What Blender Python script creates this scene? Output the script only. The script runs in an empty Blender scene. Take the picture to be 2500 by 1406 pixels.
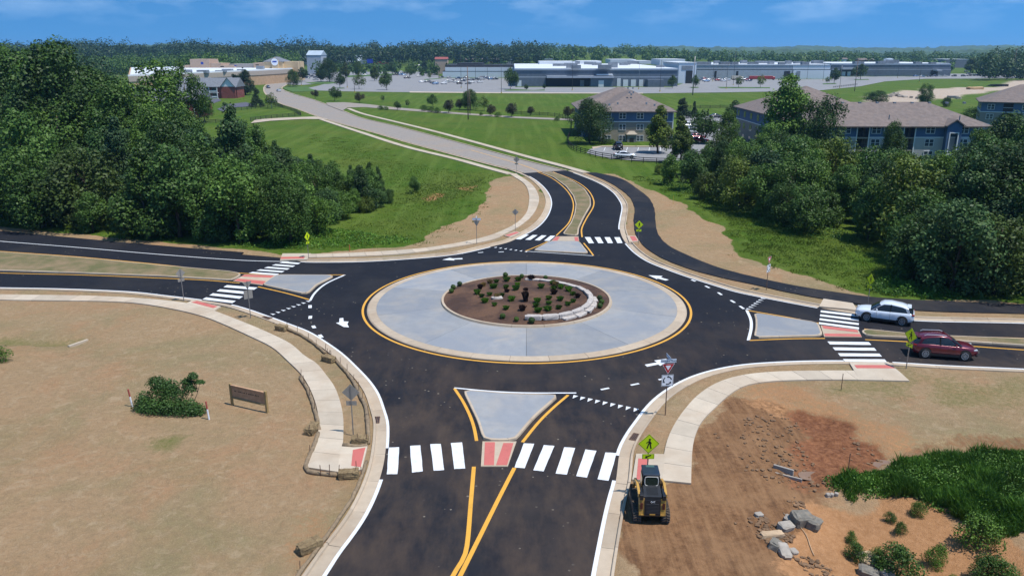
import bpy, bmesh, math, random
import numpy as np
from math import sin, cos, pi, radians, atan, sqrt
from mathutils import Vector, Matrix
from mathutils.geometry import tessellate_polygon

# ------------------------------------------------------------------ camera, sky, sun, exposure
scene = bpy.context.scene
COL = scene.collection
FPX, CX, CY, CAMH = 1935.0, 1250.0, 703.0, 22.0      # focal length in photo pixels, photo centre, drone height
PITCH = atan((CY - 125.0) / FPX)
cam_d = bpy.data.cameras.new('camera'); cam = bpy.data.objects.new('camera', cam_d); COL.objects.link(cam)
cam.location = (0, 0, CAMH); cam.rotation_euler = (pi / 2 - PITCH, 0, 0)
cam_d.sensor_width = 36.0; cam_d.lens = 36.0 * FPX / 2500.0
cam_d.clip_start = 0.5; cam_d.clip_end = 40000.0
scene.camera = cam

SUN_EL = radians(67); SUN_DIR = Vector((0.90 * cos(SUN_EL), -0.43 * cos(SUN_EL), sin(SUN_EL))).normalized()  # towards the sun
world = bpy.data.worlds.new('World'); scene.world = world; world.use_nodes = True
wn = world.node_tree.nodes; wl = world.node_tree.links; wn.clear()
def wnode(t, **k):
    n = wn.new(t)
    for a, b in k.items(): setattr(n, a, b)
    return n
w_out = wnode('ShaderNodeOutputWorld'); w_bg = wnode('ShaderNodeBackground'); w_sky = wnode('ShaderNodeTexSky')
w_sky.sky_type = 'NISHITA'; w_sky.sun_disc = False
w_sky.sun_elevation = math.asin(SUN_DIR.z); w_sky.sun_rotation = math.atan2(SUN_DIR.x, SUN_DIR.y)
w_sky.altitude = 200; w_sky.air_density = 1.0; w_sky.dust_density = 0.3; w_sky.ozone_density = 4.0
w_tc = wnode('ShaderNodeTexCoord')
w_lift = wnode('ShaderNodeVectorMath', operation='ADD'); w_lift.inputs[1].default_value = (0, 0, 0.34)
w_nrm = wnode('ShaderNodeVectorMath', operation='NORMALIZE')
wl.new(w_tc.outputs['Generated'], w_lift.inputs[0]); wl.new(w_lift.outputs[0], w_nrm.inputs[0]); wl.new(w_nrm.outputs[0], w_sky.inputs['Vector'])
w_tint = wnode('ShaderNodeMixRGB', blend_type='MULTIPLY'); w_tint.inputs['Fac'].default_value = 1.0
w_tint.inputs['Color2'].default_value = (0.36, 0.80, 1.0, 1)
wl.new(w_sky.outputs[0], w_tint.inputs['Color1'])
w_map = wnode('ShaderNodeMapping'); w_map.inputs['Scale'].default_value = (7.0, 7.0, 24.0)
w_noi = wnode('ShaderNodeTexNoise'); w_noi.inputs['Scale'].default_value = 1.9; w_noi.inputs['Detail'].default_value = 4; w_noi.inputs['Roughness'].default_value = 0.5
w_rmp = wnode('ShaderNodeMapRange'); w_rmp.inputs['From Min'].default_value = 0.47; w_rmp.inputs['From Max'].default_value = 0.82
w_rmp.inputs['To Max'].default_value = 0.28
wl.new(w_tc.outputs['Generated'], w_map.inputs[0]); wl.new(w_map.outputs[0], w_noi.inputs['Vector']); wl.new(w_noi.outputs['Fac'], w_rmp.inputs['Value'])
w_sep = wnode('ShaderNodeSeparateXYZ'); wl.new(w_tc.outputs['Generated'], w_sep.inputs[0])
w_alt = wnode('ShaderNodeMapRange'); w_alt.inputs['From Min'].default_value = 0.016; w_alt.inputs['From Max'].default_value = 0.06
wl.new(w_sep.outputs['Z'], w_alt.inputs['Value'])
w_mul = wnode('ShaderNodeMath', operation='MULTIPLY'); wl.new(w_rmp.outputs[0], w_mul.inputs[0]); wl.new(w_alt.outputs[0], w_mul.inputs[1])
w_cl = wnode('ShaderNodeMixRGB'); w_cl.inputs['Color2'].default_value = (6.5, 8.0, 9.5, 1)
wl.new(w_mul.outputs[0], w_cl.inputs['Fac']); wl.new(w_tint.outputs[0], w_cl.inputs['Color1']); wl.new(w_cl.outputs[0], w_bg.inputs['Color'])
w_bg.inputs['Strength'].default_value = 0.15
wl.new(w_bg.outputs[0], w_out.inputs[0])

sun_d = bpy.data.lights.new('sun', 'SUN'); sun_o = bpy.data.objects.new('sun', sun_d); COL.objects.link(sun_o)
sun_d.energy = 4.7; sun_d.angle = radians(0.53); sun_d.color = (1.0, 0.96, 0.90)
sun_o.rotation_euler = SUN_DIR.to_track_quat('Z', 'Y').to_euler()
scene.view_settings.view_transform = 'Standard'; scene.view_settings.look = 'None'
scene.view_settings.exposure = 0.22; scene.view_settings.gamma = 1.0; scene.view_settings.use_curve_mapping = False
scene.cycles.max_bounces = 6; scene.cycles.transparent_max_bounces = 8; scene.cycles.volume_bounces = 0
scene.cycles.use_denoising = True

# ------------------------------------------------------------------ helpers
def G(px, py, z=0.0):
    """ground point (height z) seen at a photo pixel"""
    dx = (px - CX) / FPX; dy = (CY - py) / FPX
    d = (dx, cos(PITCH) + dy * sin(PITCH), -sin(PITCH) + dy * cos(PITCH))
    t = (z - CAMH) / d[2]
    return (d[0] * t, d[1] * t)
def GL(pts, z=0.0): return [G(a, b, z) for a, b in pts]
def height_to(x, y, py, z0=0.0):
    """height of something standing at (x,y) whose top is seen on photo row py"""
    k = (CY - py) / FPX; s, c = sin(PITCH), cos(PITCH)
    # up.(P-C) = k * fwd.(P-C);  up=(0,s,c) fwd=(0,c,-s)
    dz = y * (k * c - s) / (c + k * s)
    return CAMH + dz - z0
def mpp(x, y): return (y * cos(PITCH) + CAMH * sin(PITCH)) / FPX      # metres per photo pixel at a ground point

class MB:
    def __init__(s): s.v = []; s.f = []
    def add(s, vs, fs):
        o = len(s.v); s.v += [tuple(p) for p in vs]; s.f += [tuple(i + o for i in f) for f in fs]; return s
    def box(s, c, d, rz=0.0, taper=1.0):
        x, y, z = c; a, b, h = d[0] / 2, d[1] / 2, d[2] / 2; r = cos(rz); t = sin(rz); vs = []
        for k, q in ((-h, 1.0), (h, taper)):
            for u, w in ((-a, -b), (a, -b), (a, b), (-a, b)):
                vs.append((x + (u * r - w * t) * q, y + (u * t + w * r) * q, z + k))
        return s.add(vs, [(3, 2, 1, 0), (4, 5, 6, 7), (0, 1, 5, 4), (1, 2, 6, 5), (2, 3, 7, 6), (3, 0, 4, 7)])
    def quad(s, a, b, c, d): return s.add([a, b, c, d], [(0, 1, 2, 3)])
    def tube(s, pts, rad, n=8, caps=True):
        pts = [Vector(p) for p in pts]; m = len(pts); rr = rad if isinstance(rad, (list, tuple)) else [rad] * m
        vs = []; fs = []; up = Vector((0, 0, 1))
        for i, p in enumerate(pts):
            d = (pts[min(i + 1, m - 1)] - pts[max(i - 1, 0)]).normalized()
            ref = up if abs(d.z) < 0.95 else Vector((1, 0, 0))
            a = d.cross(ref).normalized(); b = a.cross(d).normalized()
            for k in range(n):
                t = 2 * pi * k / n; vs.append(p + (a * cos(t) + b * sin(t)) * rr[i])
        for i in range(m - 1):
            for k in range(n): fs.append((i * n + k, i * n + (k + 1) % n, (i + 1) * n + (k + 1) % n, (i + 1) * n + k))
        if caps: fs += [tuple(range(n))[::-1], tuple(range((m - 1) * n, m * n))]
        return s.add(vs, [f[::-1] for f in fs])
    def lathe(s, prof, n=16, axis='Z', c=(0, 0, 0)):
        vs = []; fs = []; m = len(prof)
        for (r, h) in prof:
            for k in range(n):
                t = 2 * pi * k / n; p = (r * cos(t), r * sin(t), h)
                if axis == 'Y': p = (p[0], p[2], p[1])
                if axis == 'X': p = (p[2], p[0], p[1])
                vs.append((p[0] + c[0], p[1] + c[1], p[2] + c[2]))
        for i in range(m - 1):
            for k in range(n): fs.append((i * n + k, i * n + (k + 1) % n, (i + 1) * n + (k + 1) % n, (i + 1) * n + k))
        fs += [tuple(range(n))[::-1], tuple(range((m - 1) * n, m * n))]
        return s.add(vs, fs)
    def prism(s, poly, z0, z1):
        """poly: 2D points, extruded from z0 to z1"""
        if area2(poly) < 0: poly = poly[::-1]
        n = len(poly); vs = [(p[0], p[1], z0) for p in poly] + [(p[0], p[1], z1) for p in poly]
        tris = tess(poly); fs = [(a + n, b + n, c + n) for a, b, c in tris] + [(c, b, a) for a, b, c in tris]
        fs += [(i, (i + 1) % n, n + (i + 1) % n, n + i) for i in range(n)]
        return s.add(vs, fs)
    def loft(s, rings, closed=True, caps=True):
        n = len(rings[0]); vs = [p for r in rings for p in r]; fs = []
        for i in range(len(rings) - 1):
            for k in range(n if closed else n - 1):
                fs.append((i * n + k, i * n + (k + 1) % n, (i + 1) * n + (k + 1) % n, (i + 1) * n + k))
        if caps: fs += [tuple(range(n))[::-1], tuple(range((len(rings) - 1) * n, len(rings) * n))]
        return s.add(vs, fs)
    def xf(s, M):
        s.v = [tuple(M @ Vector(p)) for p in s.v]; return s
    def mesh(s, name, mat, smooth=False):
        me = bpy.data.meshes.new(name); me.from_pydata(s.v, [], s.f); me.update()
        if mat: me.materials.append(mat)
        if smooth: me.polygons.foreach_set('use_smooth', [True] * len(me.polygons))
        return me
    def build(s, name, mat, parent=None, smooth=False, loc=None, rz=0.0, fix=False, bevel=0.0):
        me = s.mesh(name, mat, smooth)
        if fix or bevel:
            bm = bmesh.new(); bm.from_mesh(me)
            if fix: bmesh.ops.recalc_face_normals(bm, faces=bm.faces)
            if bevel: bmesh.ops.bevel(bm, geom=list(bm.edges), offset=bevel, segments=1, affect='EDGES', clamp_overlap=True)
            bm.to_mesh(me); bm.free()
            if smooth: me.polygons.foreach_set('use_smooth', [True] * len(me.polygons))
        return link(name, me, parent, loc, rz)
def link(name, me, parent=None, loc=None, rz=0.0, scale=None):
    o = bpy.data.objects.new(name, me); COL.objects.link(o)
    if parent is not None: o.parent = parent
    if loc is not None: o.location = loc
    if rz: o.rotation_euler = (0, 0, rz)
    if scale is not None: o.scale = scale
    return o
def tag(o, label=None, cat=None, group=None, kind=None):
    if label: o['label'] = label
    if cat: o['category'] = cat
    if group: o['group'] = group
    if kind: o['kind'] = kind
    return o
def thing(name, loc, label, cat, group=None, rz=0.0, scale=None):
    o = link(name, None, None, loc, rz, scale); return tag(o, label, cat, group)
def copy_tree(src, parent=None):
    c = src.copy(); COL.objects.link(c); c.parent = parent
    for ch in list(src.children): copy_tree(ch, c)
    return c
def area2(p): return sum(p[i][0] * p[(i + 1) % len(p)][1] - p[(i + 1) % len(p)][0] * p[i][1] for i in range(len(p)))
def tess(poly):
    out = []
    for t in tessellate_polygon([[Vector((p[0], p[1], 0)) for p in poly]]):
        a, b, c = t
        ar = (poly[b][0] - poly[a][0]) * (poly[c][1] - poly[a][1]) - (poly[c][0] - poly[a][0]) * (poly[b][1] - poly[a][1])
        if abs(ar) < 1e-9: continue
        out.append((a, b, c) if ar > 0 else (a, c, b))
    return out
def sheet(name, poly, z, mat, parent=None, kind='structure'):
    m = MB(); m.add([(p[0], p[1], z) for p in poly], tess(poly)); o = m.build(name, mat, parent)
    if parent is None and kind: o['kind'] = kind
    return o
def smooth_line(pts, step=0.8, closed=False):
    """Catmull-Rom through pts, then resampled at even steps"""
    P = [np.array(p[:2], float) for p in pts]; n = len(P); out = []
    for i in range(n if closed else n - 1):
        p0 = P[(i - 1) % n] if (closed or i > 0) else 2 * P[0] - P[1]
        p1 = P[i]; p2 = P[(i + 1) % n]
        p3 = P[(i + 2) % n] if (closed or i + 2 < n) else 2 * p2 - p1
        k = max(3, int(np.linalg.norm(p2 - p1) / step * 2))
        d1 = max(1e-6, np.linalg.norm(p1 - p0)) ** .5; d2 = max(1e-6, np.linalg.norm(p2 - p1)) ** .5; d3 = max(1e-6, np.linalg.norm(p3 - p2)) ** .5
        t0 = 0; t1 = d1; t2 = t1 + d2; t3 = t2 + d3
        for j in range(k):
            t = t1 + (t2 - t1) * j / k
            A1 = (t1 - t) / (t1 - t0) * p0 + (t - t0) / (t1 - t0) * p1; A2 = (t2 - t) / (t2 - t1) * p1 + (t - t1) / (t2 - t1) * p2
            A3 = (t3 - t) / (t3 - t2) * p2 + (t - t2) / (t3 - t2) * p3
            B1 = (t2 - t) / (t2 - t0) * A1 + (t - t0) / (t2 - t0) * A2; B2 = (t3 - t) / (t3 - t1) * A2 + (t - t1) / (t3 - t1) * A3
            out.append((t2 - t) / (t2 - t1) * B1 + (t - t1) / (t2 - t1) * B2)
    if not closed: out.append(P[-1])
    return resample([tuple(p) for p in out], step, closed)
def resample(pts, step, closed=False, n=None):
    P = np.array(list(pts) + ([pts[0]] if closed else [])); d = np.r_[0, np.cumsum(np.hypot(*np.diff(P, axis=0).T))]
    m = n if n else max(2, int(round(d[-1] / step)) + 1)
    t = np.linspace(0, d[-1], m); Q = np.c_[np.interp(t, d, P[:, 0]), np.interp(t, d, P[:, 1])]
    if closed: Q = Q[:-1]
    return [tuple(q) for q in Q]
def line_len(pts): P = np.array(pts); return float(np.hypot(*np.diff(P, axis=0).T).sum())
def normals2(pts, closed=False):
    P = np.array(pts); n = len(P)
    if closed: T = np.roll(P, -1, 0) - np.roll(P, 1, 0)
    else: T = np.gradient(P, axis=0)
    T /= np.maximum(1e-9, np.hypot(T[:, 0], T[:, 1]))[:, None]
    return np.c_[-T[:, 1], T[:, 0]]          # left of travel
def offset(pts, d, closed=False):
    N = normals2(pts, closed); return [tuple(p) for p in (np.array(pts) + N * d)]
def sweep(m, pts, prof, closed=False, caps=True):
    """prof: list of (left offset, z)"""
    rings = [[(p[0], p[1], z) for p in offset(pts, o, closed)] for o, z in prof]
    n = len(pts); k = len(prof); R = [[rings[j][i] for j in range(k)] for i in range(n)]
    if closed: R.append(R[0])
    vs = [p for r in R for p in r]; fs = []
    for i in range(len(R) - 1):
        for j in range(k - 1): fs.append((i * k + j, (i + 1) * k + j, (i + 1) * k + j + 1, i * k + j + 1))
    if caps and not closed:
        fs += [tuple(range(k)), tuple(range((n - 1) * k, n * k))[::-1]]
    # make the top face up: flip when the profile runs to the left
    a = prof[0][0]; b = prof[-1][0]
    if b < a: fs = [f[::-1] for f in fs]
    m.add(vs, fs); return m
def ribbon(pts, o0, o1, z, closed=False):
    m = MB(); return sweep(m, pts, [(o0, z), (o1, z)] if o1 > o0 else [(o1, z), (o0, z)], closed, False)
rnd = random.Random(7)

# ------------------------------------------------------------------ materials
def nt(name):
    m = bpy.data.materials.new(name); m.use_nodes = True; t = m.node_tree; t.nodes.clear()
    out = t.nodes.new('ShaderNodeOutputMaterial'); b = t.nodes.new('ShaderNodeBsdfPrincipled'); t.links.new(b.outputs[0], out.inputs[0])
    return m, t, b, out
def N(t, typ, **k):
    n = t.nodes.new(typ)
    for a, b in k.items():
        if a in n.inputs: n.inputs[a].default_value = b
        else: setattr(n, a, b)
    return n
def C4(c): return (c[0], c[1], c[2], 1.0)
def noise(t, scale, detail=3, rough=0.55, coord='Object', dist=0.0, vec=None):
    n = N(t, 'ShaderNodeTexNoise', Scale=scale, Detail=detail, Roughness=rough, Distortion=dist)
    if vec is None:
        tc = N(t, 'ShaderNodeTexCoord'); vec = tc.outputs[coord]
    t.links.new(vec, n.inputs['Vector']); return n.outputs['Fac']
def ramp(t, val, a, b, lo=0.0, hi=1.0):
    r = N(t, 'ShaderNodeMapRange'); r.inputs['From Min'].default_value = a; r.inputs['From Max'].default_value = b
    r.inputs['To Min'].default_value = lo; r.inputs['To Max'].default_value = hi; t.links.new(val, r.inputs['Value']); return r.outputs[0]
def mix(t, f, a, b, typ='MIX'):
    n = N(t, 'ShaderNodeMixRGB', blend_type=typ)
    for sock, v in ((n.inputs['Fac'], f), (n.inputs['Color1'], a), (n.inputs['Color2'], b)):
        if isinstance(v, (int, float)): sock.default_value = v
        elif isinstance(v, tuple): sock.default_value = C4(v)
        else: t.links.new(v, sock)
    return n.outputs[0]
def bump(t, b, val, strength=0.3, dist=0.02):
    n = N(t, 'ShaderNodeBump', Strength=strength, Distance=dist); t.links.new(val, n.inputs['Height']); t.links.new(n.outputs[0], b.inputs['Normal'])
MATS = {}
def pm(name, col, rough=0.7, var=0.12, scale=3.0, metal=0.0, bmp=0.0, bscale=30.0, spec=0.4, coord='Object', dirt=None, dirtamt=0.0, coat=0.0):
    """general procedural material: colour broken up by two noises, optional dirt stain and bump"""
    if name in MATS: return MATS[name]
    m, t, b, _ = nt(name)
    f = noise(t, scale, 5, 0.6, coord)
    c = mix(t, ramp(t, f, 0.3, 0.7), tuple(x * (1 - var) for x in col), tuple(min(1, x * (1 + var)) for x in col))
    if dirt:
        g = noise(t, scale * 0.37, 6, 0.65, coord, 0.6)
        c = mix(t, ramp(t, g, 0.5, 0.72, 0, dirtamt), c, dirt)
    t.links.new(c, b.inputs['Base Color'])
    b.inputs['Roughness'].default_value = rough; b.inputs['Metallic'].default_value = metal; b.inputs['Specular IOR Level'].default_value = spec
    b.inputs['Coat Weight'].default_value = coat; b.inputs['Coat Roughness'].default_value = 0.05
    if bmp: bump(t, b, noise(t, bscale, 4, 0.6, coord), bmp, 0.03)
    MATS[name] = m; return m

def asphalt_mat(name, dark, light, dusty=0.5, speck=True):
    m, t, b, _ = nt(name)
    f = noise(t, 0.11, 8, 0.70); g = noise(t, 0.9, 5, 0.7); h = noise(t, 28, 3, 0.7)
    c = mix(t, ramp(t, g, 0.3, 0.72), dark, tuple(x * 1.35 for x in dark))
    c = mix(t, ramp(t, f, 0.47, 0.72, 0, dusty), c, light)
    near = None
    if speck:      # builders' dust tracked over the south approach
        tc = N(t, 'ShaderNodeTexCoord'); sx = N(t, 'ShaderNodeSeparateXYZ'); t.links.new(tc.outputs['Object'], sx.inputs[0])
        w1 = N(t, 'ShaderNodeMath', operation='MULTIPLY_ADD'); t.links.new(noise(t, 0.06, 4, 0.6), w1.inputs[0]); w1.inputs[1].default_value = 26.0; t.links.new(sx.outputs['Y'], w1.inputs[2])
        near = ramp(t, w1.outputs[0], 82, 58)
        mpd = N(t, 'ShaderNodeMapping'); mpd.inputs['Scale'].default_value = (1.0, 0.34, 1.0); mpd.inputs['Rotation'].default_value = (0, 0, -0.1); t.links.new(tc.outputs['Object'], mpd.inputs[0]); pat = ramp(t, noise(t, 0.55, 9, 0.70, vec=mpd.outputs[0]), 0.42, 0.72); mm = N(t, 'ShaderNodeMath', operation='MULTIPLY'); t.links.new(near, mm.inputs[0]); t.links.new(pat, mm.inputs[1])
        m3 = N(t, 'ShaderNodeMath', operation='MULTIPLY'); t.links.new(mm.outputs[0], m3.inputs[0]); m3.inputs[1].default_value = 0.50
        film = N(t, 'ShaderNodeMath', operation='MULTIPLY'); t.links.new(near, film.inputs[0]); t.links.new(ramp(t, noise(t, 0.09, 6, 0.62), 0.42, 0.64, 0.0, 0.45), film.inputs[1]); c = mix(t, film.outputs[0], c, (0.085, 0.060, 0.043))
        c = mix(t, m3.outputs[0], c, (0.120, 0.080, 0.052))
    # tyre-swept streaks along the travel direction are faint; grit flecks
    c = mix(t, ramp(t, h, 0.35, 0.75, 0, 0.35), c, tuple(x * 1.7 for x in dark))
    if speck:
        v = N(t, 'ShaderNodeTexVoronoi', Scale=1.5); v2 = N(t, 'ShaderNodeTexCoord'); t.links.new(v2.outputs['Object'], v.inputs['Vector'])
        clus = ramp(t, noise(t, 0.2, 4, 0.65), 0.50, 0.60)
        sp = N(t, 'ShaderNodeMath', operation='LESS_THAN'); sp.inputs[1].default_value = 0.10; t.links.new(v.outputs['Distance'], sp.inputs[0])
        mu = N(t, 'ShaderNodeMath', operation='MULTIPLY'); t.links.new(sp.outputs[0], mu.inputs[0]); t.links.new(clus, mu.inputs[1])
        mu2 = N(t, 'ShaderNodeMath', operation='MULTIPLY'); t.links.new(mu.outputs[0], mu2.inputs[0]); mu2.inputs[1].default_value = 0.8
        c = mix(t, mu2.outputs[0], c, (0.22, 0.19, 0.15))
    t.links.new(c, b.inputs['Base Color']); b.inputs['Roughness'].default_value = 0.85; b.inputs['Specular IOR Level'].default_value = 0.12
    bump(t, b, h, 0.35, 0.02); return m
M_ASPH = asphalt_mat('new_asphalt', (0.0098, 0.0108, 0.0150), (0.036, 0.033, 0.032), 0.6)
M_TRAIL = asphalt_mat('trail_asphalt', (0.012, 0.0135, 0.018), (0.062, 0.052, 0.044), 0.7)
M_OLDROAD = asphalt_mat('weathered_road', (0.20, 0.178, 0.158), (0.29, 0.215, 0.15), 0.7, False)
M_LOT = asphalt_mat('lot_paving', (0.185, 0.183, 0.185), (0.145, 0.145, 0.15), 0.6, False)
M_SIDE = asphalt_mat('dark_drive', (0.075, 0.075, 0.095), (0.11, 0.10, 0.10), 0.6, False)
def concrete(name, col, stain, amt=0.35, scale=0.5, blue=None):
    m, t, b, _ = nt(name)
    f = noise(t, scale, 6, 0.65, dist=0.5); g = noise(t, scale * 6, 4, 0.6); h = noise(t, 45, 2, 0.6)
    oi = N(t, 'ShaderNodeObjectInfo'); tone = ramp(t, oi.outputs['Random'], 0, 1, 0.88, 1.10)
    c = mix(t, ramp(t, g, 0.3, 0.7), tuple(x * 0.92 for x in col), tuple(min(1, x * 1.06) for x in col))
    c = mix(t, ramp(t, f, 0.46, 0.75, 0, amt), c, stain)
    if blue: c = mix(t, ramp(t, noise(t, 0.23, 4, 0.6, dist=0.8), 0.42, 0.62, 0, 0.75), c, blue)
    c = mix(t, 1.0, c, tone, 'MULTIPLY')
    t.links.new(c, b.inputs['Base Color']); b.inputs['Roughness'].default_value = 0.82; b.inputs['Specular IOR Level'].default_value = 0.3
    bump(t, b, h, 0.15, 0.01); return m
M_KERB = concrete('kerb_concrete', (0.405, 0.325, 0.24), (0.31, 0.21, 0.13), 0.55, 0.35)
M_WALK = concrete('sidewalk_concrete', (0.445, 0.375, 0.29), (0.34, 0.235, 0.15), 0.6, 0.22)
M_APRON = concrete('stained_apron', (0.25, 0.255, 0.262), (0.33, 0.29, 0.245), 0.75, 0.26, (0.195, 0.212, 0.24))
M_BED = pm('joint_fill', (0.20, 0.165, 0.13), 0.95)
def paint(name, col, wear):
    m, t, b, _ = nt(name)
    f = noise(t, 14, 5, 0.75); g = noise(t, 1.1, 4, 0.6)
    c = mix(t, ramp(t, g, 0.3, 0.7), tuple(x * 0.90 for x in col), col)
    c = mix(t, ramp(t, f, 0.60, 0.78, 0, wear), c, (0.06, 0.055, 0.05))
    c = mix(t, ramp(t, noise(t, 2.2, 7, 0.72), 0.50, 0.72, 0, 0.55), c, tuple(x * 0.55 for x in col))
    t.links.new(c, b.inputs['Base Color']); b.inputs['Roughness'].default_value = 0.6; return m
M_WHITE = paint('white_paint', (0.66, 0.67, 0.68), 0.35)
M_YELLOW = paint('yellow_paint', (0.66, 0.33, 0.035), 0.35)
M_RED = paint('red_tactile', (0.50, 0.13, 0.105), 0.2)
M_STEEL = pm('galvanised_steel', (0.24, 0.24, 0.24), 0.45, 0.15, 6, 0.6)
M_RUST = pm('rusty_post', (0.13, 0.075, 0.05), 0.8, 0.3, 8)
M_BLACK = pm('black_print', (0.006, 0.006, 0.007), 0.5, 0.1)
M_SIGNW = pm('sign_white', (0.72, 0.74, 0.78), 0.4, 0.03)
M_SIGNR = pm('sign_red', (0.42, 0.015, 0.02), 0.4, 0.05)
M_SIGNY = pm('sign_lime', (0.56, 0.72, 0.01), 0.4, 0.04)
M_SIGNB = pm('sign_back', (0.30, 0.28, 0.25), 0.5, 0.08, 4, 0.3)
M_WOODP = pm('weathered_pole', (0.15, 0.10, 0.075), 0.9, 0.25, 2.0, bmp=0.3, bscale=12)
M_DARKM = pm('dark_metal', (0.035, 0.035, 0.038), 0.5, 0.2)
# ------------------------------------------------------------------ outlines traced from the photograph, laid on the ground plane
A_SW = [(-900, 676), (-400, 694), (0, 703), (120, 705), (239, 709), (330, 714), (400, 722), (484, 732), (559, 743.5), (602, 755), (654, 773), (700, 790), (751, 810), (794, 836),
        (833, 864), (866, 895), (899, 930), (920, 961), (935, 1002), (943, 1030), (944, 1060), (942, 1092), (937, 1130), (929, 1162), (916, 1199), (890, 1254), (858, 1303), (823, 1349), (786, 1406), (720, 1500), (620, 1640)]
A_SE = [(1425, 1640), (1440, 1500), (1454, 1406), (1466, 1341), (1479, 1274), (1492, 1217), (1503.6, 1175), (1508, 1140), (1512, 1108), (1519, 1087), (1537, 1055), (1560, 1023), (1577, 1000),
        (1604, 972), (1642, 945), (1690, 921), (1745, 904), (1810, 892), (1900, 885), (2000, 882), (2064, 882), (2170, 885), (2300, 893), (2500, 902), (2900, 922), (3500, 950)]
A_NE = [(3500, 832), (2900, 806), (2500, 788.5), (2221, 781), (2100, 768), (1999, 751.5), (1900, 733), (1857, 724.5), (1798, 712), (1741, 695), (1684, 677), (1633, 659), (1584, 639), (1553, 619), (1530, 596), (1519, 579),
        (1513, 557), (1516, 534), (1520, 505), (1513, 488), (1496, 468), (1465, 448), (1425, 431), (1372, 413), (1300, 396)]
A_NW = [(1240, 411), (1271, 422), (1297, 434), (1320, 451), (1337, 471), (1344, 488), (1344, 505), (1331, 534), (1305, 559), (1268, 579), (1243, 591), (1200, 602), (1112, 621), (998, 632), (885, 638.6), (800, 640), (737, 639), (690, 630),
        (600, 622), (450, 610), (300, 597), (150, 583), (0, 569), (-400, 530), (-900, 478)]
L_SW, L_SE, L_NE, L_NW = [smooth_line(GL(p), 0.7) for p in (A_SW, A_SE, A_NE, A_NW)]
ROAD = L_SW + L_SE + L_NE + L_NW
if area2(ROAD) < 0: ROAD = ROAD[::-1]
# the older road running on to the shops
O_L = [(1271, 423.5), (1254, 418), (1169, 396), (1084, 373), (998, 350), (913, 325), (828, 302), (782, 288), (728, 268), (685, 254), (657, 239), (643, 222), (648, 208), (668, 200)]
O_R = [(722, 199), (700, 208), (690, 217), (714, 228), (771, 245), (842, 272), (885, 288), (970, 308), (1055, 330), (1141, 353), (1226, 376), (1300, 395.5), (1385, 416)]
L_OL, L_OR = smooth_line(GL(O_L), 3.0), smooth_line(GL(O_R), 3.0)
OLD = L_OL + L_OR
# sidewalks: (field side, road side)
W_SW = ([(-700, 715), (0, 735), (313, 741.6), (427, 758.6), (500, 777), (546, 795), (607.5, 823), (664, 851), (705, 887), (735.5, 917.6), (756, 951), (771, 989), (779, 1033), (777, 1058), (768, 1095), (754, 1136), (750, 1146)],
        [(-700, 701), (0, 722), (240, 726), (398, 736), (484, 748.5), (515, 759), (590, 788), (654, 815), (710, 843), (746, 874), (771, 889), (797, 920), (817, 948), (830, 982), (838, 1020), (839, 1050), (837, 1090), (828, 1140), (823, 1157)])
W_SE = ([(1687, 1185), (1688, 1140), (1692.7, 1084), (1707, 1043), (1727, 1017), (1745, 1000), (1780, 968), (1820, 945), (1880, 935), (2000, 931), (2100, 931.5), (2220, 934)],
        [(1616, 1178), (1618, 1140), (1620.5, 1115.5), (1629, 1078), (1646.5, 1040), (1672, 1003), (1702, 970), (1745, 941), (1800, 922), (1880, 912), (2000, 909), (2096, 909), (2196, 912)])
W_NW = ([(694, 623.5), (813, 622), (1027, 609), (1141, 591), (1198, 576.5), (1254.5, 551), (1283, 525), (1291.5, 495), (1291, 475), (1280, 451), (1243, 426)],
        [(690, 633), (755, 631.5), (970, 623.5), (1112, 605), (1212, 585), (1231, 575), (1265.5, 556.6), (1297, 531), (1315, 497), (1314, 477), (1297, 451), (1260, 426)])
T_L = [(1429, 423), (1473, 440), (1513, 463), (1539, 485.5), (1549, 511), (1547, 548), (1556, 582), (1578, 608), (1613, 631), (1684, 659), (1769, 682), (1854.6, 700), (1914, 714), (2013.5, 733), (2085, 743), (2227, 760), (2500, 768.6), (3300, 800)]
T_R = [(1455, 423), (1513, 437), (1556, 463), (1584, 485.5), (1598, 514), (1601, 548), (1610, 579), (1633, 602), (1684, 628), (1755, 656), (1826, 675), (1914, 694.6), (2028, 714.5), (2141.5, 728.8), (2284, 737), (2500, 746), (3300, 775)]
L_TL, L_TR = smooth_line(GL(T_L), 0.8), smooth_line(GL(T_R), 0.8)
TRAIL = L_TL + L_TR[::-1]
RAMPS = [[(835, 1089), (898, 1092), (884, 1152), (823, 1157)], [(470, 737), (540, 752), (524, 762), (455, 745)], [(2072, 888), (2168, 888), (2215, 930), (2096, 928)],
         [(1553, 1113), (1622, 1114), (1618, 1182), (1543, 1176)], [(690, 622), (760, 622), (750, 637), (684, 638)], [(2010, 733), (2082, 744), (2092, 760), (1999, 752)], [(1530, 578), (1552, 579), (1560, 592), (1536, 594)], [(1258, 567), (1272, 571), (1248, 583), (1230, 578)]]

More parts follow.
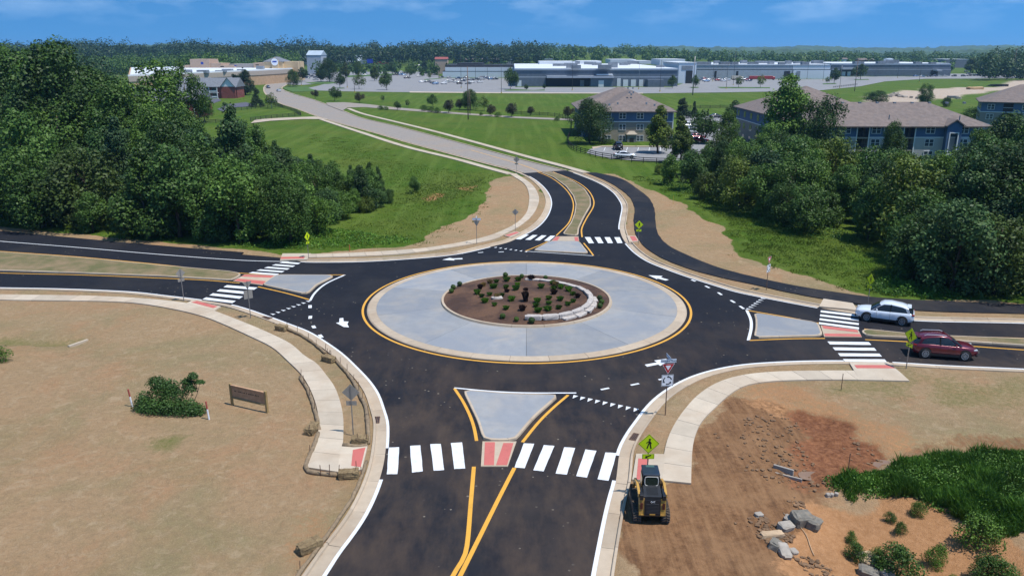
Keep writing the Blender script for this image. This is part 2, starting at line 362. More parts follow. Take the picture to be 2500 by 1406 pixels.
# ------------------------------------------------------------------ numpy noise and polygon distances
_rng = np.random.RandomState(3); _PERM = _rng.rand(256, 256)
def vnoise(x, y):
    xi = np.floor(x).astype(int); yi = np.floor(y).astype(int); fx = x - xi; fy = y - yi
    fx = fx * fx * (3 - 2 * fx); fy = fy * fy * (3 - 2 * fy)
    g = lambda a, b: _PERM[a & 255, b & 255]
    return (g(xi, yi) * (1 - fx) + g(xi + 1, yi) * fx) * (1 - fy) + (g(xi, yi + 1) * (1 - fx) + g(xi + 1, yi + 1) * fx) * fy
def fbm(x, y, s, o=4, seed=0):
    v = 0; a = 0.5; f = 1.0 / s
    for i in range(o): v = v + a * (vnoise(x * f + seed * 17.3 + i * 5.1, y * f + seed * 9.7) - 0.5) * 2; a *= 0.5; f *= 2.03
    return v
def inside_dist(X, Y, poly, margin=6.0):
    """signed distance (negative inside); far points get +margin"""
    P = np.array(poly); out = np.full(X.shape, margin)
    s = (X > P[:, 0].min() - margin) & (X < P[:, 0].max() + margin) & (Y > P[:, 1].min() - margin) & (Y < P[:, 1].max() + margin)
    x = X[s]; y = Y[s]
    if not len(x): return out
    D = np.full(x.shape, 1e9); ins = np.zeros(x.shape, bool); Q = np.roll(P, -1, 0)
    for (ax, ay), (bx, by) in zip(P, Q):
        dx, dy = bx - ax, by - ay; L = dx * dx + dy * dy
        if L < 1e-12: continue
        t = np.clip(((x - ax) * dx + (y - ay) * dy) / L, 0, 1); d = (x - ax - t * dx) ** 2 + (y - ay - t * dy) ** 2
        np.minimum(D, d, out=D)
        c = (ay > y) != (by > y)
        if c.any(): ins ^= c & (x < dx * (y - ay) / (dy if dy else 1e-9) + ax)
    D = np.sqrt(D); out[s] = np.where(ins, -D, np.minimum(D, 1e8)); return out
def sstep(a, b, v):
    t = np.clip((v - a) / (b - a), 0, 1); return t * t * (3 - 2 * t)

# ------------------------------------------------------------------ ground sheet
def axis(lo, hi, dense_lo, dense_hi, step, growth):
    a = list(np.arange(dense_lo, dense_hi + step, step)); s = step
    while a[-1] < hi: s *= growth; a.append(a[-1] + s)
    s = step; b = []
    x = dense_lo
    while x > lo: s *= growth; x -= s; b.append(x)
    return np.array(b[::-1] + a)
gx = axis(-9000, 9000, -62, 62, 0.36, 1.055); gy = axis(-60, 14000, 24, 118, 0.36, 1.05)
GX, GY = np.meshgrid(gx, gy); X = GX.ravel(); Y = GY.ravel()
SOILS = [  # (polygon in photo pixels, edge softness, edge noise)
    ([(a, b) for a, b in A_SW] + [(-900, 1640)], 0.3, 0.0),
    ([(a, b) for a, b in A_SE] + [(3500, 1640)], 0.3, 0.0),
    ([(700, 640), (690, 628), (750, 621), (984, 604), (1030, 592), (1084, 556), (1155, 524), (1190, 480), (1203, 440), (1240, 429), (1300, 434), (1345, 500), (1300, 565), (1200, 604), (998, 634)], 0.5, 1.5),
    ([(-900, 470), (-400, 519), (0, 555), (300, 584), (600, 611), (740, 627), (740, 645), (600, 625), (0, 573), (-900, 485)], 0.3, 0.8),
    ([(a, b) for a, b in A_NE[:-1]] + [(1420, 424), (1499, 428), (1556, 451), (1613, 477), (1684, 508), (1741, 545), (1798, 588), (1770, 606), (1812, 630), (1900, 656), (1942, 670), (1999, 685), (2056, 702), (2085, 716), (2170, 730), (2284, 735), (2500, 741), (3500, 778)], 0.5, 1.4)]
sd_road = np.minimum(inside_dist(X, Y, ROAD), inside_dist(X, Y, OLD))
sd_pave = inside_dist(X, Y, TRAIL)
for a, b in (W_SW, W_SE, W_NW): sd_pave = np.minimum(sd_pave, inside_dist(X, Y, GL(a) + GL(b)[::-1]))
for r in RAMPS: sd_pave = np.minimum(sd_pave, inside_dist(X, Y, GL(r)))
n_edge = fbm(X, Y, 4.0, 4, 1)
soil = np.zeros_like(X)
for p, soft, amp in SOILS:
    s = inside_dist(X, Y, GL(p)); soil = np.maximum(soil, 1 - sstep(-soft, soft, s + n_edge * amp))
def zone(p, soft=0.6, amp=1.2, seed=2):
    return 1 - sstep(-soft * 1.8, soft * 1.8, inside_dist(X, Y, GL(p), 12.0) + fbm(X, Y, 3.4, 5, seed) * amp * 2.0)
mud = zone([(1522, 1192), (1690, 1190), (1708, 1080), (1735, 1035), (1785, 980), (1850, 975), (1950, 1000), (2040, 1050), (2060, 1090), (2060, 1180), (1990, 1215), (1950, 1250), (1960, 1330), (1990, 1500), (1495, 1500)], 0.5, 1.4)
red = zone([(1950, 1015), (2060, 1030), (2150, 1090), (2190, 1120), (2110, 1170), (2020, 1185), (1950, 1170), (1935, 1080)], 0.6, 1.2, 5)
clay = zone([(1955, 1212), (2150, 1218), (2360, 1262), (2500, 1335), (2560, 1430), (2500, 1500), (1940, 1500), (1905, 1330), (1930, 1260)], 0.5, 1.3, 7)
clay = np.maximum(clay, 0.55 * zone([(1790, 985), (1840, 950), (1960, 955), (2080, 1000), (2230, 1075), (2200, 1120), (2050, 1060), (1900, 1010)], 0.8, 1.6, 43))
clay = np.maximum(clay, 0.42 * zone([(690, 1270), (790, 1170), (850, 1170), (880, 1200), (780, 1400), (620, 1420)], 0.8, 1.5, 8))
clay = np.maximum(clay, 0.8 * zone([(1030, 490), (1085, 470), (1088, 482), (1040, 502)], 0.6, 1.5, 9))
clay = np.maximum(clay, 0.7 * zone([(1128, 460), (1165, 454), (1165, 462), (1135, 466)], 0.6, 1.5, 9))
rough = zone([(2100, 245), (2200, 225), (2330, 213), (2420, 215), (2480, 195), (2540, 205), (2500, 215), (2350, 235), (2240, 250), (2130, 258)], 3.0, 6.0, 11)   # stripped earth beyond the apartments
ditch = zone([(-200, 822), (0, 826), (120, 836), (200, 832), (190, 845), (80, 846), (0, 840), (-200, 836)], 0.5, 0.6, 12)
mud = np.maximum(mud, 0.9 * zone([(1960, 1225), (2000, 1235), (2040, 1300), (2080, 1400), (1840, 1440), (1850, 1290)], 0.6, 1.6, 41) * (1 - 0.5 * clay))
mud = np.maximum(mud, 0.62 * zone([(2180, 1090), (2330, 1062), (2560, 1078), (2560, 1112), (2330, 1100), (2200, 1130)], 0.5, 0.8, 42))
green = zone([(330, 1080), (420, 1062), (470, 1070), (440, 1092), (370, 1096)], 0.7, 1.4, 13) * 0.8
green = np.maximum(green, ditch * 0.7)
green = np.maximum(green, 0.55 * zone([(2200, 960), (2330, 925), (2560, 930), (2560, 1010), (2330, 1015)], 1.4, 2.5, 14))
green = np.maximum(green, 0.5 * zone([(2080, 900), (2300, 925), (2230, 960), (2020, 965)], 0.8, 1.5, 15))
# heights
z = 0.085 + 0.05 * fbm(X, Y, 7, 3, 20) + 0.012 * fbm(X, Y, 0.9, 3, 21)
churn = np.maximum(mud * 0.75, red)
z += churn * (0.17 * fbm(X, Y, 1.5, 4, 22) + 0.12 * np.abs(fbm(X, Y, 0.8, 3, 23))) * sstep(1.0, 3.0, sd_pave) * sstep(1.2, 3.0, sd_road)
z += red * (-0.22 + 0.42 * fbm(X, Y, 2.0, 4, 24)) + ditch * -0.25
z += clay * (0.10 * fbm(X, Y, 1.4, 4, 25)) * (Y < 60)
bank = zone([(1990, 1240), (2150, 1240), (2350, 1285), (2450, 1360), (2480, 1500), (1960, 1500)], 1.6, 0.8, 26)
z -= bank * 0.75
z += 0.40 * zone([(2040, 1180), (2120, 1176), (2200, 1152), (2260, 1135), (2420, 1125), (2650, 1135), (2650, 1330), (2440, 1300), (2340, 1250), (2220, 1222), (2100, 1206)], 0.9, 0.5, 44)
swale = zone([(2120, 1120), (2180, 1098), (2330, 1080), (2600, 1092), (2600, 1104), (2330, 1094), (2200, 1118), (2140, 1136)], 0.7, 0.5, 27)
z -= swale * 0.3
far = sstep(60, 160, np.hypot(X, Y - 70)); z = z + far * 0.06 * fbm(X, Y, 40, 3, 28)
rise = np.clip(Y - 900, 0, 600) * 0.034 * (1 - 0.75 * sstep(50, 500, X)); z = z + rise - 0.02 * far
z = np.where(sd_pave < 6, z * sstep(0.15, 0.9, sd_pave) + 0.05 * (1 - sstep(0.15, 0.9, sd_pave)), z)
s = sstep(0.30, 0.80, sd_road); z = z * s - 0.12 * (1 - s)
nx, ny = len(gx), len(gy); idx = np.arange(nx * ny).reshape(ny, nx)
F4 = np.c_[idx[:-1, :-1].ravel(), idx[:-1, 1:].ravel(), idx[1:, 1:].ravel(), idx[1:, :-1].ravel()]
me = bpy.data.meshes.new('ground'); me.vertices.add(nx * ny); me.vertices.foreach_set('co', np.c_[X, Y, z].ravel())
me.loops.add(F4.size); me.loops.foreach_set('vertex_index', F4.ravel()); me.polygons.add(len(F4)); me.polygons.foreach_set('loop_start', np.arange(0, F4.size, 4))
me.update(calc_edges=True); me.polygons.foreach_set('use_smooth', [True] * len(F4))
for nm, arr in (('soil', soil), ('mud', mud), ('red', red), ('clay', clay), ('green', green), ('rough', rough)):
    me.attributes.new(nm, 'FLOAT', 'POINT').data.foreach_set('value', arr.astype(np.float32))
GZ = z.reshape(ny, nx)
def gz(x, y):
    """ground height at a point"""
    i = int(np.clip(np.searchsorted(gx, x) - 1, 0, nx - 2)); j = int(np.clip(np.searchsorted(gy, y) - 1, 0, ny - 2))
    u = (x - gx[i]) / (gx[i + 1] - gx[i]); v = (y - gy[j]) / (gy[j + 1] - gy[j])
    return float((GZ[j, i] * (1 - u) + GZ[j, i + 1] * u) * (1 - v) + (GZ[j + 1, i] * (1 - u) + GZ[j + 1, i + 1] * u) * v)
m, t, b, _ = nt('ground')
def attr(t, n): a = N(t, 'ShaderNodeAttribute', attribute_name=n); return a.outputs['Fac']
n1 = noise(t, 0.05, 5, 0.62, dist=0.4); n2 = noise(t, 0.35, 5, 0.65); n3 = noise(t, 3.2, 4, 0.7); n4 = noise(t, 14, 3, 0.75)
grass = mix(t, ramp(t, n2, 0.3, 0.7), (0.042, 0.092, 0.006), (0.078, 0.138, 0.010))
grass = mix(t, ramp(t, n1, 0.40, 0.66, 0, 0.75), grass, (0.115, 0.132, 0.022))
grass = mix(t, ramp(t, n3, 0.36, 0.66, 0, 0.75), grass, (0.030, 0.064, 0.007))
grass = mix(t, ramp(t, noise(t, 0.9, 6, 0.75), 0.50, 0.66, 0, 0.5), grass, (0.120, 0.150, 0.030))
mpg = N(t, 'ShaderNodeMapping'); mpg.inputs['Rotation'].default_value = (0, 0, 0.42); mpg.inputs['Scale'].default_value = (0.42, 0.02, 1); tcg = N(t, 'ShaderNodeTexCoord'); t.links.new(tcg.outputs['Object'], mpg.inputs[0]); grass = mix(t, ramp(t, noise(t, 1.0, 2, 0.5, vec=mpg.outputs[0]), 0.50, 0.62, 0, 0.35), grass, (0.115, 0.165, 0.030))
straw = mix(t, ramp(t, n1, 0.36, 0.62), (0.320, 0.205, 0.112), (0.285, 0.200, 0.112))
straw = mix(t, ramp(t, noise(t, 0.16, 6, 0.7, dist=0.7), 0.48, 0.66, 0, 0.7), straw, (0.33, 0.178, 0.092))
straw = mix(t, ramp(t, noise(t, 0.11, 5, 0.65, dist=0.5), 0.47, 0.64, 0, 0.62), straw, (0.185, 0.168, 0.082))
straw = mix(t, ramp(t, n3, 0.42, 0.70, 0, 0.55), straw, (0.185, 0.128, 0.074))
straw = mix(t, ramp(t, noise(t, 1.1, 6, 0.75, dist=0.8), 0.52, 0.68, 0, 0.5), straw, (0.40, 0.30, 0.19))
straw = mix(t, ramp(t, n4, 0.52, 0.72, 0, 0.50), straw, (0.42, 0.31, 0.19))
straw = mix(t, ramp(t, noise(t, 22, 2, 0.8), 0.60, 0.74, 0, 0.55), straw, (0.10, 0.068, 0.04))
tcm = N(t, 'ShaderNodeTexCoord'); mpm = N(t, 'ShaderNodeMapping'); mpm.inputs['Scale'].default_value = (2.6, 0.22, 1.0); mpm.inputs['Rotation'].default_value = (0, 0, 0.12); t.links.new(tcm.outputs['Object'], mpm.inputs[0]); ruts = noise(t, 1.0, 5, 0.6, vec=mpm.outputs[0])
mudc = mix(t, ramp(t, n3, 0.32, 0.7), (0.105, 0.053, 0.026), (0.220, 0.116, 0.057))
mudc = mix(t, ramp(t, ruts, 0.45, 0.64, 0, 0.55), mudc, (0.265, 0.148, 0.074))
mudc = mix(t, ramp(t, ruts, 0.44, 0.33, 0, 0.5), mudc, (0.085, 0.045, 0.025))
mudc = mix(t, ramp(t, n2, 0.45, 0.72, 0, 0.7), mudc, (0.245, 0.140, 0.072))
mudc = mix(t, ramp(t, n4, 0.55, 0.75, 0, 0.5), mudc, (0.06, 0.032, 0.018))
redc = mix(t, ramp(t, n3, 0.32, 0.7), (0.105, 0.040, 0.020), (0.27, 0.120, 0.058))
clayc = mix(t, ramp(t, n3, 0.32, 0.7), (0.30, 0.150, 0.066), (0.40, 0.215, 0.105))
clayc = mix(t, ramp(t, n4, 0.5, 0.72, 0, 0.5), clayc, (0.19, 0.095, 0.048))
wv = N(t, 'ShaderNodeMath', operation='ADD'); t.links.new(attr(t, 'soil'), wv.inputs[0]); 
nz = N(t, 'ShaderNodeMath', operation='MULTIPLY_ADD'); t.links.new(n3, nz.inputs[0]); nz.inputs[1].default_value = 0.7; nz.inputs[2].default_value = -0.35; t.links.new(nz.outputs[0], wv.inputs[1])
c = mix(t, ramp(t, wv.outputs[0], 0.38, 0.62), grass, straw)
def blend(c, name, colr, lo=0.32, hi=0.68, k=1.0):
    a = N(t, 'ShaderNodeMath', operation='MULTIPLY_ADD'); t.links.new(n3, a.inputs[0]); a.inputs[1].default_value = k; a.inputs[2].default_value = -k / 2
    s_ = N(t, 'ShaderNodeMath', operation='ADD'); t.links.new(attr(t, name), s_.inputs[0]); t.links.new(a.outputs[0], s_.inputs[1])
    return mix(t, ramp(t, s_.outputs[0], lo, hi), c, colr)
c = blend(c, 'mud', mudc); c = blend(c, 'clay', clayc); c = blend(c, 'red', redc)
c = blend(c, 'green', mix(t, ramp(t, n4, 0.3, 0.7), (0.085, 0.105, 0.022), (0.20, 0.17, 0.07)), 0.25, 0.9)
c = blend(c, 'rough', mix(t, ramp(t, n2, 0.3, 0.7), (0.34, 0.25, 0.17), (0.42, 0.36, 0.30)))
t.links.new(c, b.inputs['Base Color']); b.inputs['Roughness'].default_value = 0.95; b.inputs['Specular IOR Level'].default_value = 0.1
bh = mix(t, 0.5, n3, n4); bh = mix(t, attr(t, 'mud'), bh, mix(t, 0.6, bh, ruts)); bump(t, b, bh, 1.0, 0.16)
M_GROUND = m; me.materials.append(m)
link('ground', me)['kind'] = 'structure'

# ------------------------------------------------------------------ road sheets
sheet('road', ROAD, 0.0, M_ASPH)
sheet('old_road', OLD, 0.004, M_OLDROAD)
j = [i for i, p in enumerate(L_NW) if p[0] < G(737, 639)[0]]
SHOULDER = L_NW[j[0] + 12:]
m = MB(); sweep(m, SHOULDER[::-1], [(0.65, -0.06), (0.62, 0.10), (0.0, 0.002)]); o = m.build('road_edge', M_ASPH); o['kind'] = 'structure'
m = MB(); R_ = resample(L_TL, 1, n=160); S_ = resample(L_TR, 1, n=160); TZ = 0.135
jit = lambda i, k: 0.10 * (vnoise(np.array([i * 0.7 + k]), np.array([k * 3.1]))[0] - 0.5)
for i in range(159):
    a, b_, c_, d_ = R_[i], R_[i + 1], S_[i + 1], S_[i]
    q = [(a[0] + jit(i, 1), a[1] + jit(i, 2), TZ), (b_[0] + jit(i + 1, 1), b_[1] + jit(i + 1, 2), TZ), (c_[0] + jit(i + 1, 3), c_[1] + jit(i + 1, 4), TZ), (d_[0] + jit(i, 3), d_[1] + jit(i, 4), TZ)]
    lo = [(p[0], p[1], 0.0) for p in q]
    m.add(q + lo, [(3, 2, 1, 0), (0, 1, 5, 4), (2, 3, 7, 6)])
m.build('trail', M_TRAIL, fix=True)['kind'] = 'structure'

# ------------------------------------------------------------------ kerbs, laid in lengths with joints
def kerb_run(name, pts, side, mat, seg=3.0, gutter=0.62, top=0.145, closed=False, wtop=0.17, root=None):
    """gutter pan + kerb to one side (+1 left, -1 right) of a road edge line; returns the run, its lengths are its parts"""
    L = line_len(pts + ([pts[0]] if closed else [])); n = max(1, int(round(L / seg))); fine = resample(pts, 1, closed, n * 4 + 1)
    if closed: fine = fine + [fine[0]]
    g = gutter
    prof = [(0.0, -0.05), (0.0, 0.012), (g, 0.022), (g + 0.03, top - 0.02), (g + 0.06, top), (g + wtop, top), (g + wtop + 0.01, -0.02)] if g else [(0.0, -0.03), (0.02, top - 0.02), (0.05, top), (wtop, top), (wtop + 0.01, -0.02)]
    prof = [(o * side, z_) for o, z_ in prof]
    if root is None:
        bed = MB(); lo = (0.02 * side, (g + wtop) * side); sweep(bed, fine, [(lo[0], -0.03), (lo[1], -0.028)] if side > 0 else [(lo[1], -0.028), (lo[0], -0.03)]); root = bed.build(name, M_BED); root['kind'] = 'structure'
    for k in range(n):
        p = [np.array(q) for q in fine[k * 4:k * 4 + 5]]
        if len(p) < 2: continue
        p[0] = p[0] + (p[1] - p[0]) * 0.015; p[-1] = p[-1] + (p[-2] - p[-1]) * 0.015
        mb = MB(); sweep(mb, [tuple(q) for q in p], prof if side > 0 else prof, False, True); mb.build('kerb_length', mat, root, fix=True)
    return root
def cut(pts, a, b):
    """part of a line between two photo pixels"""
    P = np.array(pts); i = int(np.argmin(((P - np.array(G(*a))) ** 2).sum(1))); k = int(np.argmin(((P - np.array(G(*b))) ** 2).sum(1)))
    return pts[min(i, k):max(i, k) + 1]
kerb_run('kerb', cut(L_SW, (-350, 695), (786, 1440)), -1, M_KERB)
kerb_run('kerb', cut(L_SE, (1450, 1440), (2700, 912)), -1, M_KERB)
kerb_run('kerb', cut(L_NE, (2700, 797), (1385, 417)), -1, M_KERB)
kerb_run('kerb', cut(L_NW, (1245, 413), (690, 632)), -1, M_KERB)
for P_ in (L_OL, L_OR):
    mb = MB(); sweep(mb, P_, [(-0.0, -0.02), (-0.0, 0.02), (-0.45, 0.03), (-0.48, 0.13), (-0.7, 0.13), (-0.72, -0.02)]); o = mb.build('old_kerb', M_KERB, fix=True); o['kind'] = 'structure'

# ------------------------------------------------------------------ sidewalks in slabs
def walk(name, inner, outer, slab=1.8, z0=0.02, z1=0.155, mat=M_WALK, n=None):
    a = smooth_line(GL(inner), 0.5); b = smooth_line(GL(outer), 0.5); L = (line_len(a) + line_len(b)) / 2; n = n or int(L / slab)
    A, B = resample(a, 1, n=n * 2 + 1), resample(b, 1, n=n * 2 + 1)
    bed = MB()
    for i in range(n * 2): bed.quad(A[i] + (0.09,), A[i + 1] + (0.09,), B[i + 1] + (0.09,), B[i] + (0.09,))
    root = bed.build(name, M_BED, fix=True); root['kind'] = 'structure'
    for k in range(n):
        pa = [np.array(q) for q in A[2 * k:2 * k + 3]]; pb = [np.array(q) for q in B[2 * k:2 * k + 3]]
        for p in (pa, pb):
            d = p[1] - p[0]; p[0] = p[0] + d / max(1e-6, np.linalg.norm(d)) * 0.012; d = p[1] - p[2]; p[2] = p[2] + d / max(1e-6, np.linalg.norm(d)) * 0.012
        poly = [tuple(p) for p in pa] + [tuple(p) for p in pb[::-1]]
        MB().prism(poly, z0, z1 + rnd.uniform(-0.003, 0.003)).build('slab', mat, root)
    return root
walk('sidewalk', *W_SW); walk('sidewalk', *W_SE); walk('sidewalk', *W_NW)
OW = smooth_line(GL([(1246, 427), (1180, 409), (1112, 390), (998, 362), (884.6, 326), (785, 293)]), 2.0)
m = MB(); sweep(m, OW, [(-0.8, 0.0), (-0.8, 0.2), (0.8, 0.2), (0.8, 0.0)]); m.build('old_sidewalk', M_WALK, fix=True)['kind'] = 'structure'
OW2 = smooth_line(GL([(1432, 424), (1372, 407), (1300, 388), (1141, 344), (1055, 321), (970, 300), (885, 279), (850, 266)]), 2.0)
m = MB(); sweep(m, OW2, [(-0.8, 0.0), (-0.8, 0.2), (0.8, 0.2), (0.8, 0.0)]); m.build('old_sidewalk', M_WALK, fix=True)['kind'] = 'structure'
PADS = {0: [(862, 1104), (892.6, 1098), (881, 1146), (858, 1143)], 1: [(481, 738.7), (532, 752), (521, 756.5), (467, 742)], 2: [(2085, 896), (2174, 896), (2185, 904), (2091, 903.6)],
        3: [(1558, 1125), (1584, 1126), (1576, 1176), (1553.5, 1176.7)], 4: [(687, 631), (745, 630), (742, 635), (685, 635.8)], 6: [(1537, 580), (1550, 580), (1557, 591), (1544, 592)], 7: [(1260, 569), (1268, 571), (1243, 580), (1233, 578)]}
for i, r in enumerate(RAMPS):
    root = MB().prism(GL(r), 0.03, 0.163).build('kerb_ramp', M_WALK); root['kind'] = 'structure'
    if i in PADS: MB().prism(GL(PADS[i]), 0.15, 0.172).build('tactile_pad', M_RED, root)
# flat concrete and drives further off
def far_sheet(name, px, zz, mat): return sheet(name, GL(px), zz, mat)
far_sheet('drive', [(612, 303), (625, 293), (700, 289), (770, 286.5), (800, 293), (740, 292.5), (660, 297)], 0.22, M_WALK)
# ------------------------------------------------------------------ central island
CC = (G(1285, 760)[0], 69.0); R_OUT = 14.35; R_KERB = 13.62; R_IN = 7.78; ISX = mpp(*CC)
CC = ((1285 - CX) * ISX, 69.0)
def circ(r, n=160, c=CC): return [(c[0] + r * cos(2 * pi * i / n), c[1] + r * sin(2 * pi * i / n)) for i in range(n)]
ribbon(circ(R_OUT + 0.26, 200), -0.20, 0.0, 0.006, True).build('island_edge_line', M_YELLOW)['kind'] = 'structure'
def ring_parts(root, name, r0, r1, z0, z1, n, mat, gap=0.012, a0=0.0, zb=-0.05, per=8):
    for k in range(n):
        ta = a0 + 2 * pi * k / n + gap / r1; tb = a0 + 2 * pi * (k + 1) / n - gap / r1; vs = []; fs = []
        for i in range(per + 1):
            t_ = ta + (tb - ta) * i / per
            for r, zz in ((r0, zb), (r0, z0), (r1, z1), (r1, zb)): vs.append((CC[0] + r * cos(t_), CC[1] + r * sin(t_), zz))
        for i in range(per):
            for j_ in range(3): fs.append((i * 4 + j_, i * 4 + j_ + 1, (i + 1) * 4 + j_ + 1, (i + 1) * 4 + j_))
        fs += [(0, 1, 2, 3), tuple(range(per * 4, per * 4 + 4))]
        MB().add(vs, fs).build(name, mat, root, fix=True)
apron = MB().prism(circ(R_OUT - 0.05, 96), -0.06, 0.03).build('truck_apron', M_BED); apron['kind'] = 'structure'
ring_parts(apron, 'kerb_length', R_OUT, R_OUT - 0.10, 0.02, 0.085, 30, M_KERB)
ring_parts(apron, 'gutter_slab', R_OUT - 0.10, R_KERB - 0.1, 0.085, 0.10, 30, M_KERB)
ring_parts(apron, 'apron_slab', R_KERB - 0.1, R_IN, 0.10, 0.30, 10, M_APRON, 0.008, radians(17))
ring_parts(apron, 'inner_kerb_length', R_IN, R_IN - 0.06, 0.30, 0.47, 18, M_KERB)
ring_parts(apron, 'inner_kerb_length', R_IN - 0.06, R_IN - 0.26, 0.47, 0.475, 18, M_KERB)
# mulch bed
m, t, b, _ = nt('mulch'); MULCH = m
f1 = noise(t, 0.35, 5, 0.65, dist=0.4); f2 = noise(t, 9, 4, 0.75); f3 = noise(t, 26, 2, 0.8)
c = mix(t, ramp(t, f1, 0.42, 0.6), (0.052, 0.023, 0.013), (0.130, 0.064, 0.033)); c = mix(t, ramp(t, f2, 0.42, 0.72, 0, 0.7), c, (0.022, 0.012, 0.008)); c = mix(t, ramp(t, f3, 0.58, 0.75, 0, 0.6), c, (0.17, 0.10, 0.06))
t.links.new(c, b.inputs['Base Color']); b.inputs['Roughness'].default_value = 0.95; bump(t, b, f2, 0.9, 0.08)
def bed_z(x, y):
    r = math.hypot(x - CC[0], y - CC[1]) / R_IN
    return 0.40 + 0.42 * max(0.0, 1 - r * r)
vs = []; fs = []; NR, NA = 26, 96
for i in range(NR + 1):
    r = (R_IN - 0.25) * i / NR
    for k in range(NA):
        x = CC[0] + r * cos(2 * pi * k / NA); y = CC[1] + r * sin(2 * pi * k / NA)
        vs.append((x, y, bed_z(x, y) + 0.05 * float(fbm(np.array([x]), np.array([y]), 0.8, 3, 40)[0])))
for i in range(NR):
    for k in range(NA): fs.append((i * NA + k, i * NA + (k + 1) % NA, (i + 1) * NA + (k + 1) % NA, (i + 1) * NA + k))
MB().add(vs, [f[::-1] for f in fs]).build('planting_bed', MULCH, smooth=True, fix=True)['kind'] = 'structure'

# ------------------------------------------------------------------ islands in the mouths of the four roads
def inset(poly, d):
    if area2(poly) < 0: poly = poly[::-1]
    return offset(poly, d, True)
def island(px, width=0.17, top=0.14, fill=M_APRON, name='splitter_island', step=0.4, grass=None):
    base = GL(px); base = base if area2(base) > 0 else base[::-1]
    P = []
    for i in range(len(base)): P += resample([base[i], base[(i + 1) % len(base)]], step)[:-1]
    for _ in range(2): P = [tuple((np.array(P[i - 1]) + 2 * np.array(P[i]) + np.array(P[(i + 1) % len(P)])) / 4) for i in range(len(P))]   # ease the corners
    root = MB().prism(inset(P, width * 0.9), -0.02, top - 0.008).build(name, fill); root['kind'] = 'structure'
    n = max(4, int(line_len(P + [P[0]]) / 3.0)); fine = resample(P, 1, True, n * 6 + 1) ; fine = fine + [fine[0]]
    for k in range(n):
        seg = [np.array(q) for q in fine[k * 6:k * 6 + 7]]
        if len(seg) < 3: continue
        seg[0] = seg[0] + (seg[1] - seg[0]) * 0.02; seg[-1] = seg[-1] + (seg[-2] - seg[-1]) * 0.02
        mb = MB(); sweep(mb, [tuple(q) for q in seg], [(0.0, -0.02), (0.02, top - 0.02), (0.05, top), (width, top), (width + 0.005, -0.02)]); mb.build('kerb_length', M_KERB, root, fix=True)
    return root
island([(1129, 957), (1136.5, 954), (1243.6, 963), (1364, 966), (1365, 969), (1309, 1018), (1276, 1056), (1261.6, 1075), (1253.5, 1078), (1186, 1078), (1178, 1075), (1165, 1031.5), (1145.5, 990.5)])
island([(674, 672.5), (812, 673.5), (816, 677), (775, 697), (756, 716), (745, 720), (700, 710.5), (640, 697.5), (641, 695)])
island([(1343, 590), (1414, 590.5), (1438, 620.5), (1300, 613.5)])
island([(1838, 765.5), (1998, 789.5), (2010, 822), (1839, 826.5), (1844, 800), (1843.5, 780)])
# medians: kerbed, with dry grass inside
m, t, b, _ = nt('median_grass'); M_MED = m
f1 = noise(t, 0.4, 5, 0.65); f2 = noise(t, 7, 4, 0.75)
c = mix(t, ramp(t, f1, 0.38, 0.62), (0.235, 0.165, 0.09), (0.105, 0.105, 0.035)); c = mix(t, ramp(t, f2, 0.4, 0.72, 0, 0.6), c, (0.10, 0.075, 0.035))
t.links.new(c, b.inputs['Base Color']); b.inputs['Roughness'].default_value = 0.95; bump(t, b, f2, 0.8, 0.06)
MED_N = [(1321, 423), (1351, 434), (1382, 457), (1399, 480), (1405, 500), (1402, 522), (1393.5, 545), (1372, 574), (1412, 577), (1413.4, 559), (1425, 534), (1443, 502.5), (1442, 485), (1428, 463), (1399, 443), (1365, 427), (1342, 420)]
MED_W = [(-650, 570), (0, 617), (200, 631), (400, 650), (560, 664), (595, 670), (568, 686), (400, 676), (200, 668.5), (0, 662), (-650, 634)]
MED_E = [(2098, 806), (2112, 805), (2244, 819), (2500, 829), (2900, 846), (2900, 864), (2500, 846), (2216, 826.5), (2108, 822)]
for q in (MED_N, MED_W, MED_E): island(q, fill=M_MED, name='median', step=0.6)
# refuges between the crossing halves
def refuge(quad, reds):
    root = MB().prism(GL(quad), -0.01, 0.05).build('refuge', M_KERB); root['kind'] = 'structure'
    for r in reds: MB().prism(GL(r), 0.03, 0.062).build('tactile_pad', M_RED, root)
refuge([(1178, 1078.5), (1261, 1078.5), (1239.6, 1139.5), (1174, 1139.5)], [[(1184, 1081), (1208.5, 1081), (1206, 1137), (1181.5, 1137)], [(1229, 1083), (1253.5, 1083), (1238, 1137), (1211, 1137)]])
refuge([(597.6, 671), (672, 673), (640, 697), (569, 687)], [[(597.6, 672), (669, 674), (661, 679), (589, 676)], [(582, 681.5), (651, 688), (641, 695.5), (571, 686.5)]])
refuge([(1357, 578), (1412, 578), (1414, 590), (1345, 590)], [[(1357, 579), (1367, 579), (1360, 589), (1348, 589)], [(1402, 580), (1411, 580), (1413, 590), (1404, 590)]])
refuge([(2003, 795), (2095, 806), (2104, 824), (2012, 823)], [[(2006, 796), (2093, 807), (2095, 813), (2011, 803)], [(2012, 815.5), (2099, 817), (2103, 823), (2014, 822)]])

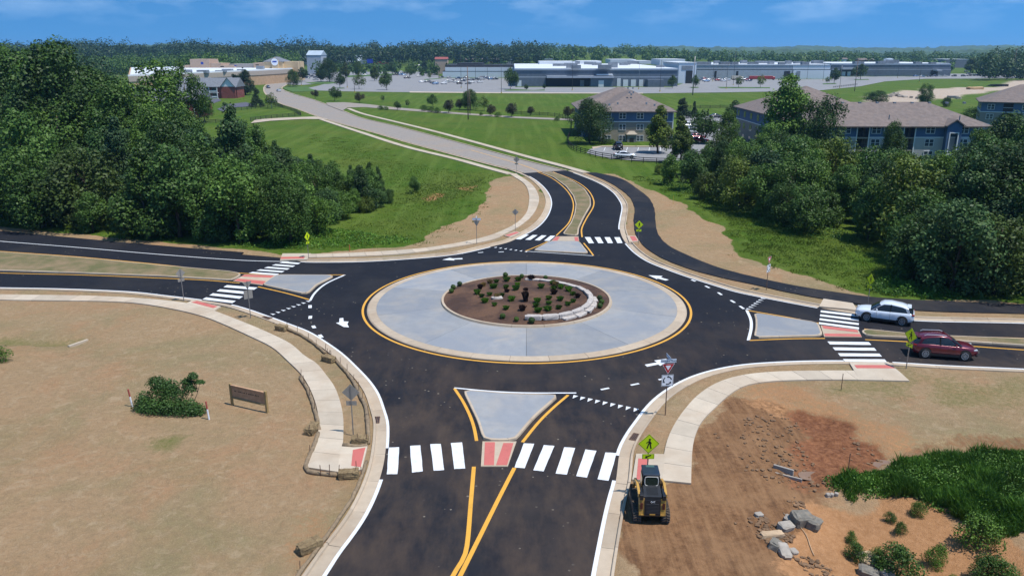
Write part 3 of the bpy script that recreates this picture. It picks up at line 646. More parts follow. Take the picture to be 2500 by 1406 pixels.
# ------------------------------------------------------------------ painted markings
ZP = 0.006
def line_px(name, px, w, mat, side=0.0, z_=ZP, sm=True):
    pts = smooth_line(GL(px), 0.6) if sm else resample(GL(px), 0.6); return tag(ribbon(pts, side - w / 2, side + w / 2, z_).build(name, mat), kind='structure')
Y = 'centre_line'; W = 'edge_line'
line_px(Y, [(1109.5, 948), (1129, 977.5), (1149, 1018), (1158.5, 1048), (1163.5, 1075.7)], 0.20, M_YELLOW)
line_px(Y, [(1157, 1138.7), (1150, 1220), (1138, 1343), (1130, 1365), (1109, 1398.5), (1060, 1500)], 0.22, M_YELLOW)
line_px(Y, [(1387, 964), (1350, 995.5), (1317, 1028), (1289.5, 1061), (1275.6, 1079)], 0.20, M_YELLOW)
line_px(Y, [(1256, 1141.5), (1216, 1219.5), (1170, 1312), (1126.5, 1398.5), (1070, 1510)], 0.22, M_YELLOW)
line_px(W, [(1109, 946.5), (1194.6, 954.5), (1276, 958.5), (1407, 959)], 0.16, M_WHITE)
line_px(Y, [(842, 671), (700, 671), (597, 667.5), (400, 647), (200, 628), (0, 613.5), (-700, 563)], 0.16, M_YELLOW)
line_px(Y, [(585, 691), (500, 684), (400, 679.5), (200, 671.5), (0, 666.5), (-700, 638)], 0.16, M_YELLOW)
line_px(Y, [(630, 700), (700, 716), (755, 731.5)], 0.18, M_YELLOW)
line_px(W, [(842, 671), (795, 693), (768, 716), (757, 734)], 0.22, M_WHITE)
line_px('lane_line', [(705, 639), (600, 636), (400, 622), (200, 605), (0, 589), (-700, 532)], 0.16, M_WHITE)
line_px(W, [(1285, 613.5), (1447.6, 624.5)], 0.14, M_WHITE)
line_px(Y, [(1283, 613), (1310, 602), (1336.6, 590)], 0.16, M_YELLOW); line_px(Y, [(1425, 593.6), (1437, 608), (1449, 624)], 0.18, M_YELLOW)
line_px(Y, [(1312, 420), (1345, 434), (1377, 458), (1394, 480), (1400, 500), (1397, 522), (1388, 545), (1358, 575.5)], 0.18, M_YELLOW)
line_px(Y, [(1421, 579), (1420, 560), (1431, 535), (1449, 503), (1448, 485), (1433, 462), (1402, 441), (1350, 420)], 0.18, M_YELLOW)
line_px(Y, [(1325, 422), (1280, 405), (1200, 381), (1150, 367)], 0.2, M_YELLOW, z_=0.012)
line_px(W, [(1823, 757), (1833, 780), (1834, 800), (1827, 831)], 0.24, M_WHITE)
line_px(Y, [(1826, 758), (1910, 772), (2000, 789)], 0.16, M_YELLOW); line_px(Y, [(1828, 831), (1930, 827), (2014, 826)], 0.16, M_YELLOW)
line_px(Y, [(2110, 803), (2244, 816), (2500, 826), (2900, 842)], 0.16, M_YELLOW); line_px(Y, [(2112, 829), (2250, 836), (2500, 854), (2900, 874)], 0.16, M_YELLOW)
def edge_paint(L, a, b, w=0.16, o=0.10): tag(ribbon(cut(L, a, b), o - w / 2, o + w / 2, ZP).build(W, M_WHITE), kind='structure')
edge_paint(L_SW, (-600, 690), (490, 733)); edge_paint(L_SW, (559, 743.5), (942, 1092), 0.2, 0.06); edge_paint(L_SW, (929, 1162), (760, 1440), 0.22, 0.08)
edge_paint(L_SE, (1445, 1440), (1503, 1175), 0.24, 0.08); edge_paint(L_SE, (1512, 1108), (2064, 882), 0.22, 0.08); edge_paint(L_SE, (2170, 885), (2800, 917))
edge_paint(L_NE, (2600, 793), (2110, 769)); edge_paint(L_NE, (1999, 751), (1530, 596)); edge_paint(L_NE, (1513, 560), (1400, 422))
edge_paint(L_NW, (1290, 431), (1262, 582)); edge_paint(L_NW, (1200, 602), (737, 639))
# crossings: each bar a part of its crossing
def bars(quads, zz=0.007):
    root = None
    P0 = G(*quads[0][0]); root = link('crosswalk', None, None, (P0[0], P0[1], 0)); root['kind'] = 'structure'
    for q in quads:
        w = [(p[0] - P0[0], p[1] - P0[1]) for p in GL(q)]
        if area2(w) < 0: w = w[::-1]
        # split the long sides and roughen the painted edge a little
        e = []
        for i in range(4):
            a, b_ = np.array(w[i]), np.array(w[(i + 1) % 4])
            for k in range(5): e.append(tuple(a + (b_ - a) * k / 5 + np.array([rnd.uniform(-.012, .012), rnd.uniform(-.012, .012)])))
        o = MB().add([(p[0], p[1], zz) for p in e], tess(e)).build('crosswalk_bar', M_WHITE, root)
    return root
bars([[(949, 1092), (975, 1091), (970.5, 1157), (944.5, 1157)], [(1001, 1088), (1026, 1086.6), (1032.6, 1150), (1006, 1153)], [(1050.5, 1083.7), (1076, 1083), (1084, 1147), (1058.6, 1148.7)], [(1101, 1081), (1128, 1079.4), (1136, 1143), (1109, 1144.4)]])
bars([[(1279, 1081.4), (1304, 1083), (1281, 1142.7), (1256, 1140.3)], [(1328, 1085.8), (1353.6, 1088), (1327.4, 1150), (1301.4, 1147.4)], [(1378, 1091), (1404.5, 1093), (1383.7, 1158), (1357, 1155.4)], [(1429, 1096.7), (1456, 1100), (1432.8, 1165.5), (1406.8, 1161.7)], [(1478, 1104), (1505.6, 1105.4), (1486, 1173), (1458.8, 1169)]])
def rows(TL, TR, BR, BL, n, duty=0.5, across=False):
    out = []; L = lambda a, b_, u: (a[0] + (b_[0] - a[0]) * u, a[1] + (b_[1] - a[1]) * u)
    for k in range(n):
        u0 = (k + 0.0) / (n - 1 + duty); u1 = (k + duty) / (n - 1 + duty)
        out.append([L(TL, TR, u0), L(TL, TR, u1), L(BL, BR, u1), L(BL, BR, u0)] if across else [L(TL, BL, u0), L(TR, BR, u0), L(TR, BR, u1), L(TL, BL, u1)])
    return out
bars(rows((692, 638.5), (734, 642), (675, 672), (607, 667), 5)); bars(rows((554, 696), (629, 702), (567, 740), (494, 731), 4))
bars(rows((1279, 573), (1356, 576), (1341, 588.5), (1259, 584), 4, 0.55, True)); bars(rows((1427.6, 579), (1513, 579.4), (1520, 593.6), (1437.6, 594), 4, 0.55, True))
bars(rows((2004, 757.5), (2096, 768.5), (2097, 804), (1999, 791), 4)); bars(rows((2020, 833.5), (2121, 835), (2166, 884), (2064, 883.5), 4))
def teeth(a, b_, n, s=0.5):
    A, B = np.array(G(*a)), np.array(G(*b_)); d = (B - A) / np.linalg.norm(B - A); nn = np.array([-d[1], d[0]])
    if np.dot(nn, np.array(CC) - A) > 0: nn = -nn          # points aim at the waiting drivers
    root = link('yield_line', None, None, (A[0], A[1], 0)); root['kind'] = 'structure'
    for k in range(n):
        c = (B - A) * (k + 0.5) / n; w_ = s * 0.62
        q = [c - d * w_ / 2 - nn * s / 2, c + d * w_ / 2 - nn * s / 2, c + nn * s / 2]
        if area2(q) < 0: q = q[::-1]
        MB().add([(p[0], p[1], 0.007) for p in q], [(0, 1, 2)]).build('yield_triangle', M_WHITE, root)
teeth((1393, 967), (1560, 1003), 9, 0.55); teeth((757, 733), (658, 769), 8); teeth((1292, 615), (1205, 603), 7); teeth((1826, 757), (1867, 727), 7)
def dashes(lst, w=0.2):
    root = link('guide_dashes', None, None, G(*lst[0][0]) + (0,)); root['kind'] = 'structure'; o0 = np.array(G(*lst[0][0]))
    for a, b_ in lst:
        A, B = np.array(G(*a)) - o0, np.array(G(*b_)) - o0; ribbon(resample([tuple(A), tuple(B)], 1, n=3), -w / 2, w / 2, 0.007).build('dash', M_WHITE, root)
dashes([((1467, 951), (1487, 947)), ((1540, 940), (1560, 936)), ((1608, 927), (1640, 920))]); dashes([((757, 745), (757, 752)), ((758, 771), (757, 778)), ((764, 795), (768, 801)), ((780, 817), (786, 824))], 0.3)
dashes([((1116, 620), (1130, 619)), ((1167, 617), (1180, 616)), ((1217, 615.5), (1230, 615))]); dashes([((1688, 683), (1698, 687)), ((1722, 698), (1732, 703)), ((1753, 714), (1762, 720)), ((1784, 733), (1794, 739)), ((1806, 747), (1816, 754))], 0.24)
def arrow(px):
    q = GL(px); q = q if area2(q) > 0 else q[::-1]; sheet('lane_arrow', q, 0.007, M_WHITE)
arrow([(1080, 634.5), (1098, 629.6), (1106, 631.2), (1129, 630.2), (1129, 633), (1108, 633.6), (1110, 636)])
arrow([(1583, 672), (1618, 674), (1613, 677.5), (1633, 683), (1625, 685), (1604, 679.5), (1605, 682)])
arrow([(829, 777), (838, 776), (839, 784.5), (851, 785), (848, 791), (852, 799), (839, 798), (820, 788), (828, 787)])
arrow([(1574, 890), (1604, 884.5), (1597, 880), (1627, 875.5), (1623, 886), (1612, 893), (1607, 889.5), (1580, 895)])
# storm drains in the gutters
def grate(px, rz, w=0.62, d=0.9):
    x, y = G(*px); r = thing('storm_drain', (x, y, 0.02), None, None, None, rz); mb = MB(); mb.box((0, 0, 0.004), (w, d, 0.01)); mb.build('pit', M_BLACK, r)
    for s_ in (-1, 1): MB().box((s_ * w / 2, 0, 0.012), (0.06, d, 0.03)).build('frame_bar', M_RUST, r); MB().box((0, s_ * d / 2, 0.0122), (w, 0.06, 0.03)).build('frame_bar', M_RUST, r)
    for k in range(5): MB().box((-w / 2 + w * (k + 1) / 6, 0, 0.0125), (0.045, d - 0.05, 0.024)).build('bar', M_RUST, r)
    return r
for px, rz, lab in (((914, 1026), 0.1, 'rusty slotted storm drain in the gutter beside the straw rolls'), ((1554, 1068), -0.45, 'rusty slotted storm drain in the gutter near the walking figure sign'), ((649, 777), 1.15, 'small rusty storm drain in the gutter by the grey sign backs'), ((1850, 707), 1.3, 'dark storm drain beside the trail below the give way sign')):
    tag(grate(px, rz), lab, 'drain')
# ------------------------------------------------------------------ foliage
def leaf_mat(name, dark, light, trans=0.16, yellow=None):
    m = bpy.data.materials.new(name); m.use_nodes = True; t = m.node_tree; t.nodes.clear()
    out = t.nodes.new('ShaderNodeOutputMaterial'); b = t.nodes.new('ShaderNodeBsdfPrincipled')
    oi = N(t, 'ShaderNodeObjectInfo'); g = N(t, 'ShaderNodeNewGeometry')
    c = mix(t, ramp(t, g.outputs['Random Per Island'], 0, 1), dark, light)
    f = noise(t, 0.45, 3, 0.6); c = mix(t, ramp(t, f, 0.38, 0.68, 0, 0.75), c, tuple(x * 0.55 for x in dark))
    tone = mix(t, oi.outputs['Random'], tuple([0.60, 0.66, 0.72]), tuple([1.50, 1.42, 0.95])); c = mix(t, 1.0, c, tone, 'MULTIPLY')
    if yellow: c = mix(t, ramp(t, noise(t, 0.8, 3, 0.6), 0.52, 0.7, 0, 0.6), c, yellow)
    t.links.new(c, b.inputs['Base Color']); b.inputs['Roughness'].default_value = 0.55; b.inputs['Specular IOR Level'].default_value = 0.25
    tr = t.nodes.new('ShaderNodeBsdfTranslucent'); t.links.new(c, tr.inputs['Color']); mx = t.nodes.new('ShaderNodeMixShader'); mx.inputs[0].default_value = trans
    t.links.new(b.outputs[0], mx.inputs[1]); t.links.new(tr.outputs[0], mx.inputs[2]); t.links.new(mx.outputs[0], out.inputs[0]); return m
L_DARK = leaf_mat('leaf_dark', (0.0288, 0.0640, 0.0147), (0.0640, 0.1216, 0.0236))
L_MID = leaf_mat('leaf_mid', (0.0384, 0.0864, 0.0147), (0.0896, 0.1640, 0.0265))
L_LIGHT = leaf_mat('leaf_light', (0.0560, 0.1232, 0.0236), (0.1192, 0.2104, 0.0449))
L_BLUE = leaf_mat('leaf_bluish', (0.0380, 0.0860, 0.0300), (0.0900, 0.1560, 0.0500))
L_OLIVE = leaf_mat('leaf_olive', (0.0576, 0.0944, 0.0162), (0.1200, 0.1640, 0.0265))
L_CEDAR = leaf_mat('leaf_cedar', (0.0224, 0.0480, 0.0184), (0.0448, 0.0816, 0.0258), 0.1)
L_PURPLE = leaf_mat('leaf_purple', (0.0220, 0.0120, 0.0129), (0.0500, 0.0260, 0.0239), 0.1)
L_TAN = leaf_mat('leaf_tan', (0.2000, 0.1400, 0.0690), (0.3000, 0.2200, 0.1104), 0.2)
L_PLUM = leaf_mat('leaf_plum', (0.0416, 0.0480, 0.0184), (0.0840, 0.0672, 0.0280), 0.1)
L_WEED = leaf_mat('leaf_weed', (0.0490, 0.1230, 0.0166), (0.1310, 0.2630, 0.0350), 0.25)
M_BARK = pm('bark', (0.085, 0.062, 0.045), 0.95, 0.3, 3, bmp=0.4, bscale=18)
M_BARKL = pm('pale_bark', (0.28, 0.25, 0.21), 0.9, 0.3, 3)

def leaf_mesh(name, pts, nrm, size, mat, seed, aspect=0.65):
    """a cloud of small leaf-clump faces; pts, nrm: (n,3)"""
    r = np.random.RandomState(seed); n = len(pts)
    nr = nrm + r.normal(0, 0.55, (n, 3)); nr /= np.linalg.norm(nr, axis=1)[:, None]
    a = np.cross(nr, r.normal(0, 1, (n, 3))); a /= np.maximum(1e-6, np.linalg.norm(a, axis=1))[:, None]; b = np.cross(nr, a)
    s = (size * r.uniform(0.6, 1.35, n))[:, None]
    bend = nr * s * 0.18
    V = np.empty((n, 4, 3)); V[:, 0] = pts - a * s; V[:, 1] = pts - b * s * aspect + bend; V[:, 2] = pts + a * s; V[:, 3] = pts + b * s * aspect - bend
    me = bpy.data.meshes.new(name); me.vertices.add(n * 4); me.vertices.foreach_set('co', V.ravel()); me.loops.add(n * 4)
    me.loops.foreach_set('vertex_index', np.arange(n * 4)); me.polygons.add(n); me.polygons.foreach_set('loop_start', np.arange(0, n * 4, 4)); me.update(calc_edges=True)
    me.materials.append(mat); return me
def crown_points(n, env, lobes, lobe_r, seed, base=0.2):
    """env(u)->radius at relative height u in 0..1 (unit tree); leaves on the shells of many lobes inside that envelope"""
    r = np.random.RandomState(seed); C = []; R = []
    while len(C) < lobes:
        u = r.uniform(0.02, 0.97); a = r.uniform(0, 2 * pi); e = env(u); q = e * sqrt(r.uniform(0.12, 1.0)) * r.choice([0.78, 0.9, 1.02])
        C.append((q * cos(a), q * sin(a), base + (1 - base) * u)); R.append(lobe_r * r.uniform(0.42, 1.35) * (0.6 + 0.6 * e / max(env(k) for k in (0.2, 0.4, 0.6))))
    C = np.array(C); R = np.array(R); k = r.choice(lobes, n, p=R ** 2 / (R ** 2).sum())
    d = r.normal(0, 1, (n, 3)); d[:, 2] = d[:, 2] * 0.8 + 0.25; d /= np.linalg.norm(d, axis=1)[:, None]
    P = C[k] + d * (R[k] * r.uniform(0.55, 1.08, n))[:, None] * np.array([0.95, 0.95, 1.12])
    return P, d
def trunk_mesh(name, seed, H, r0, crown_base, limbs, spread, mat):
    r = random.Random(seed); mb = MB(); p = [(0, 0, -0.3)]; x = y = 0
    for k in range(1, 6):
        x += r.uniform(-.02, .02) * H; y += r.uniform(-.02, .02) * H; p.append((x, y, H * 0.82 * k / 5))
    mb.tube(p, [r0 * 1.25] + [r0 * (1 - 0.17 * k) for k in range(1, 6)], 7)
    for k in range(limbs):
        a = r.uniform(0, 2 * pi); z0 = H * r.uniform(crown_base, 0.62); L = spread * r.uniform(0.5, 0.95)
        mb.tube([(x * z0 / H, y * z0 / H, z0), (cos(a) * L * 0.5, sin(a) * L * 0.5, z0 + L * 0.35), (cos(a) * L, sin(a) * L, z0 + L * 0.75)], [r0 * 0.42, r0 * 0.28, r0 * 0.1], 5, False)
    return mb.mesh(name, mat, True)
TREES = {}
def make_tree(key, H, env, n, leaf, mat, lobes=40, lobe_r=0.13, base=0.16, seed=1, limbs=7, bark=None, spread=None):
    P, d = crown_points(n, env, lobes, lobe_r, seed, base); d = d + np.array([0, 0, 0.25])
    cm = leaf_mesh(key + '_crown', P * H, d, leaf, mat, seed + 5)
    tm = trunk_mesh(key + '_trunk', seed, H, H * 0.019, base, limbs, spread or H * env(0.4) * 0.9, bark or M_BARK)
    TREES[key] = (H, cm, tm)
rounde = lambda w: (lambda u: w * max(0.05, sqrt(max(0, 1 - (2 * u - 0.86) ** 2 * (1.0 if u > 0.43 else 1.15)))))
cone = lambda w: (lambda u: w * (1.02 - u) ** 0.85 + 0.01)
tall = lambda w: (lambda u: w * max(0.06, (sin(pi * min(1, u * 0.82 + 0.14))) ** 0.8))
make_tree('oak1', 16, rounde(0.30), 16120, 0.185, L_DARK, 60, 0.105, 0.12, 11); make_tree('oak2', 18, tall(0.25), 16120, 0.196, L_MID, 64, 0.095, 0.10, 12)
make_tree('oak3', 14, rounde(0.36), 14880, 0.174, L_MID, 56, 0.115, 0.10, 13); make_tree('poplar1', 15, tall(0.20), 13888, 0.174, L_LIGHT, 54, 0.085, 0.08, 14)
make_tree('poplar2', 13, cone(0.27), 12896, 0.163, L_BLUE, 50, 0.09, 0.08, 15); make_tree('thin1', 17, tall(0.27), 8928, 0.180, L_MID, 46, 0.075, 0.22, 16)
make_tree('young1', 8, tall(0.27), 8137, 0.134, L_LIGHT, 42, 0.11, 0.06, 17); make_tree('young2', 7, rounde(0.40), 8137, 0.128, L_MID, 42, 0.14, 0.03, 18)
make_tree('young3', 8, cone(0.32), 8137, 0.128, L_DARK, 44, 0.11, 0.03, 19); make_tree('olive', 6, rounde(0.42), 6975, 0.115, L_OLIVE, 36, 0.15, 0.03, 20)
make_tree('blue', 7, rounde(0.38), 8137, 0.128, L_BLUE, 40, 0.14, 0.03, 21)
make_tree('cedar', 9, cone(0.30), 10075, 0.128, L_CEDAR, 60, 0.085, 0.02, 22, 9); make_tree('spruce', 12, cone(0.26), 10075, 0.154, L_CEDAR, 64, 0.075, 0.05, 23, 9)
make_tree('lawn', 5, rounde(0.42), 2600, 0.17, L_DARK, 26, 0.17, 0.26, 24, 5); make_tree('plum', 4.5, rounde(0.44), 2600, 0.15, L_PLUM, 26, 0.17, 0.22, 25, 5)
make_tree('pear', 9, lambda u: 0.24 * sin(pi * min(1, u * 0.75 + 0.25)) ** 0.9, 8680, 0.160, L_OLIVE, 60, 0.075, 0.14, 26, 8); make_tree('sparse', 5, rounde(0.36), 1100, 0.15, L_OLIVE, 22, 0.13, 0.25, 27, 9, M_BARKL)
make_tree('maple', 12, rounde(0.42), 16120, 0.147, L_DARK, 52, 0.14, 0.14, 28)
make_tree('shrub', 1.6, rounde(0.62), 3200, 0.052, L_MID, 22, 0.26, 0.0, 29, 6)
T_CNT = {}
def tree(key, x, y, h, name, label, cat='tree', group=None, rz=None, wide=1.0, z0=None):
    H, cm, tm = TREES[key]; s = h / H
    r = thing(name, (x, y, gz(x, y) if z0 is None else z0), label, cat, group, rnd.uniform(0, 6.28) if rz is None else rz, (s * wide, s * wide, s))
    link('trunk', tm, r); link('crown', cm, r); return r
def tree_px(key, px, pbase, ptop, name, label, group=None, wide=1.0, cat='tree'):
    x, y = G(px, pbase); h = height_to(x, y, ptop, gz(x, y)); return tree(key, x, y, h, name, label, cat, group, None, wide)

# ------------------------------------------------------------------ woods either side: every tree an object
def interp(prof, x):
    return float(np.interp(x, [p[0] for p in prof], [p[1] for p in prof]))
def proj(x, y, zz):
    f = y * cos(PITCH) - (zz - CAMH) * sin(PITCH); u = y * sin(PITCH) + (zz - CAMH) * cos(PITCH); return CX + FPX * x / f, CY - FPX * u / f
def wood(poly_px, profile, spacing, pick, seed, group, label_of, count_max=300):
    poly = GL(poly_px); xs = [p[0] for p in poly]; ys = [p[1] for p in poly]; r = random.Random(seed); pts = []; tries = 0
    while tries < 9000 and len(pts) < count_max:
        tries += 1; y = r.uniform(min(ys), max(ys)); x = r.uniform(min(xs), max(xs))
        if inside_dist(np.array([x]), np.array([y]), poly)[0] > 0: continue
        sp = spacing(x, y)
        if any((x - a) ** 2 + (y - b) ** 2 < sp * sp for a, b in pts): continue
        if abs(proj(x, y, 4)[0] - 1250) > 1420: continue
        pts.append((x, y))
    out = []
    for x, y in pts:
        px, py = proj(x, y, 0); key, h, wide = pick(x, y, px, py, r)
        hmax = height_to(x, y, interp(profile, px) + r.uniform(0, 40) ** 1.0); h = min(h, hmax)
        if h < 1.6: continue
        if h < 5.5 and key in ('oak1', 'oak2', 'oak3', 'poplar1', 'poplar2', 'thin1', 'maple'): key = r.choice(['young1', 'young2', 'young3', 'blue'])
        lab, name = label_of(key); o = tree(key, x, y, h, name, lab, 'tree', group, r.uniform(0, 6.28), wide * r.uniform(0.9, 1.15)); out.append(o)
    return out
KINDW = {'oak1': ('dark', 'rounded dark green'), 'oak2': ('tall', 'tall mid green'), 'oak3': ('broad', 'broad mid green'), 'poplar1': ('poplar', 'slender pale green'), 'poplar2': ('blue', 'pointed bluish green'), 'thin1': ('thin', 'open crowned tall'),
         'young1': ('sapling', 'young bright green'), 'young2': ('bushy', 'low bushy mid green'), 'young3': ('pointed', 'pointed dark green young'), 'olive': ('olive', 'low olive yellow'), 'blue': ('blue', 'low bluish green'), 'cedar': ('cedar', 'dark cedar like'), 'spruce': ('spruce', 'dark spruce like'), 'maple': ('maple', 'big dark round')}
NAMEW = {'cedar': 'cedar_tree', 'spruce': 'spruce_tree'}
def lab_for(where):
    return lambda k: (KINDW[k][1] + ' tree in the ' + where, NAMEW.get(k, 'broadleaf_tree'))
def pick_left(x, y, px, py, r):
    d = (560 + (px - 0) * 0.068) - py          # rows (pixels) behind the front edge
    if d < 45: return r.choice(['young1', 'young2', 'young2', 'young3', 'young1', 'olive', 'blue', 'oak3']), r.uniform(4.0, 11.0), 1.1
    if px > 520: return r.choice(['young1', 'poplar2', 'poplar1', 'young3', 'oak3', 'young1', 'cedar']), r.uniform(7, 13), 1.05
    if d < 110: return r.choice(['oak1', 'oak3', 'poplar2', 'young1', 'oak2', 'blue']), r.uniform(7, 15), 1.05
    return r.choice(['oak1', 'oak2', 'oak1', 'oak3', 'thin1', 'poplar1']), r.uniform(14, 23), 1.05
PROF_L = [(-300, 92), (60, 98), (150, 118), (215, 160), (290, 165), (320, 228), (400, 240), (470, 262), (496, 315), (540, 285), (590, 268), (625, 285), (660, 310), (720, 352), (780, 388), (830, 398), (905, 402), (940, 435), (975, 475)]
WL = wood([(-420, 515), (-100, 540), (0, 549), (300, 577), (600, 601), (740, 603), (752, 560), (800, 530), (955, 505), (945, 478), (830, 455), (700, 440), (600, 425), (500, 410), (455, 375), (300, 345), (-420, 335)], PROF_L,
     lambda x, y: 3.3 if y < 108 else (4.4 if y < 135 else 6.4), pick_left, 5, 'trees of the wood by the kerbed road with white lane line', lab_for('wood beside the asphalt road without sidewalk'), 210)
def pick_right(x, y, px, py, r):
    if px < 1760: return r.choice(['young1', 'young2', 'young3', 'cedar', 'olive', 'young1']), r.uniform(4, 8), 1.05
    front = interp([(1760, 500), (1930, 562), (2010, 580), (2180, 640), (2500, 742)], px) - py
    if front < 40: return r.choice(['young2', 'young1', 'young3', 'blue', 'olive', 'oak3']), r.uniform(5, 9), 1.1
    return r.choice(['oak1', 'oak3', 'poplar1', 'poplar2', 'oak2', 'young1', 'blue', 'olive']), r.uniform(6.5, 16), 1.0
PROF_R = [(1480, 402), (1560, 400), (1640, 372), (1700, 352), (1760, 325), (1850, 335), (1900, 300), (2040, 345), (2060, 372), (2140, 358), (2230, 372), (2290, 372), (2360, 352), (2420, 320), (2460, 300), (2700, 280)]
WR = wood([(1500, 412), (1600, 442), (1700, 482), (1800, 512), (1930, 563), (1985, 574), (2030, 560), (2100, 585), (2185, 605), (2190, 650), (2200, 685), (2205, 708), (2320, 720), (2500, 726), (2800, 736), (2850, 420), (2400, 418), (2050, 425), (1850, 405), (1760, 400), (1640, 398)], PROF_R,
     lambda x, y: 3.0 if y < 85 else (4.0 if y < 125 else 4.8), pick_right, 9, 'trees of the wood below the blue apartments', lab_for('wood between the trail and the apartments'), 230)
# the standout trees
tree_px('poplar1', 1905, 405, 178, 'broadleaf_tree', 'tallest leafy tree, standing in front of the brown apartment roofs', wide=1.12); tree_px('oak3', 1995, 420, 228, 'broadleaf_tree', 'tall rounded tree beside the tallest one before the long apartment block', wide=0.85)
tree_px('poplar1', 1870, 425, 300, 'broadleaf_tree', 'bright crowned tree under the tallest tree at the wood edge', wide=1.3); tree_px('oak1', 2170, 418, 295, 'broadleaf_tree', 'dark tree breaking the facade of the long blue apartment block', wide=0.75)
tree_px('oak1', 2440, 470, 275, 'broadleaf_tree', 'big dark tree covering the end of the long blue apartment block', wide=1.1); tree_px('oak2', 2370, 470, 318, 'broadleaf_tree', 'leafy tree in front of the apartment porch tower', wide=1.1)
tree_px('oak1', 182, 455, 98, 'broadleaf_tree', 'tallest dark tree of the wood, rising above the far treeline', wide=1.0); tree_px('oak3', 60, 430, 105, 'broadleaf_tree', 'broad dark tree beside the tallest tree of the wood', wide=1.0)
tree_px('thin1', 472, 400, 150, 'broadleaf_tree', 'tall thin tree beside the pale concrete pole at the wood edge', wide=.75); tree_px('thin1', 395, 430, 150, 'broadleaf_tree', 'open crowned tree standing in front of the grey roofed brick houses', wide=1.25); tree_px('poplar2', 585, 520, 262, 'broadleaf_tree', 'pale pointed tree at the open end of the wood near the fence', wide=1.0)
tree_px('oak1', 690, 596, 420, 'broadleaf_tree', 'dark tree at the wood corner behind the edge-on yellow sign', wide=1.15); tree_px('cedar', 545, 590, 500, 'cedar_tree', 'olive green cedar at the roadside edge of the wood', wide=1.3)
tree_px('young3', 905, 478, 398, 'broadleaf_tree', 'pointed pair tree at the tip of the wood in the meadow', wide=0.9); tree_px('young3', 925, 476, 408, 'broadleaf_tree', 'smaller pointed tree at the tip of the wood in the meadow', wide=0.8)
for px, b_, t_, key, wide in ((775, 575, 480, 'young2', 1.2), (800, 545, 462, 'blue', 1.15), (835, 535, 470, 'young2', 1.2), (790, 520, 430, 'oak3', 1.0), (830, 505, 420, 'young3', 1.1), (865, 520, 462, 'young1', 1.3), (870, 500, 425, 'young2', 1.1), (885, 505, 440, 'young3', 1.0), (860, 480, 405, 'poplar2', .9), (820, 480, 395, 'young1', 1.1), (780, 490, 388, 'oak3', .9), (950, 498, 462, 'young2', 1.1), (895, 520, 480, 'olive', 1.2)): tree_px(key, px, b_, t_, 'broadleaf_tree', KINDW[key][1] + ' tree in the wood beside the asphalt road without sidewalk', 'trees of the wood by the kerbed road with white lane line', wide)
tree_px('blue', 920, 510, 462, 'broadleaf_tree', 'grey green bush at the tip of the wood', wide=1.35); tree_px('young1', 1013, 474, 431, 'broadleaf_tree', 'lone young tree standing in the meadow', wide=1.2)
# front shrubs of the right-hand wood, low scrub towards the corner of the road
tree_px('oak1', 2330, 700, 520, 'broadleaf_tree', 'big dark tree at the trail edge above the maroon car', wide=1.25); tree_px('oak1', 2262, 680, 500, 'broadleaf_tree', 'dark spreading tree at the corner of the meadow above the white car', wide=1.3); tree_px('olive', 2460, 712, 560, 'broadleaf_tree', 'tall olive tree at the trail beyond the cars', wide=0.8)
# ------------------------------------------------------------------ trees on the lawns, paths and parking lots
LAWN = 'small round trees along the path by the shops'; LOT = 'trees in and around the shop parking lot'
for px, b_, t_, key, wide in ((770, 241, 221, 'plum', 1), (817, 248, 215, 'lawn', 1), (878, 252, 228, 'plum', 1.1), (1057, 262, 233, 'lawn', 1), (1095, 277, 246, 'plum', 1.05), (1121, 270, 244, 'plum', 1), (1199, 285, 257, 'plum', 1), (1248, 287, 254, 'plum', 1.1), (1295, 283, 262, 'plum', 1.1), (1388, 290, 262, 'plum', 1.1), (970, 270, 249, 'lawn', 1)):
    tree_px(key, px, b_, t_, 'lawn_tree', ('small plum coloured tree on the lawn by the shop path' if key == 'plum' else 'small round dark green tree on the lawn by the shop path'), LAWN, wide)
for px, b_, t_, lab in ((935, 249, 233, 'thin yellowing sapling on the grass slope'), (995, 263, 244, 'reddish sapling standing by itself on the slope')): tree_px('sparse', px, b_, t_, 'sapling', lab)
tree_px('maple', 1148, 270, 220, 'lawn_tree', 'large dark bushy tree beside the wooden utility pole', wide=1.15); tree_px('sparse', 1182, 272, 236, 'lawn_tree', 'pale half bare tree beside the large dark bushy tree')
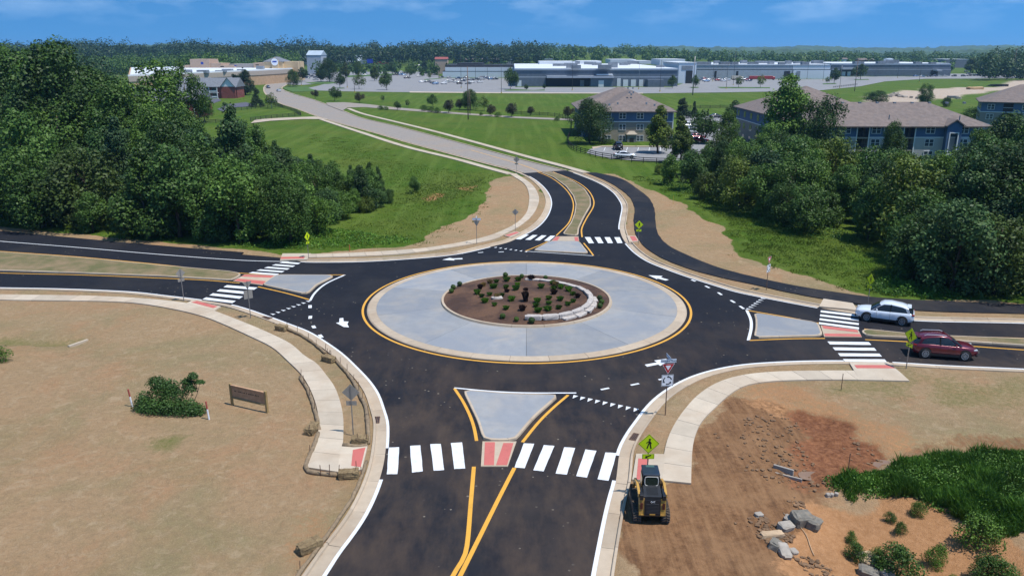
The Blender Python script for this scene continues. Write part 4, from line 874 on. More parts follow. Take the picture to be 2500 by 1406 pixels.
for px, b_, t_, key, wide in ((716, 213, 171, 'maple', 1), (805, 201, 143, 'maple', .95), (830, 216, 182, 'lawn', .9), (877, 219, 181, 'sparse', 1.1), (944, 221, 179, 'lawn', .85), (1246, 219, 170, 'lawn', .8), (1284, 222, 207, 'lawn', .7), (1328, 220, 206, 'lawn', .6), (1641, 217, 187, 'lawn', .85), (1697, 215, 186, 'lawn', .8), (1803, 215, 187, 'sparse', 1.1), (1856, 215, 184, 'sparse', 1.05),
                         (2036, 205, 169, 'lawn', .8), (2100, 195, 160, 'lawn', 1.1), (2019, 205, 188, 'sparse', 1), (844, 192, 154, 'pear', 1.3), (876, 188, 150, 'maple', .8), (915, 198, 162, 'pear', 1.2), (958, 184, 154, 'lawn', .9), (1000, 190, 162, 'lawn', 1), (1049, 194, 177, 'sparse', 1), (738, 200, 167, 'lawn', 1), (784, 200, 163, 'pear', 1.2), (2369, 178, 142, 'pear', 1.9), (2432, 178, 147, 'pear', 1.7), (1860, 183, 152, 'spruce', 1.1), (1265, 180, 140, 'pear', 1.9)):
    lab = {'maple': 'large dark round shade tree by the shop parking', 'lawn': 'neat dark green tree in the shop parking lot', 'sparse': 'thin crowned tree in the shop parking lot', 'pear': 'yellowish green tree among the shop parking', 'spruce': 'flat topped dark tree behind the red trucks'}[key]
    tree_px(key, px, b_, t_, 'parking_lot_tree', lab, LOT, wide)
for px, b_, t_ in ((1037, 180, 142), (1063, 175, 148), (1085, 172, 146), (1108, 171, 148)): tree_px('spruce', px, b_, t_, 'spruce_tree', 'dark spruce beside the white walled store', 'spruces by the white store', 1.1)
tree_px('maple', 1440, 352, 243, 'maple_tree', 'large dark maple hiding the corner of the three storey apartment house', wide=1.12); tree_px('pear', 1606, 376, 258, 'pear_tree', 'pyramid shaped pear tree before the apartment house', wide=1.15)
tree_px('pear', 1660, 400, 285, 'pear_tree', 'taller loose pear tree beside the parked red cars', wide=1.1); tree_px('lawn', 1712, 352, 276, 'broadleaf_tree', 'round tree standing over the parked red car', wide=.95); tree_px('oak2', 1770, 385, 272, 'broadleaf_tree', 'dark tree beside the apartment drive', wide=1.1)
tree_px('cedar', 1665, 290, 238, 'cedar_tree', 'wide dark evergreen clump behind the apartment house', wide=1.5); tree_px('cedar', 1694, 286, 246, 'cedar_tree', 'narrow dark evergreen behind the apartment house', wide=.8); tree_px('lawn', 1790, 300, 250, 'broadleaf_tree', 'round tree on the lawn behind the apartment drive', wide=1.1)
tree_px('cedar', 1728, 285, 265, 'cedar_tree', 'small clipped conical evergreen by the bin enclosure', wide=.6)
tree_px('oak3', 2258, 256, 203, 'broadleaf_tree', 'dark tree on the stripped earth behind the long apartments', wide=1.0); tree_px('young2', 2140, 254, 222, 'broadleaf_tree', 'wide low scrub tree on the stripped earth', wide=2.0); tree_px('young2', 2310, 262, 238, 'broadleaf_tree', 'low scrub behind the hip of the long apartment roof', wide=1.2); tree_px('young2', 2380, 300, 262, 'broadleaf_tree', 'scrub growing below the farthest blue apartments', wide=2.2)
tree_px('spruce', 600, 233, 162, 'spruce_tree', 'big dark conifer beside the brick gable house', wide=1.5); tree_px('cedar', 575, 228, 180, 'cedar_tree', 'dark conifer touching the brick gable house', wide=1.5); tree_px('cedar', 628, 262, 214, 'cedar_tree', 'dark conifer inside the black fence by the road', wide=1.2); tree_px('sparse', 664, 266, 228, 'lawn_tree', 'thin dark tree inside the black fence by the road', wide=1.1)
tree_px('oak1', 500, 298, 232, 'broadleaf_tree', 'round dark tree beside the pale concrete pole', wide=1.0); tree_px('lawn', 562, 240, 226, 'shrub', 'clipped round shrub at the brick house corner', cat='shrub'); tree_px('lawn', 548, 262, 250, 'shrub', 'clipped round shrub by the dark drive', cat='shrub'); tree_px('oak2', 20, 395, 92, 'broadleaf_tree', 'tall tree at the far side of the wood')
for px, py, s_ in ((930, 269, 10), (943, 270, 9), (1036, 272, 14), (1053, 275, 13), (1067, 277, 14), (1215, 287, 12), (1175, 283, 8), (1360, 296, 11)):
    tree_px('shrub', px, py, py - s_, 'shrub', 'small rounded shrub along the shop path', 'shrubs along the shop path', 1.2, 'shrub')
for px, py, s_ in ((1470, 352, 14), (1482, 353, 12), (1495, 353, 12), (1700, 353, 10), (1716, 352, 10)): tree_px('shrub', px, py, py - s_, 'shrub', 'clipped shrub at the foot of the apartment house', 'shrubs at the apartment house', 1.2, 'shrub')

# ------------------------------------------------------------------ planting in the central bed
BEDG = 'plants set in the mulch of the central island'
def plant_mesh(key, kind, seed):
    r = np.random.RandomState(seed)
    if kind == 'ball':
        d = r.normal(0, 1, (700, 3)); d /= np.linalg.norm(d, axis=1)[:, None]; P = d * (0.24 * r.uniform(0.75, 1.03, 700))[:, None]; P[:, 2] = P[:, 2] * 0.9 + 0.22; return leaf_mesh(key, P, d, 0.035, L_DARK, seed)
    n = {'tuft': 420, 'tan': 380, 'purple': 420, 'mid': 420}[kind]; mb = MB()
    for i in range(n):
        a = r.uniform(0, 2 * pi); lean = r.uniform(0.05, 0.75) if kind != 'tan' else r.uniform(0.1, 0.6); L = r.uniform(0.25, 0.62); w = 0.022 if kind != 'purple' else 0.035
        bx, by = r.normal(0, 0.09, 2); dx, dy = cos(a) * lean * L, sin(a) * lean * L; sx, sy = -sin(a) * w, cos(a) * w
        mb.add([(bx - sx, by - sy, 0), (bx + sx, by + sy, 0), (bx + dx * .55 + sx, by + dy * .55 + sy, L * .7), (bx + dx, by + dy, L * (1 - 0.35 * lean)), (bx + dx * .55 - sx, by + dy * .55 - sy, L * .7)], [(0, 1, 2, 3, 4)])
    return mb.mesh(key, {'tuft': L_WEED, 'mid': L_MID, 'tan': L_TAN, 'purple': L_PURPLE}[kind])
PM = {k: [plant_mesh(k + '_plant', k, 60 + 7 * i + j) for j in range(2)] for i, k in enumerate(('ball', 'tuft', 'tan', 'purple', 'mid'))}
PNAME = {'ball': ('boxwood', 'small clipped round boxwood near the kerb of the mulch bed'), 'tuft': ('perennial', 'bright green tufted plant in the mulch bed'), 'mid': ('perennial', 'dark green bushy plant in the mulch bed'), 'tan': ('ornamental_grass', 'tan dried ornamental grass clump in the mulch bed'), 'purple': ('dark_shrub', 'dark purple leaved shrub in the mulch bed')}
def bed_plant(zx, zy, kind, s=1.0, tallf=1.0, label=None):
    px, py = 1050 + zx / 5.556, 650 + zy / 5.556; x, y = G(px, py, 0.6); x, y = G(px, py, bed_z(x, y)); n_, lab = PNAME[kind]
    if math.hypot(x - CC[0], y - CC[1]) > R_IN - 0.35: q = (R_IN - 0.4) / math.hypot(x - CC[0], y - CC[1]); x, y = CC[0] + (x - CC[0]) * q, CC[1] + (y - CC[1]) * q
    o = link(n_, PM[kind][rnd.randint(0, 1)], None, (x, y, bed_z(x, y)), rnd.uniform(0, 6.28), (s, s, s * tallf)); tag(o, label or lab, 'plant', None if label else BEDG)
for zx, zy in ((290, 360), (305, 310), (360, 262), (985, 712), (1172, 752), (1378, 780), (2300, 458), (2325, 513), (2303, 568), (1245, 158), (1565, 178), (1022, 142)): bed_plant(zx, zy, 'ball', rnd.uniform(0.95, 1.2))
for zx, zy in ((640, 375), (745, 490), (808, 398), (862, 300), (900, 222), (875, 535), (1030, 585), (1105, 465), (1165, 322), (1185, 270), (1455, 485), (1465, 620), (1600, 600), (1610, 515), (1665, 250), (1775, 303), (1880, 338), (1765, 465), (1870, 530), (1435, 545), (1505, 298), (1940, 490)): bed_plant(zx, zy, 'tuft', rnd.uniform(0.62, 0.9))
for zx, zy in ((1040, 205), (1030, 300), (1680, 320), (1935, 390), (1745, 578), (700, 420), (970, 412), (1610, 450), (1195, 200)): bed_plant(zx, zy, 'mid', rnd.uniform(0.65, 0.95))
for zx, zy in ((810, 232), (725, 272), (905, 430), (1700, 270)): bed_plant(zx, zy, 'tan', rnd.uniform(0.7, 0.95))
for zx, zy, s_, tl in ((680, 310, 1.3, 1.4), (1040, 350, 1.3, .9), (1680, 380, 1.5, 1.1), (2000, 425, 1.35, 1.2), (1250, 595, 1.6, 1.2), (1380, 190, 1.7, 1.2), (1300, 330, 1.2, 0.8)): bed_plant(zx, zy, 'purple', s_ * 0.5, tl)
bed_plant(1293, 478, 'purple', 0.75, 2.6, 'tallest dark purple shrub at the centre of the mulch bed')
# limestone blocks retaining the bed
m, t, b, _ = nt('limestone'); M_LIME = m
f1 = noise(t, 2.5, 5, 0.65); f2 = noise(t, 14, 4, 0.7); c = mix(t, ramp(t, f1, 0.35, 0.65), (0.33, 0.295, 0.27), (0.50, 0.45, 0.41)); c = mix(t, ramp(t, f2, 0.5, 0.72, 0, 0.5), c, (0.26, 0.225, 0.20)); t.links.new(c, b.inputs['Base Color']); b.inputs['Roughness'].default_value = 0.9; bump(t, b, f2, 0.7, 0.05)
def rock(name, sx, sy, sz, seed, mat, parent=None, loc=(0, 0, 0), rz=0.0, rough_=0.12, sub=2, tilt=0.0):
    """a blocky stone: bevelled box pushed about with noise"""
    r = random.Random(seed); bm = bmesh.new(); bmesh.ops.create_cube(bm, size=1.0); bmesh.ops.bevel(bm, geom=list(bm.edges), offset=0.14, segments=1, affect='EDGES'); bmesh.ops.triangulate(bm, faces=bm.faces)
    if sub > 1: bmesh.ops.subdivide_edges(bm, edges=bm.edges, cuts=1)
    k = r.uniform(0, 50)
    for v in bm.verts:
        n_ = float(fbm(np.array([v.co.x * 1.5 + k]), np.array([v.co.y * 1.5 + v.co.z * 2.3 + k]), 0.8, 3, seed % 50)[0]); v.co *= 1 + rough_ * 2 * n_; v.co += Vector((r.uniform(-1, 1), r.uniform(-1, 1), r.uniform(-1, 1))) * rough_ * 0.28
        v.co.x *= sx; v.co.y *= sy; v.co.z *= sz
    me = bpy.data.meshes.new(name); bm.to_mesh(me); bm.free(); me.materials.append(mat); o = link(name, me, parent, loc, rz); o.rotation_euler = (tilt, tilt * 0.6, rz); return o
WALLZ = [(1285, 182), (1400, 184), (1510, 190), (1600, 200), (1690, 214), (1850, 246), (1960, 272), (2040, 305), (2110, 345), (2165, 395), (2185, 450), (2170, 510), (2110, 575), (2020, 618), (1910, 655), (1800, 678), (1720, 692), (1630, 702), (1535, 706), (1400, 708), (1285, 706)]
WP = smooth_line([G(1050 + a / 5.556, 650 + b_ / 5.556, 0.66) for a, b_ in WALLZ], 0.3); nst = 13; WPn = resample(WP, 1, n=nst + 1)
wall = thing('stone_wall', (CC[0] + 4.5, CC[1], 0.5), 'curved low wall of pale limestone blocks round the mulch bed plants', 'stone wall')
for k in range(nst):
    a, b_ = np.array(WPn[k]), np.array(WPn[k + 1]); c_ = (a + b_) / 2; L = np.linalg.norm(b_ - a); hh = 0.20 + 0.34 * min(1.0, max(0.0, (k - 3) / 4.0))
    rock('stone', L * 0.98, 0.48, hh * 0.85, 300 + k, M_LIME, wall, (c_[0] - wall.location.x, c_[1] - wall.location.y, bed_z(*c_) + hh * 0.36 - 0.5), math.atan2(b_[1] - a[1], b_[0] - a[0]), 0.07)
    if 6 <= k <= 10: rock('stone', L * 0.9, 0.55, 0.28, 340 + k, M_LIME, wall, (c_[0] + 0.28 - wall.location.x, c_[1] - 0.22 - wall.location.y, bed_z(*c_) - 0.5), math.atan2(b_[1] - a[1], b_[0] - a[0]) + 0.1, 0.09)
x, y = G(1050 + 905 / 5.556, 650 + 440 / 5.556, 0.75); tag(rock('bed_boulder', 0.95, 0.5, 0.28, 380, M_LIME, None, (x, y, bed_z(x, y) + 0.05), 0.2, 0.12), 'flat pale stone lying among the plants of the mulch bed', 'rock')
# ------------------------------------------------------------------ road signs
def plate(poly, y0, y1):
    """2D outline in the sign plane (x, z), extruded from y0 to y1 (the face looks to -y)"""
    m = MB().prism(poly, 0, 1); a, b_ = y0, y1
    m.v = [(x, a + (b_ - a) * z_, y) for x, y, z_ in m.v]; return m
def reg(n, r, c=(0, 0), a0=0.0): return [(c[0] + r * cos(a0 + 2 * pi * k / n), c[1] + r * sin(a0 + 2 * pi * k / n)) for k in range(n)]
def rot2(pts, a, c=(0, 0)): return [(c[0] + p[0] * cos(a) - p[1] * sin(a), c[1] + p[0] * sin(a) + p[1] * cos(a)) for p in pts]
def strip(a, b_, w):
    d = np.array(b_) - np.array(a); L = np.linalg.norm(d); n_ = np.array([-d[1], d[0]]) / L * w / 2; return [tuple(np.array(a) - n_), tuple(np.array(b_) - n_), tuple(np.array(b_) + n_), tuple(np.array(a) + n_)]
def frame_of(poly, w):
    k = 1 - w; out = []
    n = len(poly); c = np.mean(np.array(poly), axis=0)
    for i in range(n):
        a, b_ = np.array(poly[i]), np.array(poly[(i + 1) % n]); out.append([tuple(a), tuple(b_), tuple(c + (b_ - c) * k), tuple(c + (a - c) * k)])
    return out
def walker(s=1.0, cz=0.0):
    P = [reg(12, 0.065 * s, (0.045 * s, cz + 0.27 * s)), [(-0.03 * s, cz + 0.18 * s), (0.07 * s, cz + 0.19 * s), (0.10 * s, cz + 0.0 * s), (-0.01 * s, cz - 0.02 * s)],
         strip((0.0, cz + 0.02 * s), (-0.10 * s, cz - 0.30 * s), 0.075 * s), strip((0.07 * s, cz + 0.02 * s), (0.14 * s, cz - 0.30 * s), 0.075 * s), strip((-0.02 * s, cz + 0.15 * s), (-0.15 * s, cz + 0.04 * s), 0.05 * s), strip((0.07 * s, cz + 0.15 * s), (0.15 * s, cz + 0.0), 0.05 * s)]
    return P
def text_mesh(name, s, size, mat, depth=0.002):
    cu = bpy.data.curves.new('lettering', 'FONT'); cu.body = s; cu.size = size; cu.extrude = depth; cu.align_x = 'CENTER'; cu.align_y = 'CENTER'; cu.resolution_u = 2
    o = bpy.data.objects.new('lettering', cu); COL.objects.link(o); dg = bpy.context.evaluated_depsgraph_get(); me = bpy.data.meshes.new_from_object(o.evaluated_get(dg)); bpy.data.objects.remove(o); bpy.data.curves.remove(cu)
    me.name = name; me.materials.clear(); me.materials.append(mat); return me
def post(root, h, mat=M_STEEL):
    m = MB(); m.box((0, 0.02, h / 2 - 0.15), (0.055, 0.04, h + 0.3)); m.build('post', mat, root)
def diamond_sign(px, rz, label, h=3.35, s=0.52, back=False, plaque=True, lean=0.0, mat=None, flat=1.0):
    x, y = G(*px); r = thing('road_sign', (x, y, gz(x, y)), label, 'sign', None, rz); r.rotation_euler = (lean, 0, rz); post(r, h - s * 0.2)
    face = mat or M_SIGNY; zc = h - s; d = [(0, zc + s), (-s, zc), (0, zc - s), (s, zc)]
    pl = plate(d, -0.012, -0.008).build('diamond_plate', face if not back else M_SIGNB, r)
    if not back:
        bm_ = MB()
        for q in frame_of([(0, s * .97), (-s * .97, 0), (0, -s * .97), (s * .97, 0)], 0.045):
            p_ = plate([(a, b_ + zc) for a, b_ in q], -0.015, -0.0125); bm_.add(p_.v, p_.f)
        bm_.build('border', M_BLACK, pl)
        sy = MB()
        for q in walker(s * 1.62, zc): p_ = plate(q, -0.018, -0.0127); sy.add(p_.v, p_.f)
        sy.build('walking_figure', M_BLACK, pl)
        plate(d, -0.004, 0.0).build('plate_backing', M_SIGNB if not label.startswith('lime') else M_SIGNY, r)
    else: plate([(a * 0.99, b_) for a, b_ in d], -0.004, 0.0).build('plate_backing', M_SIGNB, r)
    if plaque:
        z0 = zc - s - 0.17; q = [(-0.31, z0 - 0.14), (0.31, z0 - 0.14), (0.31, z0 + 0.14), (-0.31, z0 + 0.14)]; pk = plate(q, -0.012, -0.008).build('plaque', face if not back else M_SIGNB, r)
        if not back:
            a_ = MB()
            for g in ([(-0.16, z0 - 0.08), (-0.02, z0 - 0.09), (-0.05, z0 - 0.03), (0.16, z0 + 0.05), (0.13, z0 + 0.10), (-0.08, z0 + 0.02), (-0.12, z0 + 0.05)],): p_ = plate(g, -0.016, -0.0125); a_.add(p_.v, p_.f)
            for q2 in frame_of([(-0.30, -0.13), (0.30, -0.13), (0.30, 0.13), (-0.30, 0.13)], 0.05): p_ = plate([(a, b_ + z0) for a, b_ in q2], -0.015, -0.0127); a_.add(p_.v, p_.f)
            a_.build('arrow', M_BLACK, pk)
    return r
diamond_sign((1577, 1212), 0.02, 'lime walking figure sign behind the yellow track loader', 3.45, 0.54)
diamond_sign((1558, 598), 0.05, 'lime walking figure sign beside the trail at the crossing past the island', 2.9, 0.52)
diamond_sign((2211, 903), radians(-72), 'lime walking figure sign beside the maroon car', 3.1, 0.56, lean=0.0)
diamond_sign((2117, 748), radians(-78), 'lime sign seen nearly edge-on behind the white car', 3.0, 0.52)
diamond_sign((754, 632), radians(70), 'lime sign seen nearly edge-on before the dark wood', 3.0, 0.52)
diamond_sign((863, 1065), pi, 'back of a grey diamond sign and plaque between straw rolls', 3.3, 0.52, True)
diamond_sign((449, 737), radians(-130), 'grey back of a diamond sign on the verge before the striped crossing', 3.1, 0.46, True)
diamond_sign((1258, 568), pi, 'grey back of a sign beside the pale curved sidewalk', 3.0, 0.42, True, False)
diamond_sign((1261, 426), pi, 'grey back of a diamond sign where old and new road meet', 3.3, 0.60, True)
def square(c, a, b_): return [(-a, c - b_), (a, c - b_), (a, c + b_), (-a, c + b_)]
def yield_sign(px, rz, label, front=True, street=None, square_plate=True, h=3.55):
    x, y = G(*px); r = thing('road_sign', (x, y, gz(x, y)), label, 'sign', None, rz); post(r, h + (0.25 if street else 0), M_RUST if front else M_STEEL)
    z0 = h - 0.86 if square_plate else h - 0.75; tri = [(-0.40, h - 0.06), (0, h - 0.75), (0.40, h - 0.06)]
    tp = plate(tri, -0.012, -0.006).build('give_way_plate', M_SIGNR if front else M_SIGNB, r)
    if front:
        c = (0, h - 0.29); inner = [(c[0] + (a - c[0]) * 0.46, c[1] + (b_ - c[1]) * 0.46) for a, b_ in tri]; plate(inner, -0.016, -0.0125).build('white_centre', M_SIGNW, tp)
        rim = MB()
        for q in frame_of([(a - c[0], b_ - c[1]) for a, b_ in tri], 0.07): p_ = plate([(a + c[0], b_ + c[1]) for a, b_ in q], -0.0155, -0.0127); rim.add(p_.v, p_.f)
        rim.build('white_rim', M_SIGNW, tp)
    if square_plate:
        zc = h - 1.18; sp = plate(square(zc, 0.38, 0.38), -0.012, -0.006).build('roundabout_plate', M_SIGNW if front else M_SIGNB, r)
        if front:
            ar = MB()
            for k in range(3):
                a0 = radians(10 + 120 * k); n_ = 8; R0, R1 = 0.215, 0.285; A = [a0 + radians(68) * i / n_ for i in range(n_ + 1)]
                q = [(R1 * cos(a), zc + R1 * sin(a)) for a in A] + [(R0 * cos(a), zc + R0 * sin(a)) for a in A[::-1]]; p_ = plate(q, -0.016, -0.0125); ar.add(p_.v, p_.f)
                e = A[-1]; q = [(0.335 * cos(e), zc + 0.335 * sin(e)), (0.25 * cos(e + 0.42), zc + 0.25 * sin(e + 0.42)), (0.165 * cos(e), zc + 0.165 * sin(e))]; p_ = plate(q, -0.0162, -0.0124); ar.add(p_.v, p_.f)
            for q in frame_of([(-0.36, -0.36), (0.36, -0.36), (0.36, 0.36), (-0.36, 0.36)], 0.05): p_ = plate([(a, b_ + zc) for a, b_ in q], -0.0158, -0.0127); ar.add(p_.v, p_.f)
            ar.build('circling_arrows', M_BLACK, sp)
    if street:
        z1 = h + 0.12; bl = plate(square(z1, 0.50, 0.115), -0.012, -0.006).build('street_name_blade', pm('blade_blue_white', (0.55, 0.62, 0.72), 0.4, 0.05), r)
        if front:
            o = link('lettering', text_mesh('lettering', street, 0.17, M_BLACK), bl, (0, -0.0155, z1)); o.rotation_euler = (pi / 2, 0, 0)
        b2 = MB().box((0, 0.02, h + 0.36), (0.01, 0.85, 0.22)); b2.build('cross_street_blade', MATS['blade_blue_white'], r)
    return r
yield_sign((1624, 1017), 0.12, 'street name, give way and circling arrows sign on the mulched verge', True, 'Veterans Pkwy')
yield_sign((1871, 711), radians(48), 'narrow view of give way and circling arrows sign beside the trail', True, None, h=3.35)
yield_sign((612, 779), radians(-140), 'grey backs of a give way and square sign by the striped crossing', False, None, h=3.3)
yield_sign((1164, 598), pi - 0.1, 'grey sign back with pale street name blades on the curved verge', False, 'Veterans Pkwy', False, h=2.9)
# ------------------------------------------------------------------ straw bales, straw rolls and stakes
m, t, b, _ = nt('straw'); M_STRAW = m
f1 = noise(t, 3, 4, 0.6); f2 = noise(t, 30, 3, 0.8); c = mix(t, ramp(t, f1, 0.35, 0.65), (0.20, 0.135, 0.065), (0.34, 0.245, 0.125)); c = mix(t, ramp(t, f2, 0.45, 0.7, 0, 0.75), c, (0.085, 0.055, 0.028)); t.links.new(c, b.inputs['Base Color']); b.inputs['Roughness'].default_value = 0.95; bump(t, b, f2, 1.0, 0.04)
def bale_mesh(seed):
    r = random.Random(seed); bm = bmesh.new(); bmesh.ops.create_cube(bm, size=1.0); bmesh.ops.subdivide_edges(bm, edges=bm.edges, cuts=5, use_grid_fill=True)
    for v in bm.verts:
        p = v.co.copy(); q = max(abs(p.x), abs(p.y), abs(p.z)); v.co = p * (0.86 + 0.14 * 0.5 / max(0.01, p.length) ) if q > 0.4 else p; v.co += Vector([r.uniform(-.035, .035) for _ in range(3)]); v.co.x *= 1.0; v.co.y *= 0.5; v.co.z *= 0.42
    me = bpy.data.meshes.new('bale'); bm.to_mesh(me); bm.free(); me.materials.append(M_STRAW); return me
def bristles(n, sx, sy, sz, seed):
    r = np.random.RandomState(seed); mb = MB()
    for i in range(n):
        f = r.randint(0, 5); p = np.array([r.uniform(-sx, sx), r.uniform(-sy, sy), r.uniform(-sz, sz)]); ax = [0, 0, 1, 1, 2][f]; sg = [-1, 1, -1, 1, 1][f]; p[ax] = sg * (sx, sy, sz)[ax]; d = r.normal(0, 1, 3); d[ax] = abs(d[ax]) * sg * 0.6; d = d / np.linalg.norm(d) * r.uniform(0.05, 0.14); w = np.cross(d, r.normal(0, 1, 3)); w = w / np.linalg.norm(w) * 0.006
        mb.add([p - w, p + w, p + d], [(0, 1, 2)])
    return mb
for i, (px, rz, lab) in enumerate((((688, 809), -0.4, 'straw bale at the upper end of the straw roll on the kerb'), ((803, 884), -0.6, 'straw bale bristling with bundled stakes between two straw rolls'), ((762, 1056), 1.4, 'straw bale beside the sidewalk on the sign board side'), ((880, 1084), 0.1, 'straw bale at the foot of the grey diamond sign back'), ((852, 1168), 0.12, 'straw bale at the low end of the muddy ramp'), ((757, 1345), 0.75, 'straw bale alone on the bare slope below the ramp'))):
    x, y = G(*px); o = thing('straw_bale', (x, y, gz(x, y) + 0.2), lab, 'straw bale', None, rz); o.scale = (1.0 + 0.08 * (i % 3), 1.1, 1.15); link('bale_body', bale_mesh(i), o); bristles(420, .47, .25, .21, i).build('loose_straw', M_STRAW, o)['kind'] = 'stuff'
    for k in (-0.22, 0.22): MB().tube([(k, -0.245, -0.2), (k, -0.25, 0.2), (k, 0.25, 0.2), (k, 0.245, -0.2)], 0.008, 4).build('twine', M_RUST, o)
def wattle(px, lab, r0=0.13):
    pts = smooth_line(GL(px), 0.35); P = []
    for k, (x, y) in enumerate(pts): P.append((x + rnd.uniform(-.02, .02), y + rnd.uniform(-.02, .02), gz(x, y) + r0 * 0.75 + rnd.uniform(-.02, .02)))
    tag(MB().tube(P, [r0 * rnd.uniform(0.86, 1.12) for _ in P], 9).build('straw_roll', pm('roll_netting', (0.215, 0.155, 0.095), 0.95, 0.3, 5, bmp=0.8, bscale=25), smooth=True), lab, 'straw roll')
wattle([(702, 808), (725, 818), (751, 832), (775, 849), (794, 866)], 'straw roll along the kerb back between the first two bales')
wattle([(820, 884), (851, 920), (868.7, 948), (881.5, 976), (891.7, 996), (897, 1033), (900, 1070), (899, 1087)], 'long straw roll along the kerb back past the storm drain')
wattle([(896, 1092), (870, 1095), (838, 1092)], 'short straw roll across the verge end at the ramp')
wattle([(734, 925), (753.5, 961), (766, 996), (775, 1032), (778, 1055)], 'straw roll along the sidewalk edge facing the sign board')
wattle([(777, 1062), (768, 1090), (752, 1127), (747, 1147), (756, 1157), (790, 1162), (830, 1165)], 'straw roll bending round the end of the sidewalk')
wattle([(895, 1130), (872, 1198), (840, 1254), (790, 1325), (742, 1392), (715, 1430)], 'low straw roll along the kerb below the crossing', 0.10)
STK = [(700, 805), (726, 818), (754, 833), (772, 850), (794, 862), (800, 872), (805, 873), (809, 875), (831, 892), (848, 912), (864, 936), (877, 962), (884, 984), (902, 1022), (735, 930), (744, 944), (757, 974), (768, 1006), (757, 1066), (784, 1164), (805, 1166), (827, 1168), (866, 1170), (870, 1152), (882, 1165), (733, 1398), (895, 1088), (877, 1088), (757, 1110)]
for i, px in enumerate(STK):
    x, y = G(*px); h = rnd.uniform(0.55, 0.85); o = MB().box((0, 0, h / 2 - 0.1), (0.035, 0.03, h + 0.2), 0, 0.9).build('wooden_stake', M_RUST, None, loc=(x, y, gz(x, y))); o.rotation_euler = (rnd.uniform(-.12, .12), rnd.uniform(-.12, .12), rnd.uniform(0, 3)); tag(o, 'thin wooden stake pinning the straw rolls', 'stake', 'stakes along the straw rolls')
# ------------------------------------------------------------------ sign board, marker posts and their bush
M_CEDARW = pm('routed_board', (0.40, 0.235, 0.135), 0.75, 0.25, 2.5, bmp=0.3, bscale=14); M_POSTW = pm('treated_post', (0.30, 0.205, 0.085), 0.8, 0.2, 3)
A, B = np.array(G(568, 991)), np.array(G(653, 1011)); ang = math.atan2(B[1] - A[1], B[0] - A[0]); Lb = float(np.linalg.norm(B - A))
r = thing('wooden_sign', (A[0], A[1], gz(*A)), 'brown wooden board sign on two posts in the bare field', 'sign', None, ang)
for k in (0, Lb): MB().box((k, 0, 0.65), (0.15, 0.15, 1.7)).build('post', M_POSTW, r, bevel=0.01)
bd = MB().box((Lb / 2, 0, 0.98), (Lb - 0.16, 0.07, 0.80)).build('board', M_CEDARW, r); MB().box((Lb / 2, -0.045, 1.42), (Lb - 0.16, 0.13, 0.06)).build('top_rail', M_CEDARW, r); MB().box((Lb / 2, -0.04, 0.55), (Lb - 0.16, 0.12, 0.06)).build('bottom_rail', M_POSTW, r)
rr = random.Random(3); x0 = 0.36
while x0 < Lb - 0.55:
    w_ = rr.uniform(0.05, 0.10); MB().box((x0, -0.037, 1.06 + rr.uniform(-.01, .01)), (w_ * 0.8, 0.006, 0.085 if rr.random() < 0.7 else 0.055)).build('worn_letter', M_BLACK, bd); x0 += w_ + (0.03 if rr.random() < 0.8 else 0.1)
for px, lab, ln in (((324, 996), 'red and white marker post on the open side of the field bush', 0.10), ((511, 1027), 'red and white marker post on the sign board side of the bush', 0.06)):
    x, y = G(*px); h = 1.22; r = thing('marker_post', (x, y, gz(x, y)), lab, 'post'); r.rotation_euler = (0, -ln, 0)
    MB().lathe([(0.05, -0.2), (0.05, h * 0.58)], 10).build('white_sleeve', M_SIGNW, r); MB().lathe([(0.051, h * 0.58), (0.051, h), (0.02, h + 0.01)], 10).build('red_cap', pm('faded_red', (0.34, 0.07, 0.055), 0.6), r)
def bush_mesh(name, blobs, n, leaf, mat, seed, zs=1.0):
    r = np.random.RandomState(seed); P = []; D = []
    for (cx, cy, cz, rx, ry, rz_, w) in blobs:
        k = int(n * w); d = r.normal(0, 1, (k, 3)); d[:, 2] = np.abs(d[:, 2]) * 1.0 - 0.25 * r.rand(k); d /= np.linalg.norm(d, axis=1)[:, None]; q = r.uniform(0.45, 1.08, k)[:, None]; P.append(np.array([cx, cy, cz]) + d * q * np.array([rx, ry, rz_])); D.append(d + np.array([0, 0, .2]))
    return leaf_mesh(name, np.concatenate(P), np.concatenate(D), leaf, mat, seed)
x, y = G(415, 1008); r = thing('field_bush', (x, y, gz(x, y)), 'green bush between two red and white marker posts', 'bush')
link('foliage', bush_mesh('foliage', [(-1.7, 0.3, .2, .8, .7, .6, .16), (-0.8, 0, .2, .95, .8, 1.0, .24), (0.2, -0.1, .2, 1.1, .8, 1.0, .26), (1.2, -0.3, .2, 1.0, .7, .8, .2), (1.9, -0.35, .15, .6, .5, .6, .1), (-0.5, .3, 1.2, .8, .6, .7, .12), (0.1, .2, 1.1, .7, .5, .6, .1)], 8000, 0.058, L_LIGHT, 71), r)
link('upper_shoots', bush_mesh('upper_shoots', [(-0.75, .3, 1.75, .7, .5, .55, .2), (-0.1, .3, 1.5, .8, .6, .6, .2), (0.6, .1, 1.1, .7, .5, .6, .12), (-1.6, .2, .8, .6, .5, .5, .1), (1.35, .2, 1.4, .5, .4, .7, .22), (1.65, .2, 2.2, .35, .3, .4, .12), (2.0, .2, 1.9, .4, .2, .2, .1), (1.2, .2, 1.9, .4, .3, .3, .1)], 3400, 0.06, L_LIGHT, 72), r)
mb = MB()
